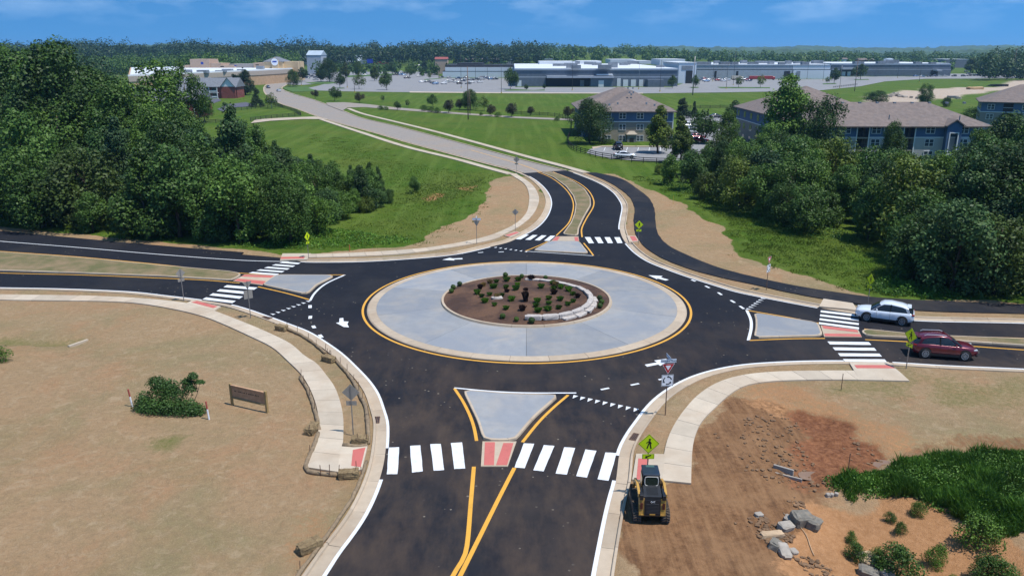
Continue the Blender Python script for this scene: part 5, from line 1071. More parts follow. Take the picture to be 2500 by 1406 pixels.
for q in [((-1, 0, 0), (-.8, .2, 2.0)), ((0, 0, 0), (0, .2, 1.8)), ((1.2, 0, 0), (1.6, .2, 2.5)), ((1.3, 0, .2), (2.1, .2, 2.0)), ((.6, 0, 0), (.4, 0, 1.2))]: mb.tube([q[0], tuple((np.array(q[0]) + np.array(q[1])) / 2 + np.array([.1, 0, 0])), q[1]], [.03, .02, .008], 5)
mb.build('stems', M_BARK, r)['kind'] = 'stuff'
tree_px('shrub', -8, 885, 848, 'field_bush', 'dark green bush at the open field beyond the shallow ditch', wide=1.3, cat='bush')
MB().add([(p[0], p[1], gz(*p) + dz) for p in GL([(165, 846), (212, 829), (216, 831), (170, 848)]) for dz in (-.1, 0.10)], [(1, 3, 5, 7), (0, 1, 3, 2), (2, 3, 5, 4), (4, 5, 7, 6), (6, 7, 1, 0)]).build('concrete_lip', M_WALK, fix=True); tag(bpy.data.objects['concrete_lip'], 'pale concrete lip across the end of the field ditch', 'headwall')
# ------------------------------------------------------------------ spoil, rocks and weeds on the churned corner
M_ROCK = pm('grey_rock', (0.165, 0.15, 0.125), 0.9, 0.35, 3.0, bmp=0.7, bscale=10, dirt=(0.30, 0.20, 0.11), dirtamt=0.7); M_CONC = pm('broken_concrete', (0.30, 0.265, 0.225), 0.9, 0.2, 3.0, bmp=0.5, bscale=14, dirt=(0.34, 0.24, 0.15), dirtamt=0.5); M_TANR = pm('tan_rock', (0.42, 0.30, 0.19), 0.9, 0.2, 2.5, bmp=0.5)
for i, (px, sx, sy, sz, mat, rz, lab, ti) in enumerate((((1955, 1276), 1.0, .75, .75, M_ROCK, .3, 'dark grey boulder with a mossy face beside the clay bank', .15), ((1986, 1282), .75, .6, .6, M_ROCK, .9, 'olive grey boulder leaning on the dark boulder', .1), ((1884, 1312), 1.15, .36, .34, M_TANR, .22, 'long tan stone lying across the rubble', .05), ((1918, 1291), .8, .5, .4, M_CONC, .5, 'pale broken concrete lump above the long tan stone', .2),
        ((1929, 1272), .6, .35, .3, M_CONC, -.5, 'small pale concrete chunk under the dark boulder', .25), ((1914, 1346), .55, .85, .35, M_CONC, .2, 'upright white concrete slab in the rubble', .35), ((1892, 1334), .7, .5, .4, M_ROCK, 1.0, 'dark broken rock under the long tan stone', .2), ((1938, 1338), .4, .35, .2, M_CONC, .4, 'small white chunk beside the white slab', .2), ((2148, 1347), 1.35, .8, .34, M_TANR, -.35, 'big tilted tan slab casting a dark shadow', .30), ((2125, 1372), .9, .5, .35, M_ROCK, -.4, 'crumbling grey chunk below the tilted slab', .2),
        ((2170, 1378), .6, .4, .4, M_CONC, .2, 'grey block propping the tilted slab', .2), ((2022, 1207), .26, .22, .22, M_CONC, .2, 'small white stone, first of three by the weeds', .1), ((2031, 1207), .24, .2, .2, M_CONC, .7, 'small white stone, middle of three by the weeds', .1), ((2042, 1207), .24, .2, .18, M_CONC, 1.2, 'small white stone, last of three by the weeds', .1), ((1852, 1262), .4, .3, .2, M_CONC, .3, 'pinkish stone sunk in the mud', .1), ((2110, 1330), .7, .4, .25, M_ROCK, .1, 'grey stone behind the tilted slab', .15))):
    x, y = G(*px); tag(rock('rubble_rock', sx, sy, sz, 400 + i, mat, None, (x, y, gz(x, y) + sz * 0.28), rz, 0.11, 2, ti), lab, 'rock')
M_CLOD = pm('clod', (0.165, 0.098, 0.054), 0.98, 0.35, 2.0, bmp=0.8, bscale=9)
clod = [rock('c', .4, .32, .24, 500 + k, M_CLOD, None, (0, 0, 0), 0, .2, 1).data for k in range(4)]
for o in [o for o in COL.objects if o.name.startswith('c') and o.data in clod]: bpy.data.objects.remove(o)
vsC = MB(); rc = random.Random(11)
ZON = [GL(q) for q in ([(1730, 1040), (1800, 980), (1960, 1020), (2110, 1075), (2180, 1130), (2060, 1170), (1980, 1200), (1870, 1250), (1850, 1400), (1790, 1400), (1800, 1150)], [(1850, 1240), (1960, 1220), (2000, 1300), (2050, 1400), (1850, 1420)])]
for k in range(4200):
    z_ = ZON[0] if k % 2 else ZON[1]; x = rc.uniform(min(p[0] for p in z_), max(p[0] for p in z_)); y = rc.uniform(min(p[1] for p in z_), max(p[1] for p in z_))
    if inside_dist(np.array([x]), np.array([y]), z_)[0] > 0 or float(fbm(np.array([x]), np.array([y]), 3, 3, 33)[0]) < -0.02: continue
    me_ = clod[k % 4]; s_ = rc.uniform(.10, .62) ** 1.6 * 1.2; a = rc.uniform(0, 6.28); zz = gz(x, y) + 0.03 * s_; ca, sa = cos(a) * s_, sin(a) * s_
    vsC.add([(x + v.co.x * ca - v.co.y * sa, y + v.co.x * sa + v.co.y * ca, zz + v.co.z * s_) for v in me_.vertices], [tuple(p.vertices) for p in me_.polygons])
tag(vsC.build('mud_clods', M_CLOD), 'loose brown clods scattered over the churned mud', 'soil', kind='stuff')
m, t, b, _ = nt('pond'); b.inputs['Base Color'].default_value = (0.14, 0.085, 0.05, 1); b.inputs['Roughness'].default_value = 0.25; f1 = noise(t, 2, 3); c = mix(t, f1, (0.16, 0.095, 0.055), (0.27, 0.17, 0.10)); t.links.new(c, b.inputs['Base Color']); M_PUD = m
for px in ([(2120, 1135), (2150, 1112), (2178, 1118), (2160, 1134), (2130, 1142)], [(1950, 1150), (2040, 1150), (2095, 1152), (2080, 1166), (1960, 1166)]):
    q = smooth_line(GL(px), 0.25, True); sheet('muddy_water', q, min(gz(*p) for p in q) + 0.10, M_PUD)
x, y = G(1912, 1152); r = thing('concrete_headwall', (x, y, gz(x, y)), 'pale concrete headwall wing at the muddy pit', 'headwall', None, -0.62); MB().box((0, 0, 0.0), (1.1, 0.12, 0.55)).build('wing_wall', M_CONC, r, bevel=.02); MB().box((0.35, -0.35, -0.10), (1.5, 0.10, 0.3), 0.1).build('apron_edge', M_CONC, r, bevel=.02)
for px, pt, lab in (((2068, 1166), 1106, 'thin dark survey rod at the muddy pit'), ((2053, 955), 912, 'thin grey stake in the field beside the sidewalk end'), ((1643, 502), 477, 'thin yellow stake on the bare slope beside the trail')):
    x, y = G(*px); h = height_to(x, y, pt, gz(x, y)); o = MB().box((0, 0, h / 2 - .1), (.035, .035, h + .2)).build('survey_stake', M_RUST if 'yellow' not in lab else pm('stake_yellow', (.5, .38, .05), .7), None, loc=(x, y, gz(x, y))); tag(o, lab, 'stake')
x, y = G(854, 615); o = MB().box((0, 0, .3), (.08, .08, .9)).build('survey_stake', pm('stake_orange', (.42, .13, .04), .7), None, loc=(x, y, gz(x, y))); tag(o, 'orange wooden stake in the grass before the pale sidewalk', 'stake')
for a, b_, w_, lab in (((2140, 1397), (2270, 1418), .09, 'white plastic pipe lying below the tilted slab'), ((2178, 1390), (2420, 1408), .10, 'longer white plastic pipe lying in the gravel'), ((1912, 1200 + 55), (1990, 1340), .018, 'thin bent cable across the rubble')):
    A, B = G(*a), G(*b_); mid = ((A[0] + B[0]) / 2 + (0.25 if w_ < .05 else 0), (A[1] + B[1]) / 2 + (0.15 if w_ < .05 else 0)); P = smooth_line([A, mid, B], .3); tag(MB().tube([(p[0], p[1], gz(*p) + w_ * .7 + (.04 if w_ < .05 else 0)) for p in P], w_, 8).build('pipe' if w_ > .05 else 'cable', M_SIGNW if w_ > .05 else M_TANR, smooth=True), lab, 'pipe' if w_ > .05 else 'cable')
def blades(name, poly_px, n, hmin, hmax, mat, seed, lab, w=0.02, amp=1.2):
    poly = GL(poly_px); r = np.random.RandomState(seed); xs = [p[0] for p in poly]; ys = [p[1] for p in poly]; X_ = r.uniform(min(xs), max(xs), n * 4); Y_ = r.uniform(min(ys), max(ys), n * 4)
    s_ = inside_dist(X_, Y_, poly, 20.0) + fbm(X_, Y_, 1.5, 3, seed) * amp; dens = fbm(X_, Y_, 2.2, 3, seed + 3) + r.uniform(-.5, .5, len(X_)) > -.22; k = (s_ < 0) & dens; X_ = X_[k][:n]; Y_ = Y_[k][:n]; n = len(X_)
    clump = 0.45 + 1.0 * np.clip(fbm(X_, Y_, 1.1, 3, seed + 1) + 0.35, 0, 1); H_ = r.uniform(hmin, hmax, n) * clump; Z_ = np.array([gz(a, b_) for a, b_ in zip(X_, Y_)]) - .03; a = r.uniform(0, 2 * pi, n); ln = r.uniform(.1, .7, n) * H_; q = r.uniform(0, pi, n); W_ = w * r.uniform(.6, 1.5, n)
    V = np.empty((n, 4, 3)); B = np.c_[X_, Y_, Z_]; S = np.c_[np.cos(q) * W_, np.sin(q) * W_, np.zeros(n)]; T = B + np.c_[np.cos(a) * ln, np.sin(a) * ln, H_]; Mx = B + np.c_[np.cos(a) * ln * .35, np.sin(a) * ln * .35, H_ * .62]
    V[:, 0] = B - S * .6; V[:, 1] = Mx - S; V[:, 2] = T; V[:, 3] = Mx + S; me_ = bpy.data.meshes.new(name); me_.vertices.add(n * 4); me_.vertices.foreach_set('co', V.ravel()); me_.loops.add(n * 4); me_.loops.foreach_set('vertex_index', np.arange(n * 4)); me_.polygons.add(n); me_.polygons.foreach_set('loop_start', np.arange(0, n * 4, 4)); me_.update(calc_edges=True); me_.materials.append(mat); o = link(name, me_); return tag(o, lab, 'grass', kind='stuff')
def weeds(name, poly_px, n, hmin, hmax, mat, seed, lab, leaf=0.10):
    poly = GL(poly_px); r = np.random.RandomState(seed); xs = [p[0] for p in poly]; ys = [p[1] for p in poly]; X_ = r.uniform(min(xs), max(xs), n * 3); Y_ = r.uniform(min(ys), max(ys), n * 3)
    s_ = inside_dist(X_, Y_, poly, 20.0) + fbm(X_, Y_, 1.5, 3, seed) * 1.2; k = s_ < 0; X_ = X_[k][:n]; Y_ = Y_[k][:n]; e = np.clip(-s_[k][:n] / 1.2, 0.25, 1); n = len(X_)
    clump = 0.55 + 0.9 * np.clip(fbm(X_, Y_, 0.9, 3, seed + 1) + 0.35, 0, 1); H_ = r.uniform(hmin, hmax, n) * clump * (0.5 + 0.5 * e); Z_ = np.array([gz(a, b_) for a, b_ in zip(X_, Y_)])
    P = np.c_[X_, Y_, Z_ + H_ * r.uniform(0.25, 1.0, n) ** 0.7]; D = r.normal(0, .5, (n, 3)) + np.array([0, 0, .5]); me_ = leaf_mesh(name, P, D, leaf, mat, seed)
    o = link(name, me_); tag(o, lab, 'weeds', kind='stuff'); return o
weeds('weeds', [(2008, 1178), (2040, 1160), (2090, 1170), (2170, 1160), (2200, 1142), (2250, 1126), (2400, 1118), (2500, 1130), (2650, 1140), (2650, 1330), (2500, 1305), (2420, 1305), (2390, 1285), (2340, 1255), (2280, 1236), (2200, 1220), (2100, 1208), (2030, 1195)], 16000, .12, .45, L_WEED, 81, 'dense green weeds covering the bank above the orange clay', 0.06)
blades('weed_grass', [(2006, 1180), (2040, 1158), (2090, 1170), (2170, 1160), (2200, 1140), (2250, 1124), (2400, 1114), (2500, 1126), (2650, 1136), (2650, 1335), (2500, 1308), (2420, 1308), (2390, 1288), (2340, 1258), (2280, 1238), (2200, 1222), (2100, 1210), (2030, 1197)], 60000, .25, .75, L_WEED, 88, 'rank green grass standing among the weeds of the bank', 0.022)
weeds('weeds', [(2030, 1188), (2120, 1172), (2210, 1150), (2270, 1135), (2420, 1128), (2560, 1140), (2560, 1300), (2440, 1290), (2340, 1245), (2240, 1222), (2110, 1204)], 4000, .4, .85, L_LIGHT, 87, 'taller pale weed stalks rising from the weed bank', 0.045)
for px, h, wide, key, lab in (((2392, 1318), 1.5, 1.0, 'shrub', 'dark leafy bush at the toe of the weed bank'), ((2195, 1372), 1.4, 1.15, 'shrub', 'widest olive bush beside the tilted slab'), ((2150, 1352), .8, .9, 'shrub', 'low bush tucked behind the tilted slab'), ((2286, 1350), 1.0, .8, 'shrub', 'small bush on the clay between two larger ones'), ((2412, 1388), 1.1, 1.0, 'shrub', 'grassy bush at the foot of the clay bank'), ((2450, 1400), 1.0, 1.1, 'shrub', 'low spreading bush beyond the grassy one'), ((2080, 1300), .5, .9, 'shrub', 'small green sprig on the bare clay'), ((2092, 1336), .8, 1.0, 'shrub', 'yellow green sprig bush near the track prints'),
                              ((2200, 1285), .6, .8, 'shrub', 'dark sprig on the clay slope face'), ((2320, 1405), .6, 1.1, 'shrub', 'bright grass tuft beside the white pipes'), ((2176, 1258), .5, .9, 'shrub', 'dark sprig just under the weed bank'), ((2240, 1250), .7, .8, 'shrub', 'hanging sprig at the lip of the weed bank')):
    x, y = G(*px); tree(key, x, y, h, 'scrub_bush', lab, 'bush', None, None, wide)
# rough grass and undergrowth along the wood edges
L_MEAD = leaf_mat('leaf_meadow', (0.080, 0.140, 0.014), (0.185, 0.235, 0.040), 0.4)
blades('meadow_grass', [(770, 608), (1000, 596), (1090, 550), (1160, 515), (1200, 470), (1205, 432), (1130, 420), (1000, 400), (850, 345), (760, 330), (840, 400), (960, 470), (960, 510), (800, 560)], 26000, .08, .26, L_MEAD, 101, 'rough uncut meadow grass inside the curve of the sidewalk', 0.04, 9.0)
blades('meadow_grass', [(1530, 428), (1600, 455), (1700, 500), (1770, 550), (1815, 590), (1820, 625), (1920, 655), (2010, 682), (2090, 712), (2200, 725), (2185, 640), (2160, 600), (2000, 585), (1900, 560), (1780, 510), (1650, 460)], 26000, .08, .26, L_MEAD, 102, 'rough meadow grass on the slope between trail and wood', 0.04, 4.0)
L_DRY = leaf_mat('leaf_dry', (0.26, 0.18, 0.095), (0.44, 0.33, 0.19), 0.4)
blades('straw_litter', [(-100, 742), (300, 748), (430, 768), (600, 830), (730, 930), (765, 1040), (745, 1150), (860, 1180), (760, 1340), (690, 1440), (-500, 1440), (-300, 800)], 45000, .015, .05, L_DRY, 103, 'loose straw mulch strewn over the bare field', 0.022, .5)
blades('straw_litter', [(1820, 950), (2100, 940), (2250, 930), (2600, 930), (2600, 1090), (2330, 1075), (2150, 1050), (1960, 1000)], 14000, .015, .05, L_DRY, 104, 'loose straw mulch on the field beyond the mud', 0.022, 1.5)
weeds('undergrowth', [(560, 606), (770, 612), (1000, 596), (1000, 588), (800, 560), (768, 540), (700, 590)], 5000, .2, .7, L_WEED, 83, 'tall rough grass along the meadow edge of the wood')
weeds('undergrowth', [(1560, 440), (1680, 478), (1790, 512), (1900, 560), (1985, 585), (2060, 592), (2100, 590), (2020, 560), (1930, 545), (1800, 495), (1680, 455)], 9000, .3, 1.3, L_LIGHT, 84, 'leafy undergrowth along the meadow edge below the apartments')
weeds('undergrowth', [(2090, 712), (2180, 728), (2340, 733), (2345, 722), (2180, 690), (2150, 690)], 3500, .2, 1.0, L_WEED, 85, 'rough weeds at the trail edge behind the white car')
weeds('undergrowth', [(1000, 455), (1100, 450), (1180, 440), (1170, 470), (1080, 500), (980, 500)], 3500, .15, .6, L_OLIVE, 86, 'olive scrub patch in the meadow around the bare clay')
# ------------------------------------------------------------------ cars
def car_paint(name, col, metal=0.2, rough=0.25):
    return pm(name, col, rough, 0.03, 1.0, metal, spec=0.5, coat=0.6)
M_GLASS = pm('car_glass', (0.012, 0.015, 0.018), 0.06, 0.1, spec=0.6); M_TYRE = pm('tyre', (0.012, 0.012, 0.013), 0.85, 0.2); M_RIM = pm('alloy', (0.52, 0.53, 0.55), 0.35, 0.1, metal=0.25); M_TRIM = pm('black_trim', (0.012, 0.012, 0.014), 0.6, 0.2)
M_LAMP = pm('headlamp', (0.45, 0.48, 0.5), 0.1, 0.1, spec=0.8); M_TAIL = pm('taillamp', (0.30, 0.01, 0.012), 0.2, 0.1, spec=0.6)
def car_body(st, hx):
    """st rows: x, z low, z belt, half width; hx: scale"""
    rings = []
    for x, zl, zb, w in st:
        h = [(w * 0.80, zl), (w * 0.97, zl + 0.10), (w, zl + 0.30 * (zb - zl)), (w * 0.985, zl + 0.72 * (zb - zl)), (w * 0.93, zb - 0.03), (w * 0.80, zb + 0.015), (w * 0.4, zb + 0.035)]
        rings.append([(x, y, z_) for y, z_ in h] + [(x, -y, z_) for y, z_ in h[::-1]])
    return MB().loft(rings)
SHAPES = {
    'suv': dict(L=4.6, body=[(-2.30, .50, .92, .70), (-2.24, .40, 1.02, .82), (-1.95, .30, 1.08, .905), (-1.0, .26, 1.06, .925), (0, .25, 1.03, .925), (1.0, .26, 1.00, .92), (1.55, .28, .96, .90), (1.95, .32, .90, .86), (2.20, .36, .80, .76), (2.30, .46, .68, .62)],
                cab=[(-2.20, 1.09, .78), (-1.80, 1.40, .70), (-1.30, 1.55, .66), (-.45, 1.64, .65), (.12, 1.61, .64), (.52, 1.42, .68), (1.12, 1.04, .80)], roof=(1, 5), wb=(-1.40, 1.36), wr=.375),
    'sedan': dict(L=4.8, body=[(-2.40, .48, .86, .68), (-2.32, .38, .94, .80), (-1.9, .28, .97, .88), (-1.0, .24, .96, .91), (0, .23, .93, .91), (1.0, .24, .91, .90), (1.6, .26, .87, .88), (2.05, .30, .80, .83), (2.30, .34, .70, .74), (2.40, .42, .60, .60)],
                  cab=[(-1.75, .98, .74), (-1.15, 1.34, .62), (-.7, 1.42, .60), (-.2, 1.45, .60), (.2, 1.40, .61), (.5, 1.27, .66), (1.10, .95, .78)], roof=(1, 5), wb=(-1.42, 1.40), wr=.33),
    'truck': dict(L=5.6, body=[(-2.80, .60, 1.05, .88), (-2.75, .50, 1.12, .94), (-2.0, .45, 1.15, .97), (-1.0, .42, 1.15, .98), (0, .40, 1.16, .98), (1.0, .42, 1.16, .98), (1.7, .44, 1.13, .96), (2.4, .46, 1.06, .92), (2.72, .5, .94, .86), (2.80, .55, .85, .74)],
                  cab=[(-.95, 1.16, .84), (-.88, 1.75, .74), (-.6, 1.85, .72), (-.1, 1.87, .72), (.3, 1.84, .72), (.6, 1.66, .76), (1.15, 1.2, .86)], roof=(1, 5), wb=(-1.75, 1.75), wr=.42)}
def wheel(root, x, y, r, side, spokes=True):
    w = thing('wheel', (x, y, r), None, None); w.parent = root
    p = [(r * .62, -.10), (r * .94, -.11), (r, -.07), (r, .07), (r * .94, .11), (r * .62, .10)]; MB().lathe(p, 20, 'Y').build('tyre', M_TYRE, w, True, fix=True)
    if spokes:
        rim = MB().lathe([(r * .64, .085 * side), (r * .60, .10 * side), (r * .56, .07 * side), (r * .1, .06 * side)], 20, 'Y').build('rim_barrel', M_TRIM, w, fix=True); sp = MB()
        for k in range(10): a = 2 * pi * k / 10; sp.add([(cos(a) * r * q + -sin(a) * s_ * .018, .102 * side, sin(a) * r * q + cos(a) * s_ * .018) for q, s_ in ((.08, -1), (.6, -1.3), (.6, 1.3), (.08, 1))], [(0, 1, 2, 3), (3, 2, 1, 0)])
        sp.add(*(lambda m_: (m_.v, m_.f))(MB().lathe([(r * .66, .09 * side), (r * .66, .105 * side), (r * .59, .105 * side), (r * .59, .09 * side)], 20, 'Y'))); sp.build('rim', M_RIM, w)
    else: MB().lathe([(r * .62, .09 * side), (r * .62, .105 * side), (r * .1, .11 * side)], 12, 'Y').build('rim', M_RIM, w, fix=True)
def make_car(kind, paint, label, loc, rz, name='car', detail=True, group=None, rails=False, colour_bits=True):
    S = SHAPES[kind]; root = thing(name, loc, label, 'car', group, rz); wb, wr = S['wb'], S['wr']
    root.scale = (0.98, 1.0, 1.06) if kind == 'suv' else (1, 1, 1); bo = car_body(S['body'], 1).build('body', paint, root, True, fix=True)
    cab = S['cab']; zbelt = lambda x: float(np.interp(x, [q[0] for q in S['body']], [q[2] for q in S['body']])); wbelt = lambda x: float(np.interp(x, [q[0] for q in S['body']], [q[3] for q in S['body']]))
    ring = lambda x, zt, wt, e=0.0: [(x, wbelt(x) * .90 + e, zbelt(x) - .03), (x, wt + .02 + e, zt - .05), (x, wt - .10, zt + e), (x, -(wt - .10), zt + e), (x, -(wt + .02) - e, zt - .05), (x, -wbelt(x) * .90 - e, zbelt(x) - .03)]
    MB().loft([ring(*q) for q in cab], False, False).build('windows', M_GLASS, root, True, fix=False)
    a, b_ = S['roof']; rf = MB(); rr_ = []
    for x, zt, wt in cab[a:b_ + 1]: rr_.append([(x, wt + .035, zt - .09), (x, wt + .03, zt - .04), (x, wt - .10, zt + .018), (x, 0, zt + .03), (x, -(wt - .10), zt + .018), (x, -(wt + .03), zt - .04), (x, -(wt + .035), zt - .09)])
    rf.loft(rr_[:-1] + [[(p[0] - .05, p[1], p[2]) for p in rr_[-1]]], False, False).build('roof', paint, root, True)
    def pillar(x0, x1, w_):
        mb = MB()
        for s_ in (-1, 1):
            q0 = [float(np.interp(x0, [c_[0] for c_ in cab], [c_[k] for c_ in cab])) for k in (1, 2)]; q1 = (zbelt(x1), wbelt(x1))
            T = (x0, s_ * (q0[1] + .036), q0[0] - .06); Bt = (x1, s_ * (q1[1] * .90 + .014), q1[0] - .02); mb.add([(T[0] - w_, T[1], T[2]), (T[0] + w_, T[1], T[2]), (Bt[0] + w_, Bt[1], Bt[2]), (Bt[0] - w_, Bt[1], Bt[2])], [(0, 1, 2, 3), (3, 2, 1, 0)])
        return mb
    x0, x5 = cab[1][0], cab[4][0]
    for q in ((x0 + .12, cab[0][0] + .34, .11), (-.45, -.42, .045), (x5 + .26, cab[6][0] - .10, .05)):
        for s_ in (0, 1):
            mb = pillar(*q); k = 4; MB().add(mb.v[s_ * 4:s_ * 4 + 4], [(0, 1, 2, 3), (3, 2, 1, 0)]).build('pillar', paint if q[2] != .045 else M_TRIM, root)
    for s_ in (-1, 1):
        for x in wb:
            arc = MB().lathe([(wr * 1.22, 0), (wr * 1.22, .012), (wr * .2, .012), (wr * .2, 0)], 20, 'Y', (x, s_ * (wbelt(x) - .0) - .006 + (0 if s_ > 0 else -.0), wr * 1.02)); arc.build('wheel_arch', M_TRIM, root, fix=True); wheel(root, x, s_ * (wbelt(x) - .075), wr, s_, detail)
        MB().box(((wb[0] + wb[1]) / 2, s_ * (wbelt(0) - .012), S['body'][4][1] + .09), (wb[1] - wb[0] - .75, .05, .16)).build('sill', M_TRIM, root)
        fx = S['body'][-2][0]; MB().box((fx - .14, s_ * (S['body'][-2][3] - .05), .80 if kind != 'truck' else .95), (.34, .16, .10), -.35 * s_).build('headlight', M_LAMP, root, bevel=.02)
        rx = S['body'][1][0]; MB().box((rx + .05, s_ * (S['body'][1][3] - .03), .95), (.22, .10, .14), .25 * s_).build('taillight', M_TAIL, root, bevel=.02)
        if detail:
            mx = cab[5][0] + .12; MB().box((mx, s_ * (wbelt(mx) + .08), zbelt(mx) + .10), (.14, .20, .13)).build('mirror', paint, root, bevel=.03)
            for hx_ in (-.75, .25): MB().box((hx_, s_ * (wbelt(hx_) + .008), .88), (.18, .03, .03)).build('door_handle', paint, root)
            for hx_ in (.62, -.42, -1.25): MB().box((hx_, s_ * (wbelt(hx_) - .006), .66), (.012, .016, .56)).build('door_gap', M_TRIM, root)
        if rails: MB().tube([(-1.55, s_ * .56, 1.60), (-1.4, s_ * .57, 1.675), (-.2, s_ * .57, 1.715), (.0, s_ * .56, 1.66)], .022, 6).build('roof_rail', M_RIM, root)
    fx = S['body'][-1][0]; MB().box((fx - .02, 0, .58), (.06, 1.05, .20)).build('grille', M_TRIM, root); MB().box((fx - .05, 0, .36), (.12, 1.3, .12)).build('front_bumper', M_TRIM, root); rx = S['body'][0][0]; MB().box((rx + .04, 0, .46), (.10, 1.45, .16)).build('rear_bumper', M_TRIM, root); MB().box((rx - .004, 0, .74), (.02, .34, .15)).build('licence_plate', M_SIGNW, root)
    if kind == 'suv': MB().box((cab[1][0] - .05, 0, cab[1][1] + .06), (.30, 1.15, .03)).build('rear_spoiler', paint, root)
    return root
def road_dir(a, b_): A, B = G(*a), G(*b_); return math.atan2(B[1] - A[1], B[0] - A[0])
P_WHITE = car_paint('paint_white', (0.62, 0.67, 0.74), 0.0); P_MAROON = car_paint('paint_maroon', (0.115, 0.007, 0.018), 0.3)
x, y = G(2157, 783); make_car('suv', P_WHITE, 'white compact crossover rolling onto the striped crossing', (x, y, 0.004), road_dir((2210, 781), (2110, 768)), 'crossover_car')
x, y = G(2297, 868); make_car('suv', P_MAROON, 'maroon crossover with silver roof rails beside the lime sign', (x, y, 0.004), road_dir((2230, 862), (2360, 871)), 'crossover_car', rails=True)
# parked and far cars: three source cars, copies carry their own paint
COLS = {'white': (0.70, 0.72, 0.75), 'silver': (0.36, 0.38, 0.40), 'grey': (0.10, 0.11, 0.12), 'black': (0.010, 0.010, 0.012), 'navy': (0.018, 0.035, 0.09), 'blue': (0.05, 0.16, 0.36), 'red': (0.30, 0.012, 0.015), 'brown': (0.06, 0.035, 0.025)}
PT = {k: car_paint('paint_' + k + '_lot', v, 0.1) for k, v in COLS.items()}
_proto = {}
def far_car(kind, colr, loc, rz, label, group):
    if kind not in _proto:
        o = make_car(kind, PT[colr], label, loc, rz, 'parked_car', False, group); _proto[kind] = (o, PT[colr]); return o
    src, p0 = _proto[kind]; o = copy_tree(src); o.location = loc; o.rotation_euler = (0, 0, rz); o['label'] = label; o.pop('group', None)
    if group: o['group'] = group
    for ch in o.children:
        if ch.data and len(ch.material_slots) and ch.material_slots[0].material == p0: ch.material_slots[0].link = 'OBJECT'; ch.material_slots[0].material = PT[colr]
    return o
ck = {'suv': 'crossover', 'sedan': 'sedan', 'truck': 'pickup'}
def lot(rows_, where, group, rz0, jit=0.12):
    for px, py, k, c_ in rows_:
        x, y = G(px, py); far_car(k, c_, (x, y, gz(x, y) + 0.16), rz0 + rnd.uniform(-jit, jit) + (pi if rnd.random() < .5 else 0), f"{c_} {ck[k]} parked {where}", group)
lot([(1030, 202.5, 'sedan', 'white'), (1044, 202.5, 'suv', 'grey'), (1057, 205, 'sedan', 'black'), (1063, 207.5, 'suv', 'blue'), (1084, 207, 'suv', 'white'), (1098, 202, 'sedan', 'white'), (1107, 200, 'sedan', 'black'), (1113, 203, 'sedan', 'silver'), (1122, 207, 'suv', 'brown'), (1131, 200, 'suv', 'navy'), (1143, 207, 'sedan', 'grey'), (1138, 197, 'suv', 'silver'), (1153, 203, 'sedan', 'white'), (1163, 197, 'truck', 'black'), (1172, 203, 'sedan', 'white'), (1178, 196, 'suv', 'silver'), (1172, 193, 'sedan', 'silver'), (1186, 194, 'truck', 'navy'), (1209, 194, 'suv', 'silver'), (994, 193, 'truck', 'brown'), (1077, 191, 'sedan', 'black'), (1022, 187.5, 'sedan', 'white'), (1031, 186, 'sedan', 'navy'), (1016, 171, 'sedan', 'silver'), (1024, 170, 'suv', 'white'), (1008, 170, 'sedan', 'navy'), (978, 177, 'sedan', 'silver'), (970, 181, 'suv', 'grey'), (1043, 180, 'sedan', 'white'), (1092, 203, 'suv', 'silver'), (1150, 197, 'sedan', 'navy'), (1194, 194, 'sedan', 'grey'), (1010, 178, 'suv', 'black'), (1020, 175, 'sedan', 'blue'), (988, 180, 'sedan', 'black'), (1000, 176, 'sedan', 'silver')], 'in the lot before the white walled store', 'cars in the lot before the white store', 0.5)
rl = random.Random(21)
def fill(n_, px0, px1, py0, py1, where, group, rz0):
    lot([(rl.uniform(px0, px1), rl.choice([py0, (py0 + py1) / 2, py1]) + rl.uniform(-.4, .4), rl.choice(['sedan', 'suv', 'suv', 'truck']), rl.choice(list(COLS))) for _ in range(n_)], where, group, rz0)
fill(16, 885, 1065, 177, 185, 'in the far rows of the shop lot', 'cars in the far rows of the shop lot', 0.3); fill(12, 1705, 1830, 195.5, 199.5, 'beside the long grey store wall', 'cars beside the long grey store', 0.15); fill(10, 1085, 1215, 192.5, 196, 'in the lot before the white walled store', 'cars in the lot before the white store', 0.5); fill(8, 2330, 2480, 182, 188, 'at the end of the blue grey store', 'cars at the end of the blue grey store', 0.1)
lot([(751, 192.5, 'suv', 'navy'), (752, 186, 'suv', 'navy'), (763, 189, 'sedan', 'black'), (771, 192, 'suv', 'grey'), (771, 197, 'sedan', 'silver'), (756, 177.5, 'truck', 'blue'), (766, 184, 'sedan', 'grey')], 'by the tan walled shops', 'cars by the tan walled shops', 0.2)
lot([(1660, 201.5, 'sedan', 'black'), (1725, 201, 'suv', 'blue'), (1766, 200, 'suv', 'white'), (1712, 197.5, 'truck', 'navy'), (1728, 197, 'sedan', 'white'), (1704, 199, 'suv', 'black'), (1716, 195.5, 'truck', 'white'), (1757, 196, 'sedan', 'silver'), (1771, 196, 'sedan', 'white'), (1740, 195.5, 'sedan', 'grey'), (1808, 197, 'sedan', 'white'), (1821, 197, 'truck', 'white')], 'beside the long grey store wall', 'cars beside the long grey store', 0.15)
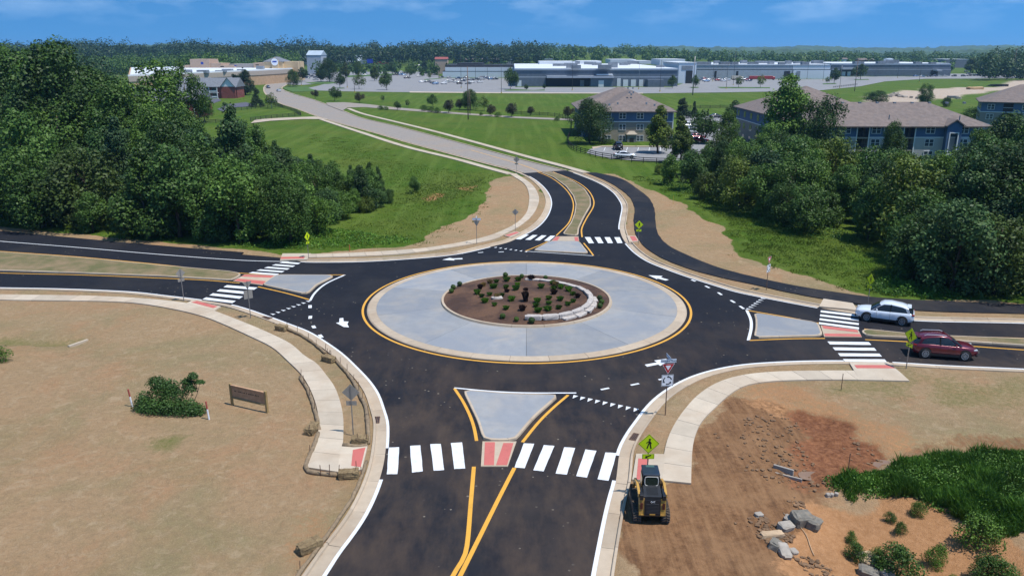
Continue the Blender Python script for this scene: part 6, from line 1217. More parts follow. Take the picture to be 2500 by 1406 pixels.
lot([(2235, 188, 'sedan', 'blue'), (2251, 189, 'sedan', 'white'), (2269, 189, 'suv', 'black'), (2281, 188.5, 'truck', 'navy'), (2293, 188, 'sedan', 'silver'), (2307, 188, 'sedan', 'silver'), (2329, 188, 'suv', 'black'), (2352, 188, 'suv', 'black'), (2366, 187, 'suv', 'brown'), (2383, 186.5, 'truck', 'navy'), (2403, 186.5, 'suv', 'silver'), (2426, 184.5, 'sedan', 'black'), (2452, 184, 'sedan', 'grey'), (2359, 177, 'suv', 'grey')], 'at the end of the blue grey store', 'cars at the end of the blue grey store', 0.1)
for px, py, k, c_, rz, lab in ((655, 216, 'suv', 'navy', radians(-62), 'navy crossover driving down the bend by the tan wall'), (680, 224, 'sedan', 'white', radians(120), 'white sedan driving away up the road bend'), (1508, 367, 'suv', 'black', radians(92), 'black crossover parked facing the apartment house'), (1525, 389, 'sedan', 'white', radians(-4), 'white sedan parked along the black fence'), (1677, 315, 'truck', 'white', radians(5), 'white pickup parked beside the apartment house'), (1688, 330, 'suv', 'silver', radians(20), 'silver crossover parked next to the white pickup'), (1706, 351, 'sedan', 'red', radians(6), 'red sedan parked at the end of the apartment row'), (1700, 343, 'sedan', 'red', radians(8), 'second red sedan behind the red end sedan'), (1748, 290, 'sedan', 'black', radians(10), 'black sedan far up the apartment drive'), (1800, 324, 'sedan', 'white', radians(75), 'white sedan half hidden by trees on the apartment drive'), (665, 252.5, 'sedan', 'silver', radians(150), 'silver car parked behind the black board fence')):
    x, y = G(px, py); far_car(k, c_, (x, y, gz(x, y) + 0.2 if py > 240 else gz(x, y) + .08), rz, lab, None)
for px, w_, c_, lab in ((1845, 34, 'red', 'long dark red truck body parked at the grey store'), (1873, 24, 'red', 'shorter bright red truck parked behind the long red one'), (1797, 22, 'silver', 'cream trailer parked before the red trucks')):
    x, y = G(px, 196.5); L_ = w_ * mpp(x, y); r = thing('box_truck', (x, y, gz(x, y) + .1), lab, 'truck'); pt = PT['red'] if c_ == 'red' else pm('cream_panel', (.5, .45, .36), .5)
    MB().box((0, 0, 2.0), (L_, 2.4, 2.2)).build('cargo_body', pt, r, bevel=.05); MB().box((L_ / 2 + 1.0, 0, 1.55), (1.8, 2.3, 1.9)).build('cab', pt, r, bevel=.15); MB().box((L_ / 2 + 1.93, 0, 2.0), (.06, 2.0, .7)).build('windscreen', M_GLASS, r); MB().box((0.6, 0, .75), (L_ + 2.2, 1.9, .25)).build('chassis', M_TRIM, r)
    for qx in (-L_ / 2 + 1.0, -L_ / 2 + 2.2, L_ / 2 + .9):
        for s_ in (-1, 1): MB().lathe([(.46, -.14), (.5, -.1), (.5, .1), (.46, .14)], 14, 'Y', (qx, s_ * 1.05, .5)).build('wheel', M_TYRE, r)
# ------------------------------------------------------------------ compact track loader
M_CATY = pm('loader_yellow', (0.44, 0.25, 0.055), 0.45, 0.12, 4, dirt=(0.22, 0.14, 0.08), dirtamt=0.6); M_CABK = pm('loader_black', (0.012, 0.014, 0.018), 0.42, 0.25, 3, dirt=(0.07, 0.05, 0.035), dirtamt=0.35); M_TRACK = pm('loader_track', (0.075, 0.06, 0.048), 0.9, 0.3, 6, dirt=(0.19, 0.12, 0.07), dirtamt=0.8)
x, y = G(1590, 1284); LZ = gz(x, y) + .02; ld = thing('track_loader', (x, y, LZ), 'yellow and black compact track loader parked on the mud by the kerb', 'loader', None, radians(-3)); ld.scale = (0.96, 1.0, 1.05)
def stadium(L_, h_, n_=8, y0=0.0): 
    r_ = h_ / 2; p = [(y0 + r_ + r_ * cos(a), r_ + r_ * sin(a)) for a in [radians(90 + 180 * k / n_) for k in range(n_ + 1)]]; q = [(y0 + L_ - r_ + r_ * cos(a), r_ + r_ * sin(a)) for a in [radians(-90 + 180 * k / n_) for k in range(n_ + 1)]]; return p + q
for s_ in (-1, 1):
    tr = thing('track', (s_ * .72, 0, 0), None, None); tr.parent = ld; P = stadium(2.35, .62, 8, .0); n_ = len(P); m_ = MB()
    m_.add([(-.20, p[0], p[1]) for p in P] + [(.20, p[0], p[1]) for p in P], [(i, (i + 1) % n_, n_ + (i + 1) % n_, n_ + i) for i in range(n_)] + [tuple(range(n_)), tuple(range(n_, 2 * n_))[::-1]]); m_.build('belt', M_TRACK, tr, fix=True)
    per = resample(P + [P[0]], 1, n=47); nn = normals2(per)
    for k in range(46):
        a = math.atan2(per[k + 1][1] - per[k][1], per[k + 1][0] - per[k][0]); c_ = (per[k][0] - nn[k][0] * .022 * -1 * -1, per[k][1] - nn[k][1] * .022)
        for q in (-1, 1):
            b0 = MB().box((0, 0, 0), (.19, .052, .05)); M_ = Matrix.Translation((q * .10, c_[0], c_[1])) @ Matrix.Rotation(a, 4, 'X') @ Matrix.Rotation(.38 * q, 4, 'Z'); b0.xf(M_); b0.build('tread_lug', M_TRACK, tr)
    for k, (yy, rr_) in enumerate(((.32, .24), (.85, .15), (1.2, .15), (1.55, .15), (2.05, .24))): MB().lathe([(rr_, -.21), (rr_, .21), (rr_ * .4, .215)], 14, 'X', (0, yy, rr_ + .06)).build('roller', M_CABK, tr)
MB().box((0, 1.25, .55), (1.02, 2.1, .55)).build('chassis', M_CABK, ld)
MB().prism([(-.58, -.10), (.58, -.10), (.62, .55), (-.62, .55)], .50, .56).build('bumper_ledge', M_CATY, ld)
for s_ in (-1, 1):
    m_ = MB().loft([[(s_ * .40, -.08, .50), (s_ * .66, -.08, .50), (s_ * .66, -.02, 1.35), (s_ * .40, -.02, 1.35)], [(s_ * .40, .25, .50), (s_ * .66, .25, .50), (s_ * .66, .40, 1.40), (s_ * .40, .40, 1.40)]]); tw = m_.build('rear_tower', M_CATY, ld, fix=True); MB().box((s_ * .55, -.075, .98), (.13, .03, .30)).build('tail_lamp', pm('lamp_red_dark', (.08, .02, .015), .4), tw)
    arm = MB(); pr = [(s_ * .66, .10, 1.42), (s_ * .68, 1.0, 1.52), (s_ * .68, 1.9, 1.25), (s_ * .66, 2.55, .50)]
    for a_, b_ in zip(pr[:-1], pr[1:]): arm.loft([[(a_[0] - .06, a_[1], a_[2] - .09), (a_[0] + .06, a_[1], a_[2] - .09), (a_[0] + .06, a_[1], a_[2] + .09), (a_[0] - .06, a_[1], a_[2] + .09)], [(b_[0] - .06, b_[1], b_[2] - .09), (b_[0] + .06, b_[1], b_[2] - .09), (b_[0] + .06, b_[1], b_[2] + .09), (b_[0] - .06, b_[1], b_[2] + .09)]])
    arm.build('lift_arm', M_CATY, ld, fix=True); MB().tube([(s_ * .58, .35, .75), (s_ * .62, 1.5, 1.25)], .05, 8).build('lift_cylinder', M_CABK, ld)
door = MB().loft([[(-.40, -.12, .52), (.40, -.12, .52), (.40, -.05, 1.28), (-.40, -.05, 1.28)], [(-.40, .2, .52), (.40, .2, .52), (.40, .25, 1.28), (-.40, .25, 1.28)]]).build('engine_door', M_CABK, ld, fix=True)
for k in range(7): MB().box((0, -.115 + .0065 * k, .66 + .07 * k), (.62, .035, .03)).build('louvre', pm('louvre_grey', (.03, .032, .036), .5), door)
o = link('emblem_lettering', text_mesh('emblem_lettering', 'CAT', .12, M_SIGNW, .004), door, (0.0, -.085, 1.20)); o.rotation_euler = (radians(84), 0, 0); MB().box((0, -.13, .585), (.28, .02, .06)).build('caution_strip', M_CATY, door)
hood = MB().loft([[(-.46, -.02, 1.28), (.46, -.02, 1.28), (.46, .0, 1.42), (-.46, .0, 1.42)], [(-.46, .72, 1.28), (.46, .72, 1.28), (.42, .72, 1.62), (-.42, .72, 1.62)]]).build('engine_hood', M_CABK, ld, fix=True)
gr_ = MB()
for k in range(8): MB().box((0, .14 + .06 * k, 1.468 + .0166 * k), (.56, .02, .02)).build('hood_slat', MATS['louvre_grey'], hood)
for s_ in (-1, 1): MB().box((s_ * .56, .28, 1.40), (.18, .70, .26)).build('side_cowl', M_CABK, ld, bevel=.02)
cabm = MB().loft([[(-.44, .72, .8), (.44, .72, .8), (.43, .78, 1.55), (.40, .86, 2.06), (-.40, .86, 2.06), (-.43, .78, 1.55)], [(-.44, 1.85, .8), (.44, 1.85, .8), (.43, 1.80, 1.55), (.41, 1.66, 2.06), (-.41, 1.66, 2.06), (-.43, 1.80, 1.55)]]).build('cab', M_CABK, ld, fix=True)
MB().box((0, 1.28, 2.085), (.86, .98, .09)).build('cab_roof', pm('cab_roof', (.016, .026, .045), .35, .15), ld, bevel=.03); MB().box((0, 1.60, 2.134), (.44, .20, .02)).build('roof_hatch', pm('hatch_teal', (.05, .10, .10), .3), ld, bevel=.008)
rw = [( .34 * (1 if abs(cos(a)) < 1e-9 else (abs(cos(a)) ** .45) * (1 if cos(a) > 0 else -1)), .21 * (abs(sin(a)) ** .45) * (1 if sin(a) > 0 else -1)) for a in [2 * pi * k / 28 for k in range(29)]]
MB().tube([(p[0], .70 + .09 * (p[1] + .21) / .42, 1.80 + p[1]) for p in rw], .022, 6, False).build('rear_window_seal', pm('seal_grey', (.42, .40, .37), .7), ld); MB().add([(p[0] * .97, .71 + .09 * (p[1] + .21) / .42, 1.80 + p[1] * .97) for p in rw[:-1]], [tuple(range(28))]).build('rear_window', M_GLASS, ld, fix=True)
for s_ in (-1, 1): MB().box((s_ * .445, 1.28, 1.62), (.02, .70, .55)).build('side_screen', M_GLASS, ld)
MB().loft([[(-.85, 2.55, .05), (.85, 2.55, .05), (.85, 2.6, .62), (-.85, 2.6, .62)], [(-.85, 3.15, .02), (.85, 3.15, .02), (.85, 3.12, .06), (-.85, 3.12, .06)]]).build('bucket', M_CABK, ld, fix=True); MB().tube([(-.68, 2.5, .5), (.68, 2.5, .5)], .07, 8).build('cross_tube', M_CATY, ld)
# ------------------------------------------------------------------ buildings
def FP(px, py, y0):
    """point on the upright plane y = y0 seen at a photo pixel -> (x, z)"""
    dx = (px - CX) / FPX; dy = (CY - py) / FPX; d = (dx, cos(PITCH) + dy * sin(PITCH), -sin(PITCH) + dy * cos(PITCH)); t_ = y0 / d[1]; return d[0] * t_, CAMH + d[2] * t_
def siding(name, col, lap=0.18, vert=False, var=.08):
    m, t, b, _ = nt(name); tc = N(t, 'ShaderNodeTexCoord'); sp = N(t, 'ShaderNodeSeparateXYZ'); t.links.new(tc.outputs['Object'], sp.inputs[0])
    mo = N(t, 'ShaderNodeMath', operation='FRACT'); mu = N(t, 'ShaderNodeMath', operation='MULTIPLY'); mu.inputs[1].default_value = 1 / lap; t.links.new(sp.outputs['X' if vert else 'Z'], mu.inputs[0]); t.links.new(mu.outputs[0], mo.inputs[0])
    c = mix(t, ramp(t, noise(t, .5, 4), .3, .7), tuple(x * (1 - var) for x in col), tuple(x * (1 + var) for x in col)); t.links.new(c, b.inputs['Base Color']); b.inputs['Roughness'].default_value = .7; bump(t, b, mo.outputs[0], .6, .02); return m
M_BLUE = siding('blue_siding', (0.050, 0.105, 0.205)); M_GREYS = siding('grey_siding', (0.20, 0.185, 0.17)); M_TANS = siding('tan_siding', (0.33, 0.275, 0.205)); M_PALES = siding('pale_siding', (0.36, 0.355, 0.36)); M_WTRIM = pm('white_trim', (.62, .64, .66), .6, .05); M_PANE = pm('window_glass', (.045, .065, .085), .08, .3, 1.0, spec=.7)
M_SHING = pm('brown_shingle', (0.165, 0.130, 0.115), .95, .22, 1.2, bmp=.5, bscale=6, dirt=(.13, .12, .12), dirtamt=.5); M_SHGREY = pm('grey_shingle', (0.15, 0.16, 0.18), .95, .2, 1.2, bmp=.5, bscale=6); M_BRICK = siding('red_brick', (0.20, 0.050, 0.035), .09, False, .2); M_TANB = siding('tan_brick', (0.42, 0.27, 0.155), .2, False, .15); M_BLOCKG = siding('blue_grey_block', (0.105, 0.130, 0.165), .6, False, .14); M_BLOCKL = siding('light_grey_block', (0.33, 0.36, 0.41), .6, False, .08)
M_ROOFW = pm('white_roof', (.62, .64, .66), .5, .06, .05, coord='Object'); M_UNIT = pm('roof_unit', (.20, .22, .25), .6, .25, .5); M_DARK = pm('dark_finish_and_shade', (.018, .018, .02), .8); M_PINK = pm('tan_stucco', (.42, .30, .22), .8, .1, .3)  # M_DARK: real dark finishes, and shade painted into openings
def window(root, x, z_, w, h, y, cols=2, rows_=2, name='window'):
    m = MB(); t_ = .09
    m.box((x - w / 2 + t_ / 2, y, z_), (t_, .12, h)); m.box((x + w / 2 - t_ / 2, y, z_), (t_, .12, h)); m.box((x, y, z_ - h / 2 + t_ / 2), (w - 2 * t_, .12, t_)); m.box((x, y, z_ + h / 2 - t_ / 2), (w - 2 * t_, .12, t_)); m.box((x, y - .003, z_), (.12 if cols == 2 else .05, .12, h - 2 * t_)); m.box((x - w / 4, y - .001, z_), (w / 2 - .16, .11, .05)); m.box((x + w / 4, y - .001, z_), (w / 2 - .16, .11, .05))
    o = m.build(name, M_WTRIM, root)
    for cx_ in (-1, 1):
        for cz in (-1, 1): MB().box((x + cx_ * (w / 4), y + .02, z_ + cz * (h / 4)), (w / 2 - .12, .05, h / 2 - .08)).build('pane', M_PANE, o)
    return o
def hip(x0, x1, y0, y1, ze, zr, over=.6, ridge=None, name='roof', mat=None, root=None):
    a, b_, c_, d_ = x0 - over, x1 + over, y0 - over, y1 + over; w = b_ - a; dp = d_ - c_; v = [(a, c_, ze), (b_, c_, ze), (b_, d_, ze), (a, d_, ze)]
    if ridge == 'gable_x': v += [(a, (c_ + d_) / 2, zr), (b_, (c_ + d_) / 2, zr)]
    elif w > dp: v += [(a + dp / 2, (c_ + d_) / 2, zr), (b_ - dp / 2, (c_ + d_) / 2, zr)]
    else: v += [((a + b_) / 2, c_ + w / 2, zr), ((a + b_) / 2, d_ - w / 2, zr)]
    if w > dp or ridge == 'gable_x': f = [(0, 1, 5, 4), (1, 2, 5), (2, 3, 4, 5), (3, 0, 4)]
    else: f = [(0, 1, 4), (1, 2, 5, 4), (2, 3, 5), (3, 0, 4, 5)]
    v += [(p[0], p[1], p[2] - .22) for p in v[:4]]; f += [(0, 6, 7, 1), (1, 7, 8, 2), (2, 8, 9, 3), (3, 9, 6, 0), (9, 8, 7, 6)]
    return MB().add(v, f).build(name, mat or M_SHING, root, fix=True)
def O3(root): return root.location
# --- three storey apartment house with the blue top storey
y0 = G(1560, 347)[1]; xa, _ = FP(1468, 330, y0); xb, _ = FP(1641, 330, y0); ze = FP(1560, 272, y0)[1]; z2 = FP(1560, 297.5, y0)[1]; z1 = FP(1560, 311, y0)[1]; dep = 26.0
r = thing('apartment_house', (0, 0, 0), 'three storey apartment house, blue above tan, with brown hip roof', 'building')
def wallbox(root, name, mat, a, b_, yA, yB, za, zb): return MB().box(((a + b_) / 2, (yA + yB) / 2, (za + zb) / 2), (b_ - a, yB - yA, zb - za)).build(name, mat, root)
wallbox(r, 'lower_wall', M_TANS, xa, xb, y0, y0 + dep, -.3, z1); wallbox(r, 'middle_wall', M_GREYS, xa + .01, xb - .01, y0 + .01, y0 + dep, z1, z2); wallbox(r, 'top_wall', M_BLUE, xa, xb, y0, y0 + dep, z2, ze); wallbox(r, 'trim_band', M_WTRIM, xa - .05, xb + .05, y0 - .06, y0 + dep, z2 - .12, z2 + .10)
hip(xa, xb, y0, y0 + dep, ze, G(1540, 223, 0)[1] * 0 + 12.1, .8, root=r); hip(xa - 4.5, xb + 1.5, y0 + dep * .45, y0 + dep + 8, ze - .2, 12.5, .8, name='rear_roof', root=r); wallbox(r, 'rear_wall', M_BLUE, xa - 4.2, xb + 1.2, y0 + dep * .45 + .3, y0 + dep + 7.7, -.3, ze - .2)
for px in (1484, 1520, 1563, 1622):
    for py, w in ((283.5, 1), (311, 1), (338, 1)): x, z_ = FP(px - (py - 283) * .02, py, y0); window(r, x, z_, 1.75, 1.5, y0 - .04)
xc, zc = FP(1541, 327, y0); po = MB().box((xc, y0 - .7, zc - 1.6), (2.3, 1.4, 3.0)).build('entry_porch', M_GREYS, r); hip(xc - 1.3, xc + 1.3, y0 - 1.5, y0 + .0, zc, zc + .75, .1, name='porch_roof', mat=M_TANS, root=r); MB().box((xc, y0 - 1.42, zc - 1.9), (1.0, .06, 2.0)).build('entry_door', M_DARK, r)
for s_ in (xa, xb): MB().box((s_, y0 - .03, ze / 2), (.22, .18, ze - .3)).build('corner_board', M_WTRIM, r)
for px, py in ((1533, 219), (1545, 219), (1537, 230), (1546, 230), (1541, 235), (1488, 259), (1508, 256), (1578, 256), (1598, 260)): x, y = G(px, py, 11.5 if py < 240 else 9.6); MB().box((x, y, 11.9 if py < 240 else 9.9), (.35, .5, .5)).build('roof_vent', M_UNIT, r)
# --- the long blue block
y0 = G(2200, 404)[1]; xa, _ = FP(1975, 350, y0); xb, _ = FP(2405, 350, y0); ze = FP(2250, 308, y0)[1]; zm = FP(2200, 336, y0)[1]; zl = FP(2200, 366, y0)[1]; dep = 17.0; RD = 1.7
r = thing('apartment_block', (0, 0, 0), 'long blue and grey apartment block with a gabled porch tower', 'building')
wallbox(r, 'rear_wall', M_GREYS, xa, xb, y0 + RD, y0 + dep, -.3, ze)
cuts = [(2089, 2119), (2203, 2231), (2384, 2406)]; edges = [1975] + [q for c_ in cuts for q in c_] + [2405]
for k in range(0, len(edges), 2):
    a, b_ = FP(edges[k], 350, y0)[0], FP(edges[k + 1], 350, y0)[0]
    if b_ - a < .5: continue
    wallbox(r, 'top_wall', M_BLUE, a, b_, y0, y0 + RD, zm, ze); wallbox(r, 'lower_wall', M_PALES, a + .01, b_ - .01, y0 + .01, y0 + RD, -.3, zm); wallbox(r, 'trim_band', M_WTRIM, a - .02, b_ + .02, y0 - .05, y0 + .3, zm - .1, zm + .1)
    for s_ in (a, b_): MB().box((s_, y0 - .02, ze / 2), (.2, .14, ze - .2)).build('corner_board', M_WTRIM, r)
for c_ in cuts:
    a, b_ = FP(c_[0], 350, y0)[0], FP(c_[1], 350, y0)[0]
    for zf in (zm, zl): wallbox(r, 'balcony_floor', M_TANS, a, b_, y0 + .02, y0 + RD, zf - .25, zf); 
    for zf in (zm, zl, 0.2):
        rl = wallbox(r, 'balcony_rail', M_DARKM, a, b_, y0 + .06, y0 + .10, zf + 1.0, zf + 1.06)
        for k in range(9): MB().box((a + (b_ - a) * (k + .5) / 9, y0 + .08, zf + .5), (.05, .04, 1.0)).build('baluster', M_DARKM, rl)
        wallbox(r, 'balcony_door', M_PANE, a + .6, b_ - .6, y0 + RD - .05, y0 + RD - .01, zf + .05, zf + 2.1)
for px in (2020, 2066, 2140, 2170, 2255 + 17, 2354):
    for py, zz in ((316 + 1.5, 0), (349, 1), (378, 2)): x, z_ = FP(px - (py - 316) * .12, py, y0); window(r, x, z_, 1.85, 1.5, y0 - .04)
hip(xa, xb, y0, y0 + dep, ze, 11.9, .8, root=r)
xc = FP(2321, 340, y0)[0]; tw_ = 1.45; zt = FP(2321, 305, y0)[1]; yt = y0 - 1.0
pt = thing('porch_tower', (0, 0, 0), None, None); pt.parent = r
for a, b_ in ((xc - tw_, xc - .85), (xc + .85, xc + tw_)): wallbox(pt, 'tower_side', M_BLUE, a, b_, yt, y0 + .5, 2.4, zt)
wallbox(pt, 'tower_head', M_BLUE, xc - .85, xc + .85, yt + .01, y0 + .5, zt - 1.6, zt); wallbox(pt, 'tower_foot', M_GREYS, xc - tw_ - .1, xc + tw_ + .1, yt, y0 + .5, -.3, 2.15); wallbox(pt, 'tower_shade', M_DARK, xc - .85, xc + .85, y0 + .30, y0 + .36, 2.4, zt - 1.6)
for a in (xc - .85, xc + .85): wallbox(pt, 'opening_trim', M_WTRIM, a - .1, a + .1, yt - .06, yt + .1, 2.4, zt - 1.5)
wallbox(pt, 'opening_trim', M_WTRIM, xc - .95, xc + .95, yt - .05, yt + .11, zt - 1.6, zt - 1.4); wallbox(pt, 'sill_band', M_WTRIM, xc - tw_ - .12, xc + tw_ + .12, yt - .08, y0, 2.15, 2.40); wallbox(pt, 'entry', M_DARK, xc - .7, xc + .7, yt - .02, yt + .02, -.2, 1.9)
MB().add([(xc - tw_, yt, zt), (xc + tw_, yt, zt), (xc, yt, zt + 1.0)], [(0, 1, 2)]).build('gable', M_BLUE, pt)
for s_ in (-1, 1): MB().add([(xc, yt - .4, zt + 1.15), (xc + s_ * (tw_ + .5), yt - .4, zt - .12), (xc + s_ * (tw_ + .5), y0 + 4, zt - .12), (xc, y0 + 4, zt + 1.15), (xc, yt - .4, zt + .95), (xc + s_ * (tw_ + .5), yt - .4, zt - .32)], [(0, 1, 2, 3), (0, 4, 5, 1)]).build('gable_roof', M_SHING if s_ > 5 else M_WTRIM if False else M_SHING, pt, fix=True)
for k in range(8): x, y = xa + 9 + k * 3.6, y0 + dep / 2; MB().box((x, y - .4, 11.75), (.5, .5, .35)).build('roof_vent', M_UNIT, r)
for px, py in ((2138, 279), (2171, 287), (2170, 280), (2343, 289)): x, y = G(px, py, 9.6); MB().tube([(x, y, 9.2), (x, y, 10.1)], .1, 6).build('vent_pipe', M_UNIT, r)
# --- wings behind the wood
def wing(label, x0, x1, ya, yb, ze_, zr, rz=0, wins=(), c=None):
    cx_, cy_ = (x0 + x1) / 2, (ya + yb) / 2; r = thing('apartment_wing', (cx_, cy_, 0), label, 'building', None, rz); w, d_ = (x1 - x0) / 2, (yb - ya) / 2
    wallbox(r, 'lower_wall', M_GREYS, -w, w, -d_, d_, -.3, ze_ * .66); wallbox(r, 'top_wall', M_BLUE, -w - .01, w + .01, -d_ - .01, d_ + .01, ze_ * .66, ze_); hip(-w, w, -d_, d_, ze_, zr, .8, root=r); wallbox(r, 'trim_band', M_WTRIM, -w - .06, w + .06, -d_ - .06, d_ + .06, ze_ * .66 - .1, ze_ * .66 + .08)
    n_ = int(2 * w / 4.2)
    for k in range(n_):
        x = -w + 2.4 + k * (2 * w - 4) / max(1, n_ - 1)
        for zz in (ze_ * .17, ze_ * .5, ze_ * .83):
            if k % 3 == 1: wallbox(r, 'balcony_recess', M_DARK, x - 1.2, x + 1.2, -d_ - .05, -d_ + .2, zz - 1.15, zz + 1.1); wallbox(r, 'balcony_rail', M_WTRIM, x - 1.2, x + 1.2, -d_ - .10, -d_ - .06, zz - .2, zz - .12)  # dark panel: balcony shade painted onto the flat wall
            else: window(r, x, zz, 1.8, 1.5, -d_ - .05)
    for k in range(5):     # side windows
        for zz in (ze_ * .17, ze_ * .5, ze_ * .83): wallbox(r, 'side_window', M_PANE, -w - .05, -w + .05, -d_ + 2 + k * (2 * d_ - 4) / 4 - .8, -d_ + 2 + k * (2 * d_ - 4) / 4 + .8, zz - .7, zz + .7)
    return r
xw = FP(1830, 300, 196)[0]; wing('brown roofed apartment wing half hidden by the tallest tree', xw, xw + 25, 182, 208, 8.4, 14.0)
x1_, y1_ = G(2350, 268); wing('farthest blue apartment wing beside the stripped earth', 136, 178, 221, 240, 8.2, 12.8, radians(-27))
# --- brick houses by the wood
def brick_house(label, px0, px1, pyb, pye, pyr, dep, porch_px, gable_px):
    y0 = G((px0 + px1) / 2, pyb)[1]; a, b_ = FP(px0, pyb, y0)[0], FP(px1, pyb, y0)[0]; ze_ = FP(px1, pye, y0)[1]; zr = ze_ + dep * .33; r = thing('brick_house', (0, 0, 0), label, 'building')
    wallbox(r, 'wall', M_BRICK, a, b_, y0, y0 + dep, -.3, ze_); hip(a, b_, y0, y0 + dep, ze_, zr, .6, 'gable_x', mat=M_SHGREY, root=r)
    for xx in (a - .05, b_ + .05): MB().add([(xx, y0 - .3, ze_ - .1), (xx, y0 + dep + .3, ze_ - .1), (xx, y0 + dep / 2, zr - .15)], [(0, 1, 2), (2, 1, 0)]).build('gable', M_WTRIM, r)
    g0, g1 = FP(gable_px, pye, y0)[0], b_; gm = (g0 + g1) / 2; hz = (g1 - g0) * .62      # cross gable looking out over the lawn
    wallbox(r, 'front_bay', M_BRICK, g0, g1, y0 - 1.2, y0 + 1, -.3, ze_ + .02); MB().add([(g0, y0 - 1.2, ze_), (g1, y0 - 1.2, ze_), (gm, y0 - 1.2, ze_ + hz)], [(0, 1, 2)]).build('front_gable', M_WTRIM, r)
    for s_, e in ((-1, g0 - .5), (1, g1 + .5)): MB().add([(gm, y0 - 1.7, ze_ + hz + .1), (e, y0 - 1.7, ze_ - .25), (e, y0 + dep * .5, ze_ - .25), (gm, y0 + dep * .5, ze_ + hz + .1), (gm, y0 - 1.7, ze_ + hz - .15), (e, y0 - 1.7, ze_ - .5)], [(0, 1, 2, 3), (0, 4, 5, 1)]).build('front_gable_roof', M_SHGREY, r, fix=True)
    pc = FP(porch_px, pyb, y0)[0]; pw = 1.9
    for zf in (.15, ze_ * .5): wallbox(r, 'porch_floor', M_WTRIM, pc - pw, pc + pw, y0 - 2.2, y0 - .01, zf - .15, zf + .05); wallbox(r, 'porch_rail', M_WTRIM, pc - pw, pc + pw, y0 - 2.18, y0 - 2.12, zf + .45, zf + 1.05); wallbox(r, 'porch_door', M_PANE, pc - 1.2, pc + 1.2, y0 - .05, y0 - .01, zf + .1, zf + 2.2)
    for s_ in (-pw, pw): wallbox(r, 'porch_post', M_WTRIM, pc + s_ - .14, pc + s_ + .14, y0 - 2.3, y0 - 2.02, 0, ze_)
    hip(pc - pw, pc + pw, y0 - 2.3, y0 + .2, ze_, ze_ + 1.2, .2, name='porch_roof', mat=M_SHGREY, root=r)
    for k in range(int((pc - pw - a) / 3.5)):
        for zz in (ze_ * .25, ze_ * .74): window(r, pc - pw - 1.6 - 3.5 * k, zz, 1.4, 1.5, y0 - .05)
    return r
brick_house('brick house with white gable and balcony porch beside the dark conifer', 432, 578, 241, 212, 187, 12, 526, 541)
brick_house('brick house half hidden by the wood behind the pale concrete pole', 300, 486, 287, 246, 208, 13, 352, 462)
# --- shops
def box_px(root, name, px0, px1, pyb, pyt, dep, mat, y0=None, zb=None, proud=0.0):
    y0 = y0 or G((px0 + px1) / 2, pyb)[1]; a, zA = FP(px0, pyb, y0); b_, zB = FP(px1, pyt, y0); return wallbox(root, name, mat, a, b_, y0 - proud, y0 + dep, zA if zb is None else zb, zB)
def roof_units(root, lst, zr):
    for px, py, w, h in lst: x, y = G(px, py, zr); MB().box((x, y, zr + h / 2), (w, w * .8, h)).build('roof_unit', M_UNIT, root)
r = thing('store_building', (0, 0, 0), 'wide blue grey store with white roof and loading doors', 'store'); y0 = G(1450, 212)[1]
box_px(r, 'lower_wall', 1258, 1655, 212, 190, 190, M_BLOCKG, y0, -.3); box_px(r, 'stripe', 1257.8, 1655.2, 190, 187.5, 190, M_BLOCKL, y0); box_px(r, 'upper_wall', 1258, 1655, 187.5, 172.5, 190, M_BLOCKG, y0); box_px(r, 'parapet', 1256, 1656, 172.5, 168.5, 192, pm('parapet_grey', (.27, .32, .38), .6), y0 - .4); ztop = FP(1400, 168.5, y0)[1]
wallbox(r, 'roof', M_ROOFW, FP(1257, 170, y0)[0], FP(1655, 170, y0)[0], y0 + .5, y0 + 195, ztop - .3, ztop + .25)
wallbox(r, 'loading_recess', M_DARK, FP(1332, 205, y0)[0], FP(1439, 205, y0)[0], y0 - .3, y0 - .02, .2, FP(1400, 190, y0)[1]); wallbox(r, 'canopy', M_BLOCKL, FP(1334, 188, y0)[0], FP(1496, 188, y0)[0], y0 - 7, y0 - .02, FP(1400, 190.5, y0)[1], FP(1400, 185.5, y0)[1]); wallbox(r, 'canopy_box', M_ROOFW, FP(1455, 182, y0)[0], FP(1494, 182, y0)[0], y0 - 5, y0 - .03, FP(1400, 184, y0)[1], FP(1400, 181, y0)[1]); wallbox(r, 'store_annex', M_BLOCKG, FP(1440, 200, y0)[0], FP(1494, 200, y0)[0], y0 - 6, y0 - .04, -.2, FP(1400, 191, y0)[1]); wallbox(r, 'store_annex', M_BLOCKG, FP(1577, 200, y0)[0], FP(1616, 200, y0)[0], y0 - 8, y0 - .04, -.2, FP(1400, 194, y0)[1])  # dark sheet on the wall paints the shade beneath the canopy
for a, b_, t_, q in ((1263, 1273, 197, 0), (1461, 1474, 197, 6.05), (1416, 1426, 196, .35), (1506, 1515, 192, .05), (1521, 1533, 195, .05), (1540, 1552, 195, .05), (1559, 1570, 195, .05)): wallbox(r, 'loading_door', M_ROOFW if a != 1416 else M_UNIT, FP(a, 205, y0 - q)[0], FP(b_, 205, y0 - q)[0], y0 - q - .25, y0 - q, .1, FP(1400, t_, y0 - q)[1])
roof_units(r, [(1396, 167, 7, 3.0), (1406, 168, 6, 2.2), (1476, 168, 8, 2.4), (1496, 166, 6, 3.6), (1358, 162, 5, 1.8), (1376, 162, 7, 1.8), (1387, 161, 6, 2), (1457, 160, 7, 2), (1435, 158, 6, 2.2), (1446, 158.5, 6, 2.2), (1522, 160, 6, 2), (1529, 159, 6, 2), (1546, 157, 9, 2.4), (1405, 157, 7, 2.4), (1612, 165, 5, 1.5)], ztop + .2)
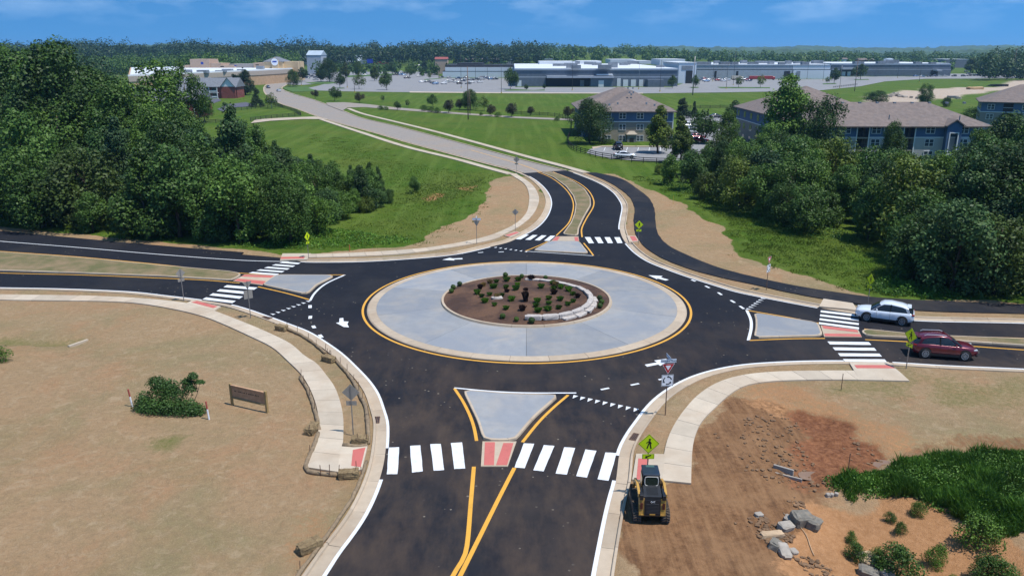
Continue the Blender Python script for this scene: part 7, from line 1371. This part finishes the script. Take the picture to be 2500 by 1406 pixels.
for k, (a, b_, pb, ptp) in enumerate(((1317, 1404, 158, 150.5), (1411, 1468, 157, 149.5), (1490, 1552, 156, 145.5), (1552, 1590, 157, 149), (1610, 1672, 160, 145))): yy = G((a + b_) / 2, pb, ztop)[1]; wallbox(r, 'raised_roof_box', M_ROOFW, FP(a, pb, yy)[0], FP(b_, pb, yy)[0], yy, yy + 40, ztop, FP(a, ptp, yy)[1])
r = thing('store_building', (0, 0, 0), 'white walled store with dark stripes beside the parked cars', 'store'); y0 = G(1170, 190.5)[1]
box_px(r, 'lower_wall', 1081, 1258, 190.5, 175.5, 60, pm('white_block', (.60, .64, .70), .6, .05, .05), y0, -.3); box_px(r, 'stripe', 1080.7, 1258, 175.5, 174.3, 60, M_DARK, y0 - .05); box_px(r, 'upper_wall', 1087, 1258, 174.3, 165, 60, MATS['white_block'], y0 + .05); box_px(r, 'dark_roof', 1088, 1256, 165, 159, 60, pm('dark_roofing', (.03, .03, .034), .8), y0 + 2); box_px(r, 'roof_monitor', 1116, 1178, 159, 155, 40, MATS['dark_roofing'], y0 + 12)
r = thing('store_building', (0, 0, 0), 'white portal building between the two grey stores', 'store'); y0 = G(1675, 205)[1]
box_px(r, 'portal', 1655, 1701, 205, 154, 60, MATS['white_block'], y0, -.3); wallbox(r, 'portal_louvre', M_UNIT, FP(1664, 175, y0)[0], FP(1691, 175, y0)[0], y0 - .2, y0 - .01, FP(1670, 171, y0)[1], FP(1670, 161, y0)[1]); wallbox(r, 'portal_painted_shade', M_DARK, FP(1674, 190, y0)[0], FP(1690, 190, y0)[0], y0 - .21, y0 - .01, 0, FP(1670, 173, y0)[1]); box_px(r, 'portal_roof', 1654, 1702, 154, 153, 60, M_ROOFW, y0 - .3)  # dark panel on the portal face paints its inner shade
r = thing('store_building', (0, 0, 0), 'long pale grey store wall behind the red trucks', 'store'); y0 = G(1820, 193.5)[1]
for a, b_, mt in ((1700, 1935, M_BLOCKL), (1935, 2028, MATS['white_block'])): box_px(r, 'lower_wall', a, b_, 193.5, 171, 120, mt, y0, -.3); box_px(r, 'stripe', a, b_, 171, 169.8, 120, M_DARK, y0 - .06); box_px(r, 'upper_wall', a, b_, 169.8, 160.5, 120, mt, y0 + .02)
zt_ = FP(1800, 160.5, y0)[1]; wallbox(r, 'parapet', MATS['parapet_grey'], FP(1699, 161, y0)[0], FP(2029, 161, y0)[0], y0 - .3, y0 + 122, zt_, zt_ + .5); wallbox(r, 'roof', M_ROOFW, FP(1702, 161, y0)[0], FP(2026, 161, y0)[0], y0 + .5, y0 + 121, zt_ + .5, zt_ + 1.0)
roof_units(r, [(1705 + 22 * k + rnd.uniform(-5, 5), 157.5 + rnd.uniform(-2, 1.2), rnd.uniform(4, 9), rnd.uniform(1.6, 3.2)) for k in range(14)], zt_ + .9)
for k, (a, b_, pt_) in enumerate(((1718, 1780, 152), (1725, 1755, 153), (1905, 1940, 151), (1965, 2010, 153))): yy = y0 + 60 + 10 * k; wallbox(r, 'raised_roof_box', M_ROOFW, FP(a, 156, yy)[0], FP(b_, 156, yy)[0], yy, yy + 30, zt_ + .9, FP(a, pt_ + 1.5, yy)[1])
for a, b_ in ((1914, 1928), (1744, 1749), (1797, 1802), (1944, 1953)): wallbox(r, 'loading_door', M_DARK if a != 1944 else M_UNIT, FP(a, 185, y0)[0], FP(b_, 185, y0)[0], y0 - .2, y0 - .01, 0, FP(1900, 174, y0)[1])
r = thing('store_building', (0, 0, 0), 'blue grey store with light stripe at the end of the parking row', 'store'); y0 = G(2180, 186.5)[1]
box_px(r, 'lower_wall', 2030, 2322, 186.5, 171, 90, M_BLOCKG, y0, -.3); box_px(r, 'stripe', 2029.8, 2322.2, 171, 169.5, 90, M_BLOCKL, y0 - .05); box_px(r, 'upper_wall', 2030, 2322, 169.5, 159.5, 90, M_BLOCKG, y0); box_px(r, 'parapet', 2029, 2323, 159.5, 156, 92, MATS['parapet_grey'], y0 - .3); zt_ = FP(2100, 156, y0)[1]; wallbox(r, 'roof', M_ROOFW, FP(2031, 156, y0)[0], FP(2320, 156, y0)[0], y0 + .5, y0 + 90, zt_ - .1, zt_ + .4)
wallbox(r, 'canopy', M_BLOCKL, FP(2052, 168, y0)[0], FP(2083, 168, y0)[0], y0 - 5, y0 - .02, FP(2060, 170, y0)[1], FP(2060, 166, y0)[1]); wallbox(r, 'loading_recess', M_DARK, FP(2050, 180, y0)[0], FP(2084, 180, y0)[0], y0 - .3, y0 - .06, 0, FP(2060, 170.5, y0)[1])  # shade under this canopy is put in as a dark sheet
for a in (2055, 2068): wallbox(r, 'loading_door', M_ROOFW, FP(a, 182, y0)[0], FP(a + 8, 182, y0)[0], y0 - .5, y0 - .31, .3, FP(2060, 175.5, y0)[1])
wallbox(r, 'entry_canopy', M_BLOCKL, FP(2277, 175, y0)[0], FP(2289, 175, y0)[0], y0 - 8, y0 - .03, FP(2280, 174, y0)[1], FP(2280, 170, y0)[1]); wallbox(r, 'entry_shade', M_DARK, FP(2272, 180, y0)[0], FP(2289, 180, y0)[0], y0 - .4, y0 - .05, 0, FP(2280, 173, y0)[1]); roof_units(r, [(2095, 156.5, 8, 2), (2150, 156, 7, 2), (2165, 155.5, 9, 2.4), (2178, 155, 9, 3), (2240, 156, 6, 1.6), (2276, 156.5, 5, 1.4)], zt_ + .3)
# tan shops beyond the wood
r = thing('store_building', (0, 0, 0), 'tan brick shop row with long white roof beside the road bend', 'store'); P0, P1, P2 = G(318, 231), G(640, 207.5), G(714, 200.5); HZ = 9.2
P3 = G(728, 164.5, HZ); P4 = G(318, 165.5, HZ); shell = [P0, P1, P2, P3, P4]
m_ = MB().prism([tuple(p) for p in shell], -.3, HZ); m_.build('wall', M_TANB, r); c_ = np.mean(np.array(shell), axis=0); MB().prism([tuple(c_ + (np.array(p) - c_) * 0.985) for p in shell], HZ, HZ + .15).build('roof', M_ROOFW, r)
for a, b_ in ((P1, P2), (P0, P1)):
    d_ = np.array(b_) - np.array(a); L_ = np.linalg.norm(d_); ang = math.atan2(d_[1], d_[0]); mid = (np.array(a) + np.array(b_)) / 2; nrm_ = np.array([d_[1], -d_[0]]) / L_; MB().box((mid[0] + nrm_[0] * .15, mid[1] + nrm_[1] * .15, HZ - 1.4), (L_ + .2, .4, 2.8), ang).build('upper_band', pm('band_stone', (.36, .30, .25), .8), r); MB().box((mid[0], mid[1], HZ + .4), (L_, .5, .8), ang).build('parapet', M_ROOFW, r)
roof_units(r, [(402, 179, 6, 1.6), (457, 179, 5, 2), (496, 179, 6, 1.8), (540, 177, 6, 1.2), (556, 175, 6, 1.6), (636, 170, 5, 2.4), (590, 174, 5, 1.2)], HZ)
r = thing('shop_row', (0, 0, 0), 'row of tan shop fronts with parapets and small signs', 'store'); y0 = 640
for a, b_, t_, mt in ((395, 448, 164, M_ROOFW), (448, 485, 160, M_PINK), (466, 510, 145, M_PINK), (485, 512, 151, pm('shop_grey', (.30, .27, .26), .8)), (512, 540, 155, M_PINK), (536, 572, 160, M_PINK), (560, 622, 157, MATS['shop_grey']), (620, 645, 154, M_PINK)): box_px(r, 'shop_parapet', a, b_, 172, t_, 20, mt, y0 + rnd.uniform(-3, 6), 0)
for a, t_, b_ in ((490, 152, 496), (572, 160, 577), (538, 162, 546), (624, 158, 632)): wallbox(r, 'shop_sign', pm('sign_blue', (.02, .05, .30), .5) if a in (490, 572) else M_DARK, FP(a, t_, 632)[0], FP(b_, t_, 632)[0], 631.8, 632.2, FP(a, t_ + (6 if a == 490 else 2.5), 632)[1], FP(a, t_, 632)[1])
r = thing('shop_entrance', (0, 0, 0), 'tan gabled shop entrance with dark roof and white oval emblem', 'store'); y0 = 625; a, b_ = FP(644, 160, y0)[0], FP(690, 160, y0)[0]; ze_ = FP(660, 151, y0)[1]
wallbox(r, 'wall', pm('warm_stucco', (.52, .38, .22), .8, .08, .2), a, b_, y0, y0 + 22, 0, ze_); hip(a, b_, y0, y0 + 22, ze_, FP(660, 139.5, y0)[1], .5, mat=M_SHGREY, root=r); gx0, gx1 = FP(665, 160, y0)[0], FP(681, 160, y0)[0]; wallbox(r, 'entry_bay', MATS['warm_stucco'], gx0, gx1, y0 - 2, y0, 0, FP(660, 147, y0)[1]); MB().add([(gx0, y0 - 2, FP(660, 147, y0)[1]), (gx1, y0 - 2, FP(660, 147, y0)[1]), ((gx0 + gx1) / 2, y0 - 2, FP(660, 140, y0)[1])], [(0, 1, 2)]).build('entry_gable', MATS['warm_stucco'], r)
MB().lathe([(2.6, -.1), (2.6, .0), (.05, .01)], 20, 'Y', ((gx0 + gx1) / 2, y0 - 2.15, FP(660, 152, y0)[1])).build('oval_emblem', M_SIGNW, r); MB().box(((gx0 + gx1) / 2, y0 - 2.3, FP(660, 151, y0)[1]), (3.2, .1, 1.0)).build('emblem_band', MATS['sign_blue'], r); box_px(r, 'side_wing', 690, 727, 168, 151, 18, MATS['warm_stucco'], y0 + 4, 0)
def far_building(label, px0, px1, pyb, pyt, dep, mat, roofm, rpy=None, cat='building', wins=0):
    r = thing('far_building', (0, 0, 0), label, cat); y0 = 820; y0 = G((px0 + px1) / 2, pyb)[1] if pyb > 150 else y0; y0 = min(y0, 1050); a, b_ = FP(px0, pyb, y0)[0], FP(px1, pyb, y0)[0]; zt = FP(px0, pyt, y0)[1]; wallbox(r, 'wall', mat, a, b_, y0, y0 + dep, 0, zt)
    if rpy: hip(a, b_, y0, y0 + dep, zt, FP(px0, rpy, y0)[1] + 0.0, .4, 'gable_x', mat=roofm, root=r)
    else: wallbox(r, 'roof', roofm, a - .2, b_ + .2, y0 - .2, y0 + dep, zt, zt + .5)
    for k in range(wins): xx = a + (b_ - a) * (k + .5) / wins; wallbox(r, 'shopfront_window', M_PANE, xx - (b_ - a) / wins * .32, xx + (b_ - a) / wins * .32, y0 - .12, y0 - .01, .6, zt * .6)
    return r
M_MROOF = pm('metal_roof', (.36, .42, .48), .5, .1, .1)
far_building('long low strip mall with pale metal roof and blue shopfronts', 676, 772, 158, 148, 40, M_BLOCKL, M_MROOF, 137, wins=9); far_building('tall pale gabled hall rising behind the strip mall', 749, 784, 150, 135, 25, M_BLOCKL, M_MROOF, 124); far_building('strip mall with wide pale roof behind the big shade tree', 786, 878, 158, 151, 40, M_PINK, M_MROOF, 136, wins=10)
far_building('low shop with red front and blue sign panel', 908, 944, 164, 149, 16, pm('shop_red', (.34, .05, .04), .7), M_DARK, wins=3); far_building('low grey shop next to the red fronted one', 880, 908, 162, 149, 16, M_BLOCKL, M_MROOF, wins=3)
x_, z_ = FP(903, 148, 640); tag(MB().box((x_, 640, z_ - .6), (4.5, .3, 3.2)).build('shop_sign_panel', MATS['sign_blue']), 'blue sign panel standing above the low grey shop', 'sign')
far_building('red roofed low house among trees past the white store', 1062, 1092, 150, 145, 15, M_PINK, pm('red_roof', (.26, .07, .06), .8), 140); far_building('cluster of orange brick shops past the white store', 1130, 1158, 156, 147, 20, pm('orange_brick', (.36, .16, .09), .8), M_SHING, 143); far_building('pale peaked house past the white store', 1115, 1132, 157, 151, 12, M_ROOFW, M_MROOF, 147); far_building('brown roofed hall past the white store', 1176, 1222, 153, 147, 24, pm('brown_hall', (.30, .18, .11), .8), M_SHING, 143); far_building('long grey shed at the foot of the wooded hill', 1204, 1262, 152, 147, 20, M_BLOCKL, M_MROOF)
far_building('low red brick house behind the blue grey store', 2098, 2134, 153, 147, 14, pm('orange_brick', (.3, .1, .06), .8), M_SHING, 143); far_building('small white gabled house behind the blue grey store', 2052, 2070, 151, 145, 12, M_ROOFW, M_SHING, 142); far_building('far white roofed warehouse before the dark hill wood', 2304, 2362, 158, 146, 40, M_SHGREY, M_ROOFW); far_building('small white shed behind the blue grey store roof', 2168, 2180, 150, 145, 10, M_ROOFW, M_MROOF, 143); far_building('low tan shed past the white store roofs', 1330, 1350, 150, 146, 12, M_PINK, M_MROOF)
# ------------------------------------------------------------------ paved areas further off
LOTZ = 0.17
far_sheet('parking_lot', [(700, 207), (735, 209), (770, 206), (800, 204), (775, 211), (752, 216), (770, 222), (830, 224), (960, 226), (1240, 229), (1560, 229.5), (1760, 227), (1990, 223), (2100, 212), (2160, 200), (2260, 193.5), (2560, 192), (2560, 180), (2320, 181), (2300, 187.5), (2030, 188), (2030, 194.5), (1700, 195), (1640, 214), (1258, 214), (1258, 192), (1082, 192), (1050, 176), (900, 166), (760, 168), (735, 175), (715, 199)], LOTZ, M_LOT)
far_sheet('service_road', [(1000, 225), (1260, 227.5), (1570, 228.3), (1570, 229.8), (1260, 229.3), (1000, 227.2)], LOTZ + .03, M_WALK)
far_sheet('side_street', [(796, 252), (840, 251), (900, 256), (960, 263), (1040, 270), (1140, 278), (1260, 286), (1400, 292), (1400, 296), (1260, 290), (1140, 282), (1040, 275), (960, 269), (890, 263), (848, 264), (836, 272), (800, 258)], LOTZ, M_OLDROAD)
for q in ([(745, 203), (800, 200), (830, 203), (800, 206.5), (760, 206)], [(822, 216.5), (840, 215.5), (842, 217.5), (824, 218)], [(1750, 213.5), (1880, 214.5), (1880, 217), (1760, 217)], [(1230, 221), (1262, 219), (1300, 221.5), (1330, 220), (1330, 222.5), (1235, 223)], [(1685, 214), (1705, 213.5), (1706, 216), (1688, 216.5)], [(2008, 205.5), (2040, 204), (2042, 206.5), (2010, 207.5)], [(2085, 195.5), (2120, 194), (2122, 196), (2088, 197)], [(840, 186), (980, 180), (982, 183), (850, 190)], [(1035, 195), (1078, 191.5), (1079, 193), (1036, 196.5)], [(690, 217), (705, 211), (760, 213), (752, 216), (775, 223), (715, 226)]):
    far_sheet('grass_island', q, LOTZ + .06, pm('lot_grass', (.055, .11, .016), .95, .25, .4))
far_sheet('apartment_drive', [(1432, 375), (1440, 366), (1470, 361), (1630, 362), (1640, 352), (1700, 340), (1660, 300), (1660, 285), (1760, 285), (1790, 300), (1770, 350), (1752, 395), (1640, 397), (1560, 394), (1490, 390)], LOTZ, M_LOT); far_sheet('apartment_walk', [(1445, 361), (1470, 358), (1640, 358.5), (1640, 360.5), (1470, 360.2), (1448, 366)], LOTZ + .02, M_WALK)
root = link('parking_lines', None, None, (0, 0, 0)); root['kind'] = 'structure'
for k in range(7):
    A, B = G(1478 + 27 * k, 362), G(1474 + 27.5 * k, 371); ribbon(resample([A, B], 1, n=3), -.07, .07, LOTZ + .03).build('bay_line', M_WHITE, root)
far_sheet('house_drive', [(510, 245), (535, 242), (540, 247), (520, 254)], LOTZ, M_SIDE); far_sheet('house_drive', [(530, 268), (556, 256), (600, 251), (625, 257), (600, 262), (560, 264), (545, 274)], LOTZ, M_SIDE)
# ------------------------------------------------------------------ fences
def fence(px, label, h=1.25, post_step=2.6, rails_=(.35, .75, 1.15), mat=None):
    P = smooth_line(GL(px), .5); n_ = max(2, int(line_len(P) / post_step)); Q = resample(P, 1, n=n_ + 1); r = thing('board_fence', (Q[0][0], Q[0][1], gz(*Q[0])), label, 'fence'); mat = mat or pm('black_fence', (.014, .014, .015), .7); o0 = r.location
    for q in Q: MB().box((q[0] - o0.x, q[1] - o0.y, h / 2 - .05), (.12, .12, h + .1)).build('post', mat, r)
    for a, b_ in zip(Q[:-1], Q[1:]):
        d_ = np.array(b_) - np.array(a); L_ = np.linalg.norm(d_); ang = math.atan2(d_[1], d_[0]); mid = (np.array(a) + np.array(b_)) / 2
        for zz in rails_: MB().box((mid[0] - o0.x, mid[1] - o0.y, zz), (L_ * .985, .05, .14), ang).build('rail', mat, r)
fence([(1392, 330), (1386, 345), (1390, 358), (1402, 368), (1430, 378), (1470, 388), (1530, 396), (1570, 400), (1640, 402), (1700, 402)], 'black board fence curving round the apartment parking'); fence([(1250, 281), (1300, 283), (1350, 286), (1390, 297), (1395, 318)], 'black fence along the shop path beside the lawn', 1.6, 3.5); fence([(612, 297), (660, 291), (700, 287), (735, 284)], 'black board fence beside the pale drive'); fence([(735, 283), (715, 272), (690, 264), (670, 256), (650, 248)], 'black board fence along the old road'); fence([(560, 272), (600, 269), (640, 265), (690, 264)], 'black board fence behind the fenced lawn'); fence([(455, 305), (520, 302), (575, 300)], 'black fence below the half hidden brick house'); fence([(2034, 216), (2060, 213), (2092, 209)], 'low black fence at the corner of the shop parking', 1.2, 4, (.6, 1.0))
fence([(1660, 268), (1740, 266), (1830, 264)], 'dark fence across the lawn behind the apartment house', 1.5, 4)
# ------------------------------------------------------------------ poles
def pole(px, pyb, pyt, label, mat, r0=.14, arm=None, group=None, name='light_pole', base=True):
    x, y = G(px, pyb); z0 = gz(x, y); h = height_to(x, y, pyt, z0); o = thing(name, (x, y, z0), label, 'pole', group); MB().tube([(0, 0, -.3), (0, 0, h * .5), (0, 0, h)], [r0, r0 * .85, r0 * .6], 7).build('shaft', mat, o, True)
    if arm == 'lamp': MB().box((0, 0, h + .05), (1.6, .35, .14)).build('lamp_head', M_UNIT, o)
    if arm == 'cross': MB().box((0, 0, h - .5), (2.4, .12, .14)).build('cross_arm', mat, o); [MB().lathe([(.05, h - .42), (.07, h - .3), (.03, h - .18)], 6, 'Z', (k, 0, 0)).build('insulator', M_UNIT, o) for k in (-1.05, -.4, .4, 1.05)]
    if base and arm == 'lamp': MB().lathe([(.3, -.1), (.3, .8)], 10).build('base', pm('base_yellow', (.45, .33, .05), .7), o)
    return o
pole(1143, 293, 163, 'tall brown wooden utility pole on the meadow', M_WOODP, .19, None, None, 'utility_pole'); pole(1147.5, 281, 218, 'shorter wooden pole beside the tall utility pole', M_WOODP, .14, None, None, 'utility_pole'); pole(478, 304, 222, 'leaning pale concrete pole before the brick house', pm('pale_pole', (.33, .34, .28), .8), .2, None, None, 'utility_pole'); pole(1691, 233, 138, 'tall grey steel pole on the lawn edge by the shop parking', M_STEEL, .3, None, None, 'utility_pole')
LG = 'light poles of the shop parking'
for px, b_, t_ in ((1126, 216, 131), (1161, 193, 140), (1190, 193, 141), (1224, 229, 163), (1397, 222, 129), (1559, 219, 156), (1611, 225, 148), (1773, 218, 151), (1790, 209, 128), (1740, 200, 150), (2009, 198, 130), (2050, 216, 158), (2191, 191, 148), (736, 210, 150), (848, 215, 139), (866, 227, 178), (926, 201, 158), (1072, 193, 158), (2244, 202, 153), (1970, 194, 160)): pole(px, b_, t_, 'slim dark light pole in the shop parking', M_DARKM if px not in (1559, 2050) else M_STEEL, .13, 'lamp', LG)
pole(2086, 224, 142, 'leaning dark utility pole on the grass by the apartments', M_WOODP, .2, 'cross', None, 'utility_pole'); pole(2470, 195, 118, 'utility pole before the dark hill wood', M_WOODP, .2, 'cross', None, 'utility_pole')
for k, (px, b_, t_) in enumerate(((432, 176, 143), (470, 178, 140), (640, 172, 128), (702, 170, 130), (786, 168, 128), (820, 166, 128), (885, 166, 130), (942, 168, 130), (968, 168, 132), (976, 168, 134))): pole(px, b_, t_, 'far wooden utility pole before the treeline', M_WOODP, .17, 'cross', 'far utility poles before the treeline', 'utility_pole')
# white stone and rubble on the stripped earth, and a timber stack
for k, (px, py, s_) in enumerate(((2170, 238, 3), (2178, 236, 4), (2186, 234, 4.5), (2193, 236, 3.5), (2200, 238, 3), (2210, 239, 2.5), (2225, 240, 3), (2320, 239, 3), (2330, 240, 3.5), (2340, 242, 2.5), (2240, 242, 3))): x, y = G(px, py); tag(rock('rubble_heap', s_, s_ * .5, s_ * .45, 600 + k, M_CONC, None, (x, y, gz(x, y) + s_ * .1), k * .7, .16), 'heap of white rubble on the stripped earth', 'rubble', 'white rubble heaps on the stripped earth')
x, y = G(2435, 212); r = thing('timber_stack', (x, y, gz(x, y)), 'dark stack of timber behind the farthest apartments', 'timber'); [MB().box((k * .3, -k * .4, .3 + .5 * (k % 3)), (14 - k, .8, .4), .04 * k).build('beam', M_TRIM, r) for k in range(6)]
x, y = G(2380, 219); tag(rock('earth_mound', 9, 5, 2.4, 650, pm('sand_mound', (.42, .28, .15), .95, .2), None, (x, y, gz(x, y) + .3), .2, .10), 'orange mound of earth on the stripped ground', 'mound')
# ------------------------------------------------------------------ far woods and hills
def far_wood(name, label, n, place, mat, seed, hgt, leafs=34, size=1.5):
    r = np.random.RandomState(seed); P = []; D = []
    for i in range(n):
        x, y = place(r); z0 = gz(x, y); h = hgt * r.uniform(.5, 1.05) * (0.8 + 0.9 * float(vnoise(np.array([x / 45.0 + seed]), np.array([y / 90.0]))[0])); w = h * r.uniform(.30, .45); k = leafs; d = r.normal(0, 1, (k, 3)); d /= np.linalg.norm(d, axis=1)[:, None]; q = r.uniform(.55, 1.05, k)[:, None]
        P.append(np.array([x, y, z0 + h * .58]) + d * q * np.array([w, w, h * .46])); D.append(d + np.array([0, 0, .35]))
    me_ = leaf_mesh(name, np.concatenate(P), np.concatenate(D), size, mat, seed, .8); o = link(name, me_); return tag(o, label, 'woods', kind='stuff')
def band(px0, px1, d0, d1):
    def f(r): d = r.uniform(d0, d1); px = r.uniform(px0, px1); return ((px - CX) * d * .967 / FPX, d)
    return f
def not_in(f, holes):
    def g(r):
        while True:
            p = f(r)
            if not any(a < proj(p[0], p[1], 0)[0] < b_ and c_ < p[1] < d_ for a, b_, c_, d_ in holes): return p
    return g
far_wood('far_wood', 'distant dark green woods closing the view behind the shops', 1500, band(-250, 1330, 1010, 1330), L_DARK, 91, 19, 90, 1.15)
far_wood('far_wood', 'woods standing between the brick houses and the shop fronts', 420, not_in(band(150, 730, 690, 1000), [(560, 740, 690, 860)]), L_MID, 92, 15, 120, .85)
far_wood('far_wood', 'dark woods rising beyond the tall trees of the near wood', 260, band(-250, 260, 330, 560), L_DARK, 93, 17, 220, .6)
far_wood('far_wood', 'tree belt before the blue hills behind the white roofs', 900, band(1250, 2700, 1020, 1700), L_MID, 94, 13, 70, 1.2)
far_wood('far_wood', 'dark hill wood past the end of the blue grey store', 260, band(2385, 2800, 620, 900), L_DARK, 95, 20, 140, .85)
far_wood('far_wood', 'scattered street trees among the far shops', 90, band(760, 1240, 720, 980), L_MID, 96, 10, 50, 1.1)
far_wood('far_wood', 'broken row of trees right behind the blue grey store', 46, band(2020, 2330, 880, 960), L_LIGHT, 97, 11, 60, 1.2)
M_HILL = pm('hill_canopy', (0.040, 0.075, 0.022), .95, .45, .02, bmp=.6, bscale=.08)
def ridge(name, D, depth, prof, seed, bumpy):
    px = np.linspace(prof[0][0], prof[-1][0], 420); V = []; ny_ = 10
    for j in range(ny_ + 1):
        for i, p in enumerate(px):
            d = D + depth * j / ny_ ; x = (p - CX) * d * .967 / FPX; top = interp(prof, p); zt = CAMH + (125 - top) / FPX * D; u = min(1, j / 4.0); zz = zt * (u * u * (3 - 2 * u)) * (1 if j <= 4 else 1 - (j - 4) / ny_ * .5)
            zz += bumpy * (.4 + .6 * u) * float(_PERM[(i * 7 + j * 31 + seed) & 255, (i * 3 + j * 57) & 255] - .4) + bumpy * 1.2 * float(vnoise(np.array([p / 14. + seed]), np.array([j * .9]))[0] - .5); V.append((x, d, zz - (6 if j == 0 else 0)))
    n_ = len(px); Fq = [(j * n_ + i, j * n_ + i + 1, (j + 1) * n_ + i + 1, (j + 1) * n_ + i) for j in range(ny_) for i in range(n_ - 1)]
    MB().add(V, Fq).build(name, M_HILL, smooth=False)['kind'] = 'structure'
ridge('wooded_hill', 2100, 500, [(-400, 118), (200, 116), (350, 112), (460, 110), (560, 114), (700, 117), (900, 118), (1300, 124), (1400, 127), (1600, 130), (1800, 125), (1900, 121), (2000, 124), (2150, 130), (2300, 126), (2450, 117), (2700, 112), (2900, 112)], 3, 5)
ridge('wooded_hill', 3600, 900, [(-400, 119), (300, 117), (400, 108), (480, 106), (560, 112), (800, 116), (1000, 118), (1300, 119), (1350, 117), (1420, 115), (1480, 118), (1560, 116), (1600, 112.5), (1650, 113), (1700, 117), (1900, 116), (1950, 112.5), (2000, 112.5), (2060, 117), (2250, 118), (2320, 113), (2400, 112), (2600, 114), (2900, 114)], 17, 7)
ridge('wooded_hill', 5600, 1400, [(-400, 119), (600, 118), (1000, 118.5), (1300, 118), (1800, 117), (2200, 118), (2900, 117)], 29, 9)
# ------------------------------------------------------------------ the air
m = bpy.data.materials.new('haze_air'); m.use_nodes = True; t = m.node_tree; t.nodes.clear(); o_ = t.nodes.new('ShaderNodeOutputMaterial'); v_ = t.nodes.new('ShaderNodeVolumePrincipled'); v_.inputs['Color'].default_value = (0.36, 0.66, 1.0, 1); v_.inputs['Density'].default_value = 0.00010; v_.inputs['Anisotropy'].default_value = 0.2; t.links.new(v_.outputs[0], o_.inputs['Volume'])
hz = MB().box((0, 4000, 32), (20000, 8300, 76)).build('haze', m); tag(hz, 'thin blue summer haze lying over the far hills', 'haze', kind='stuff')
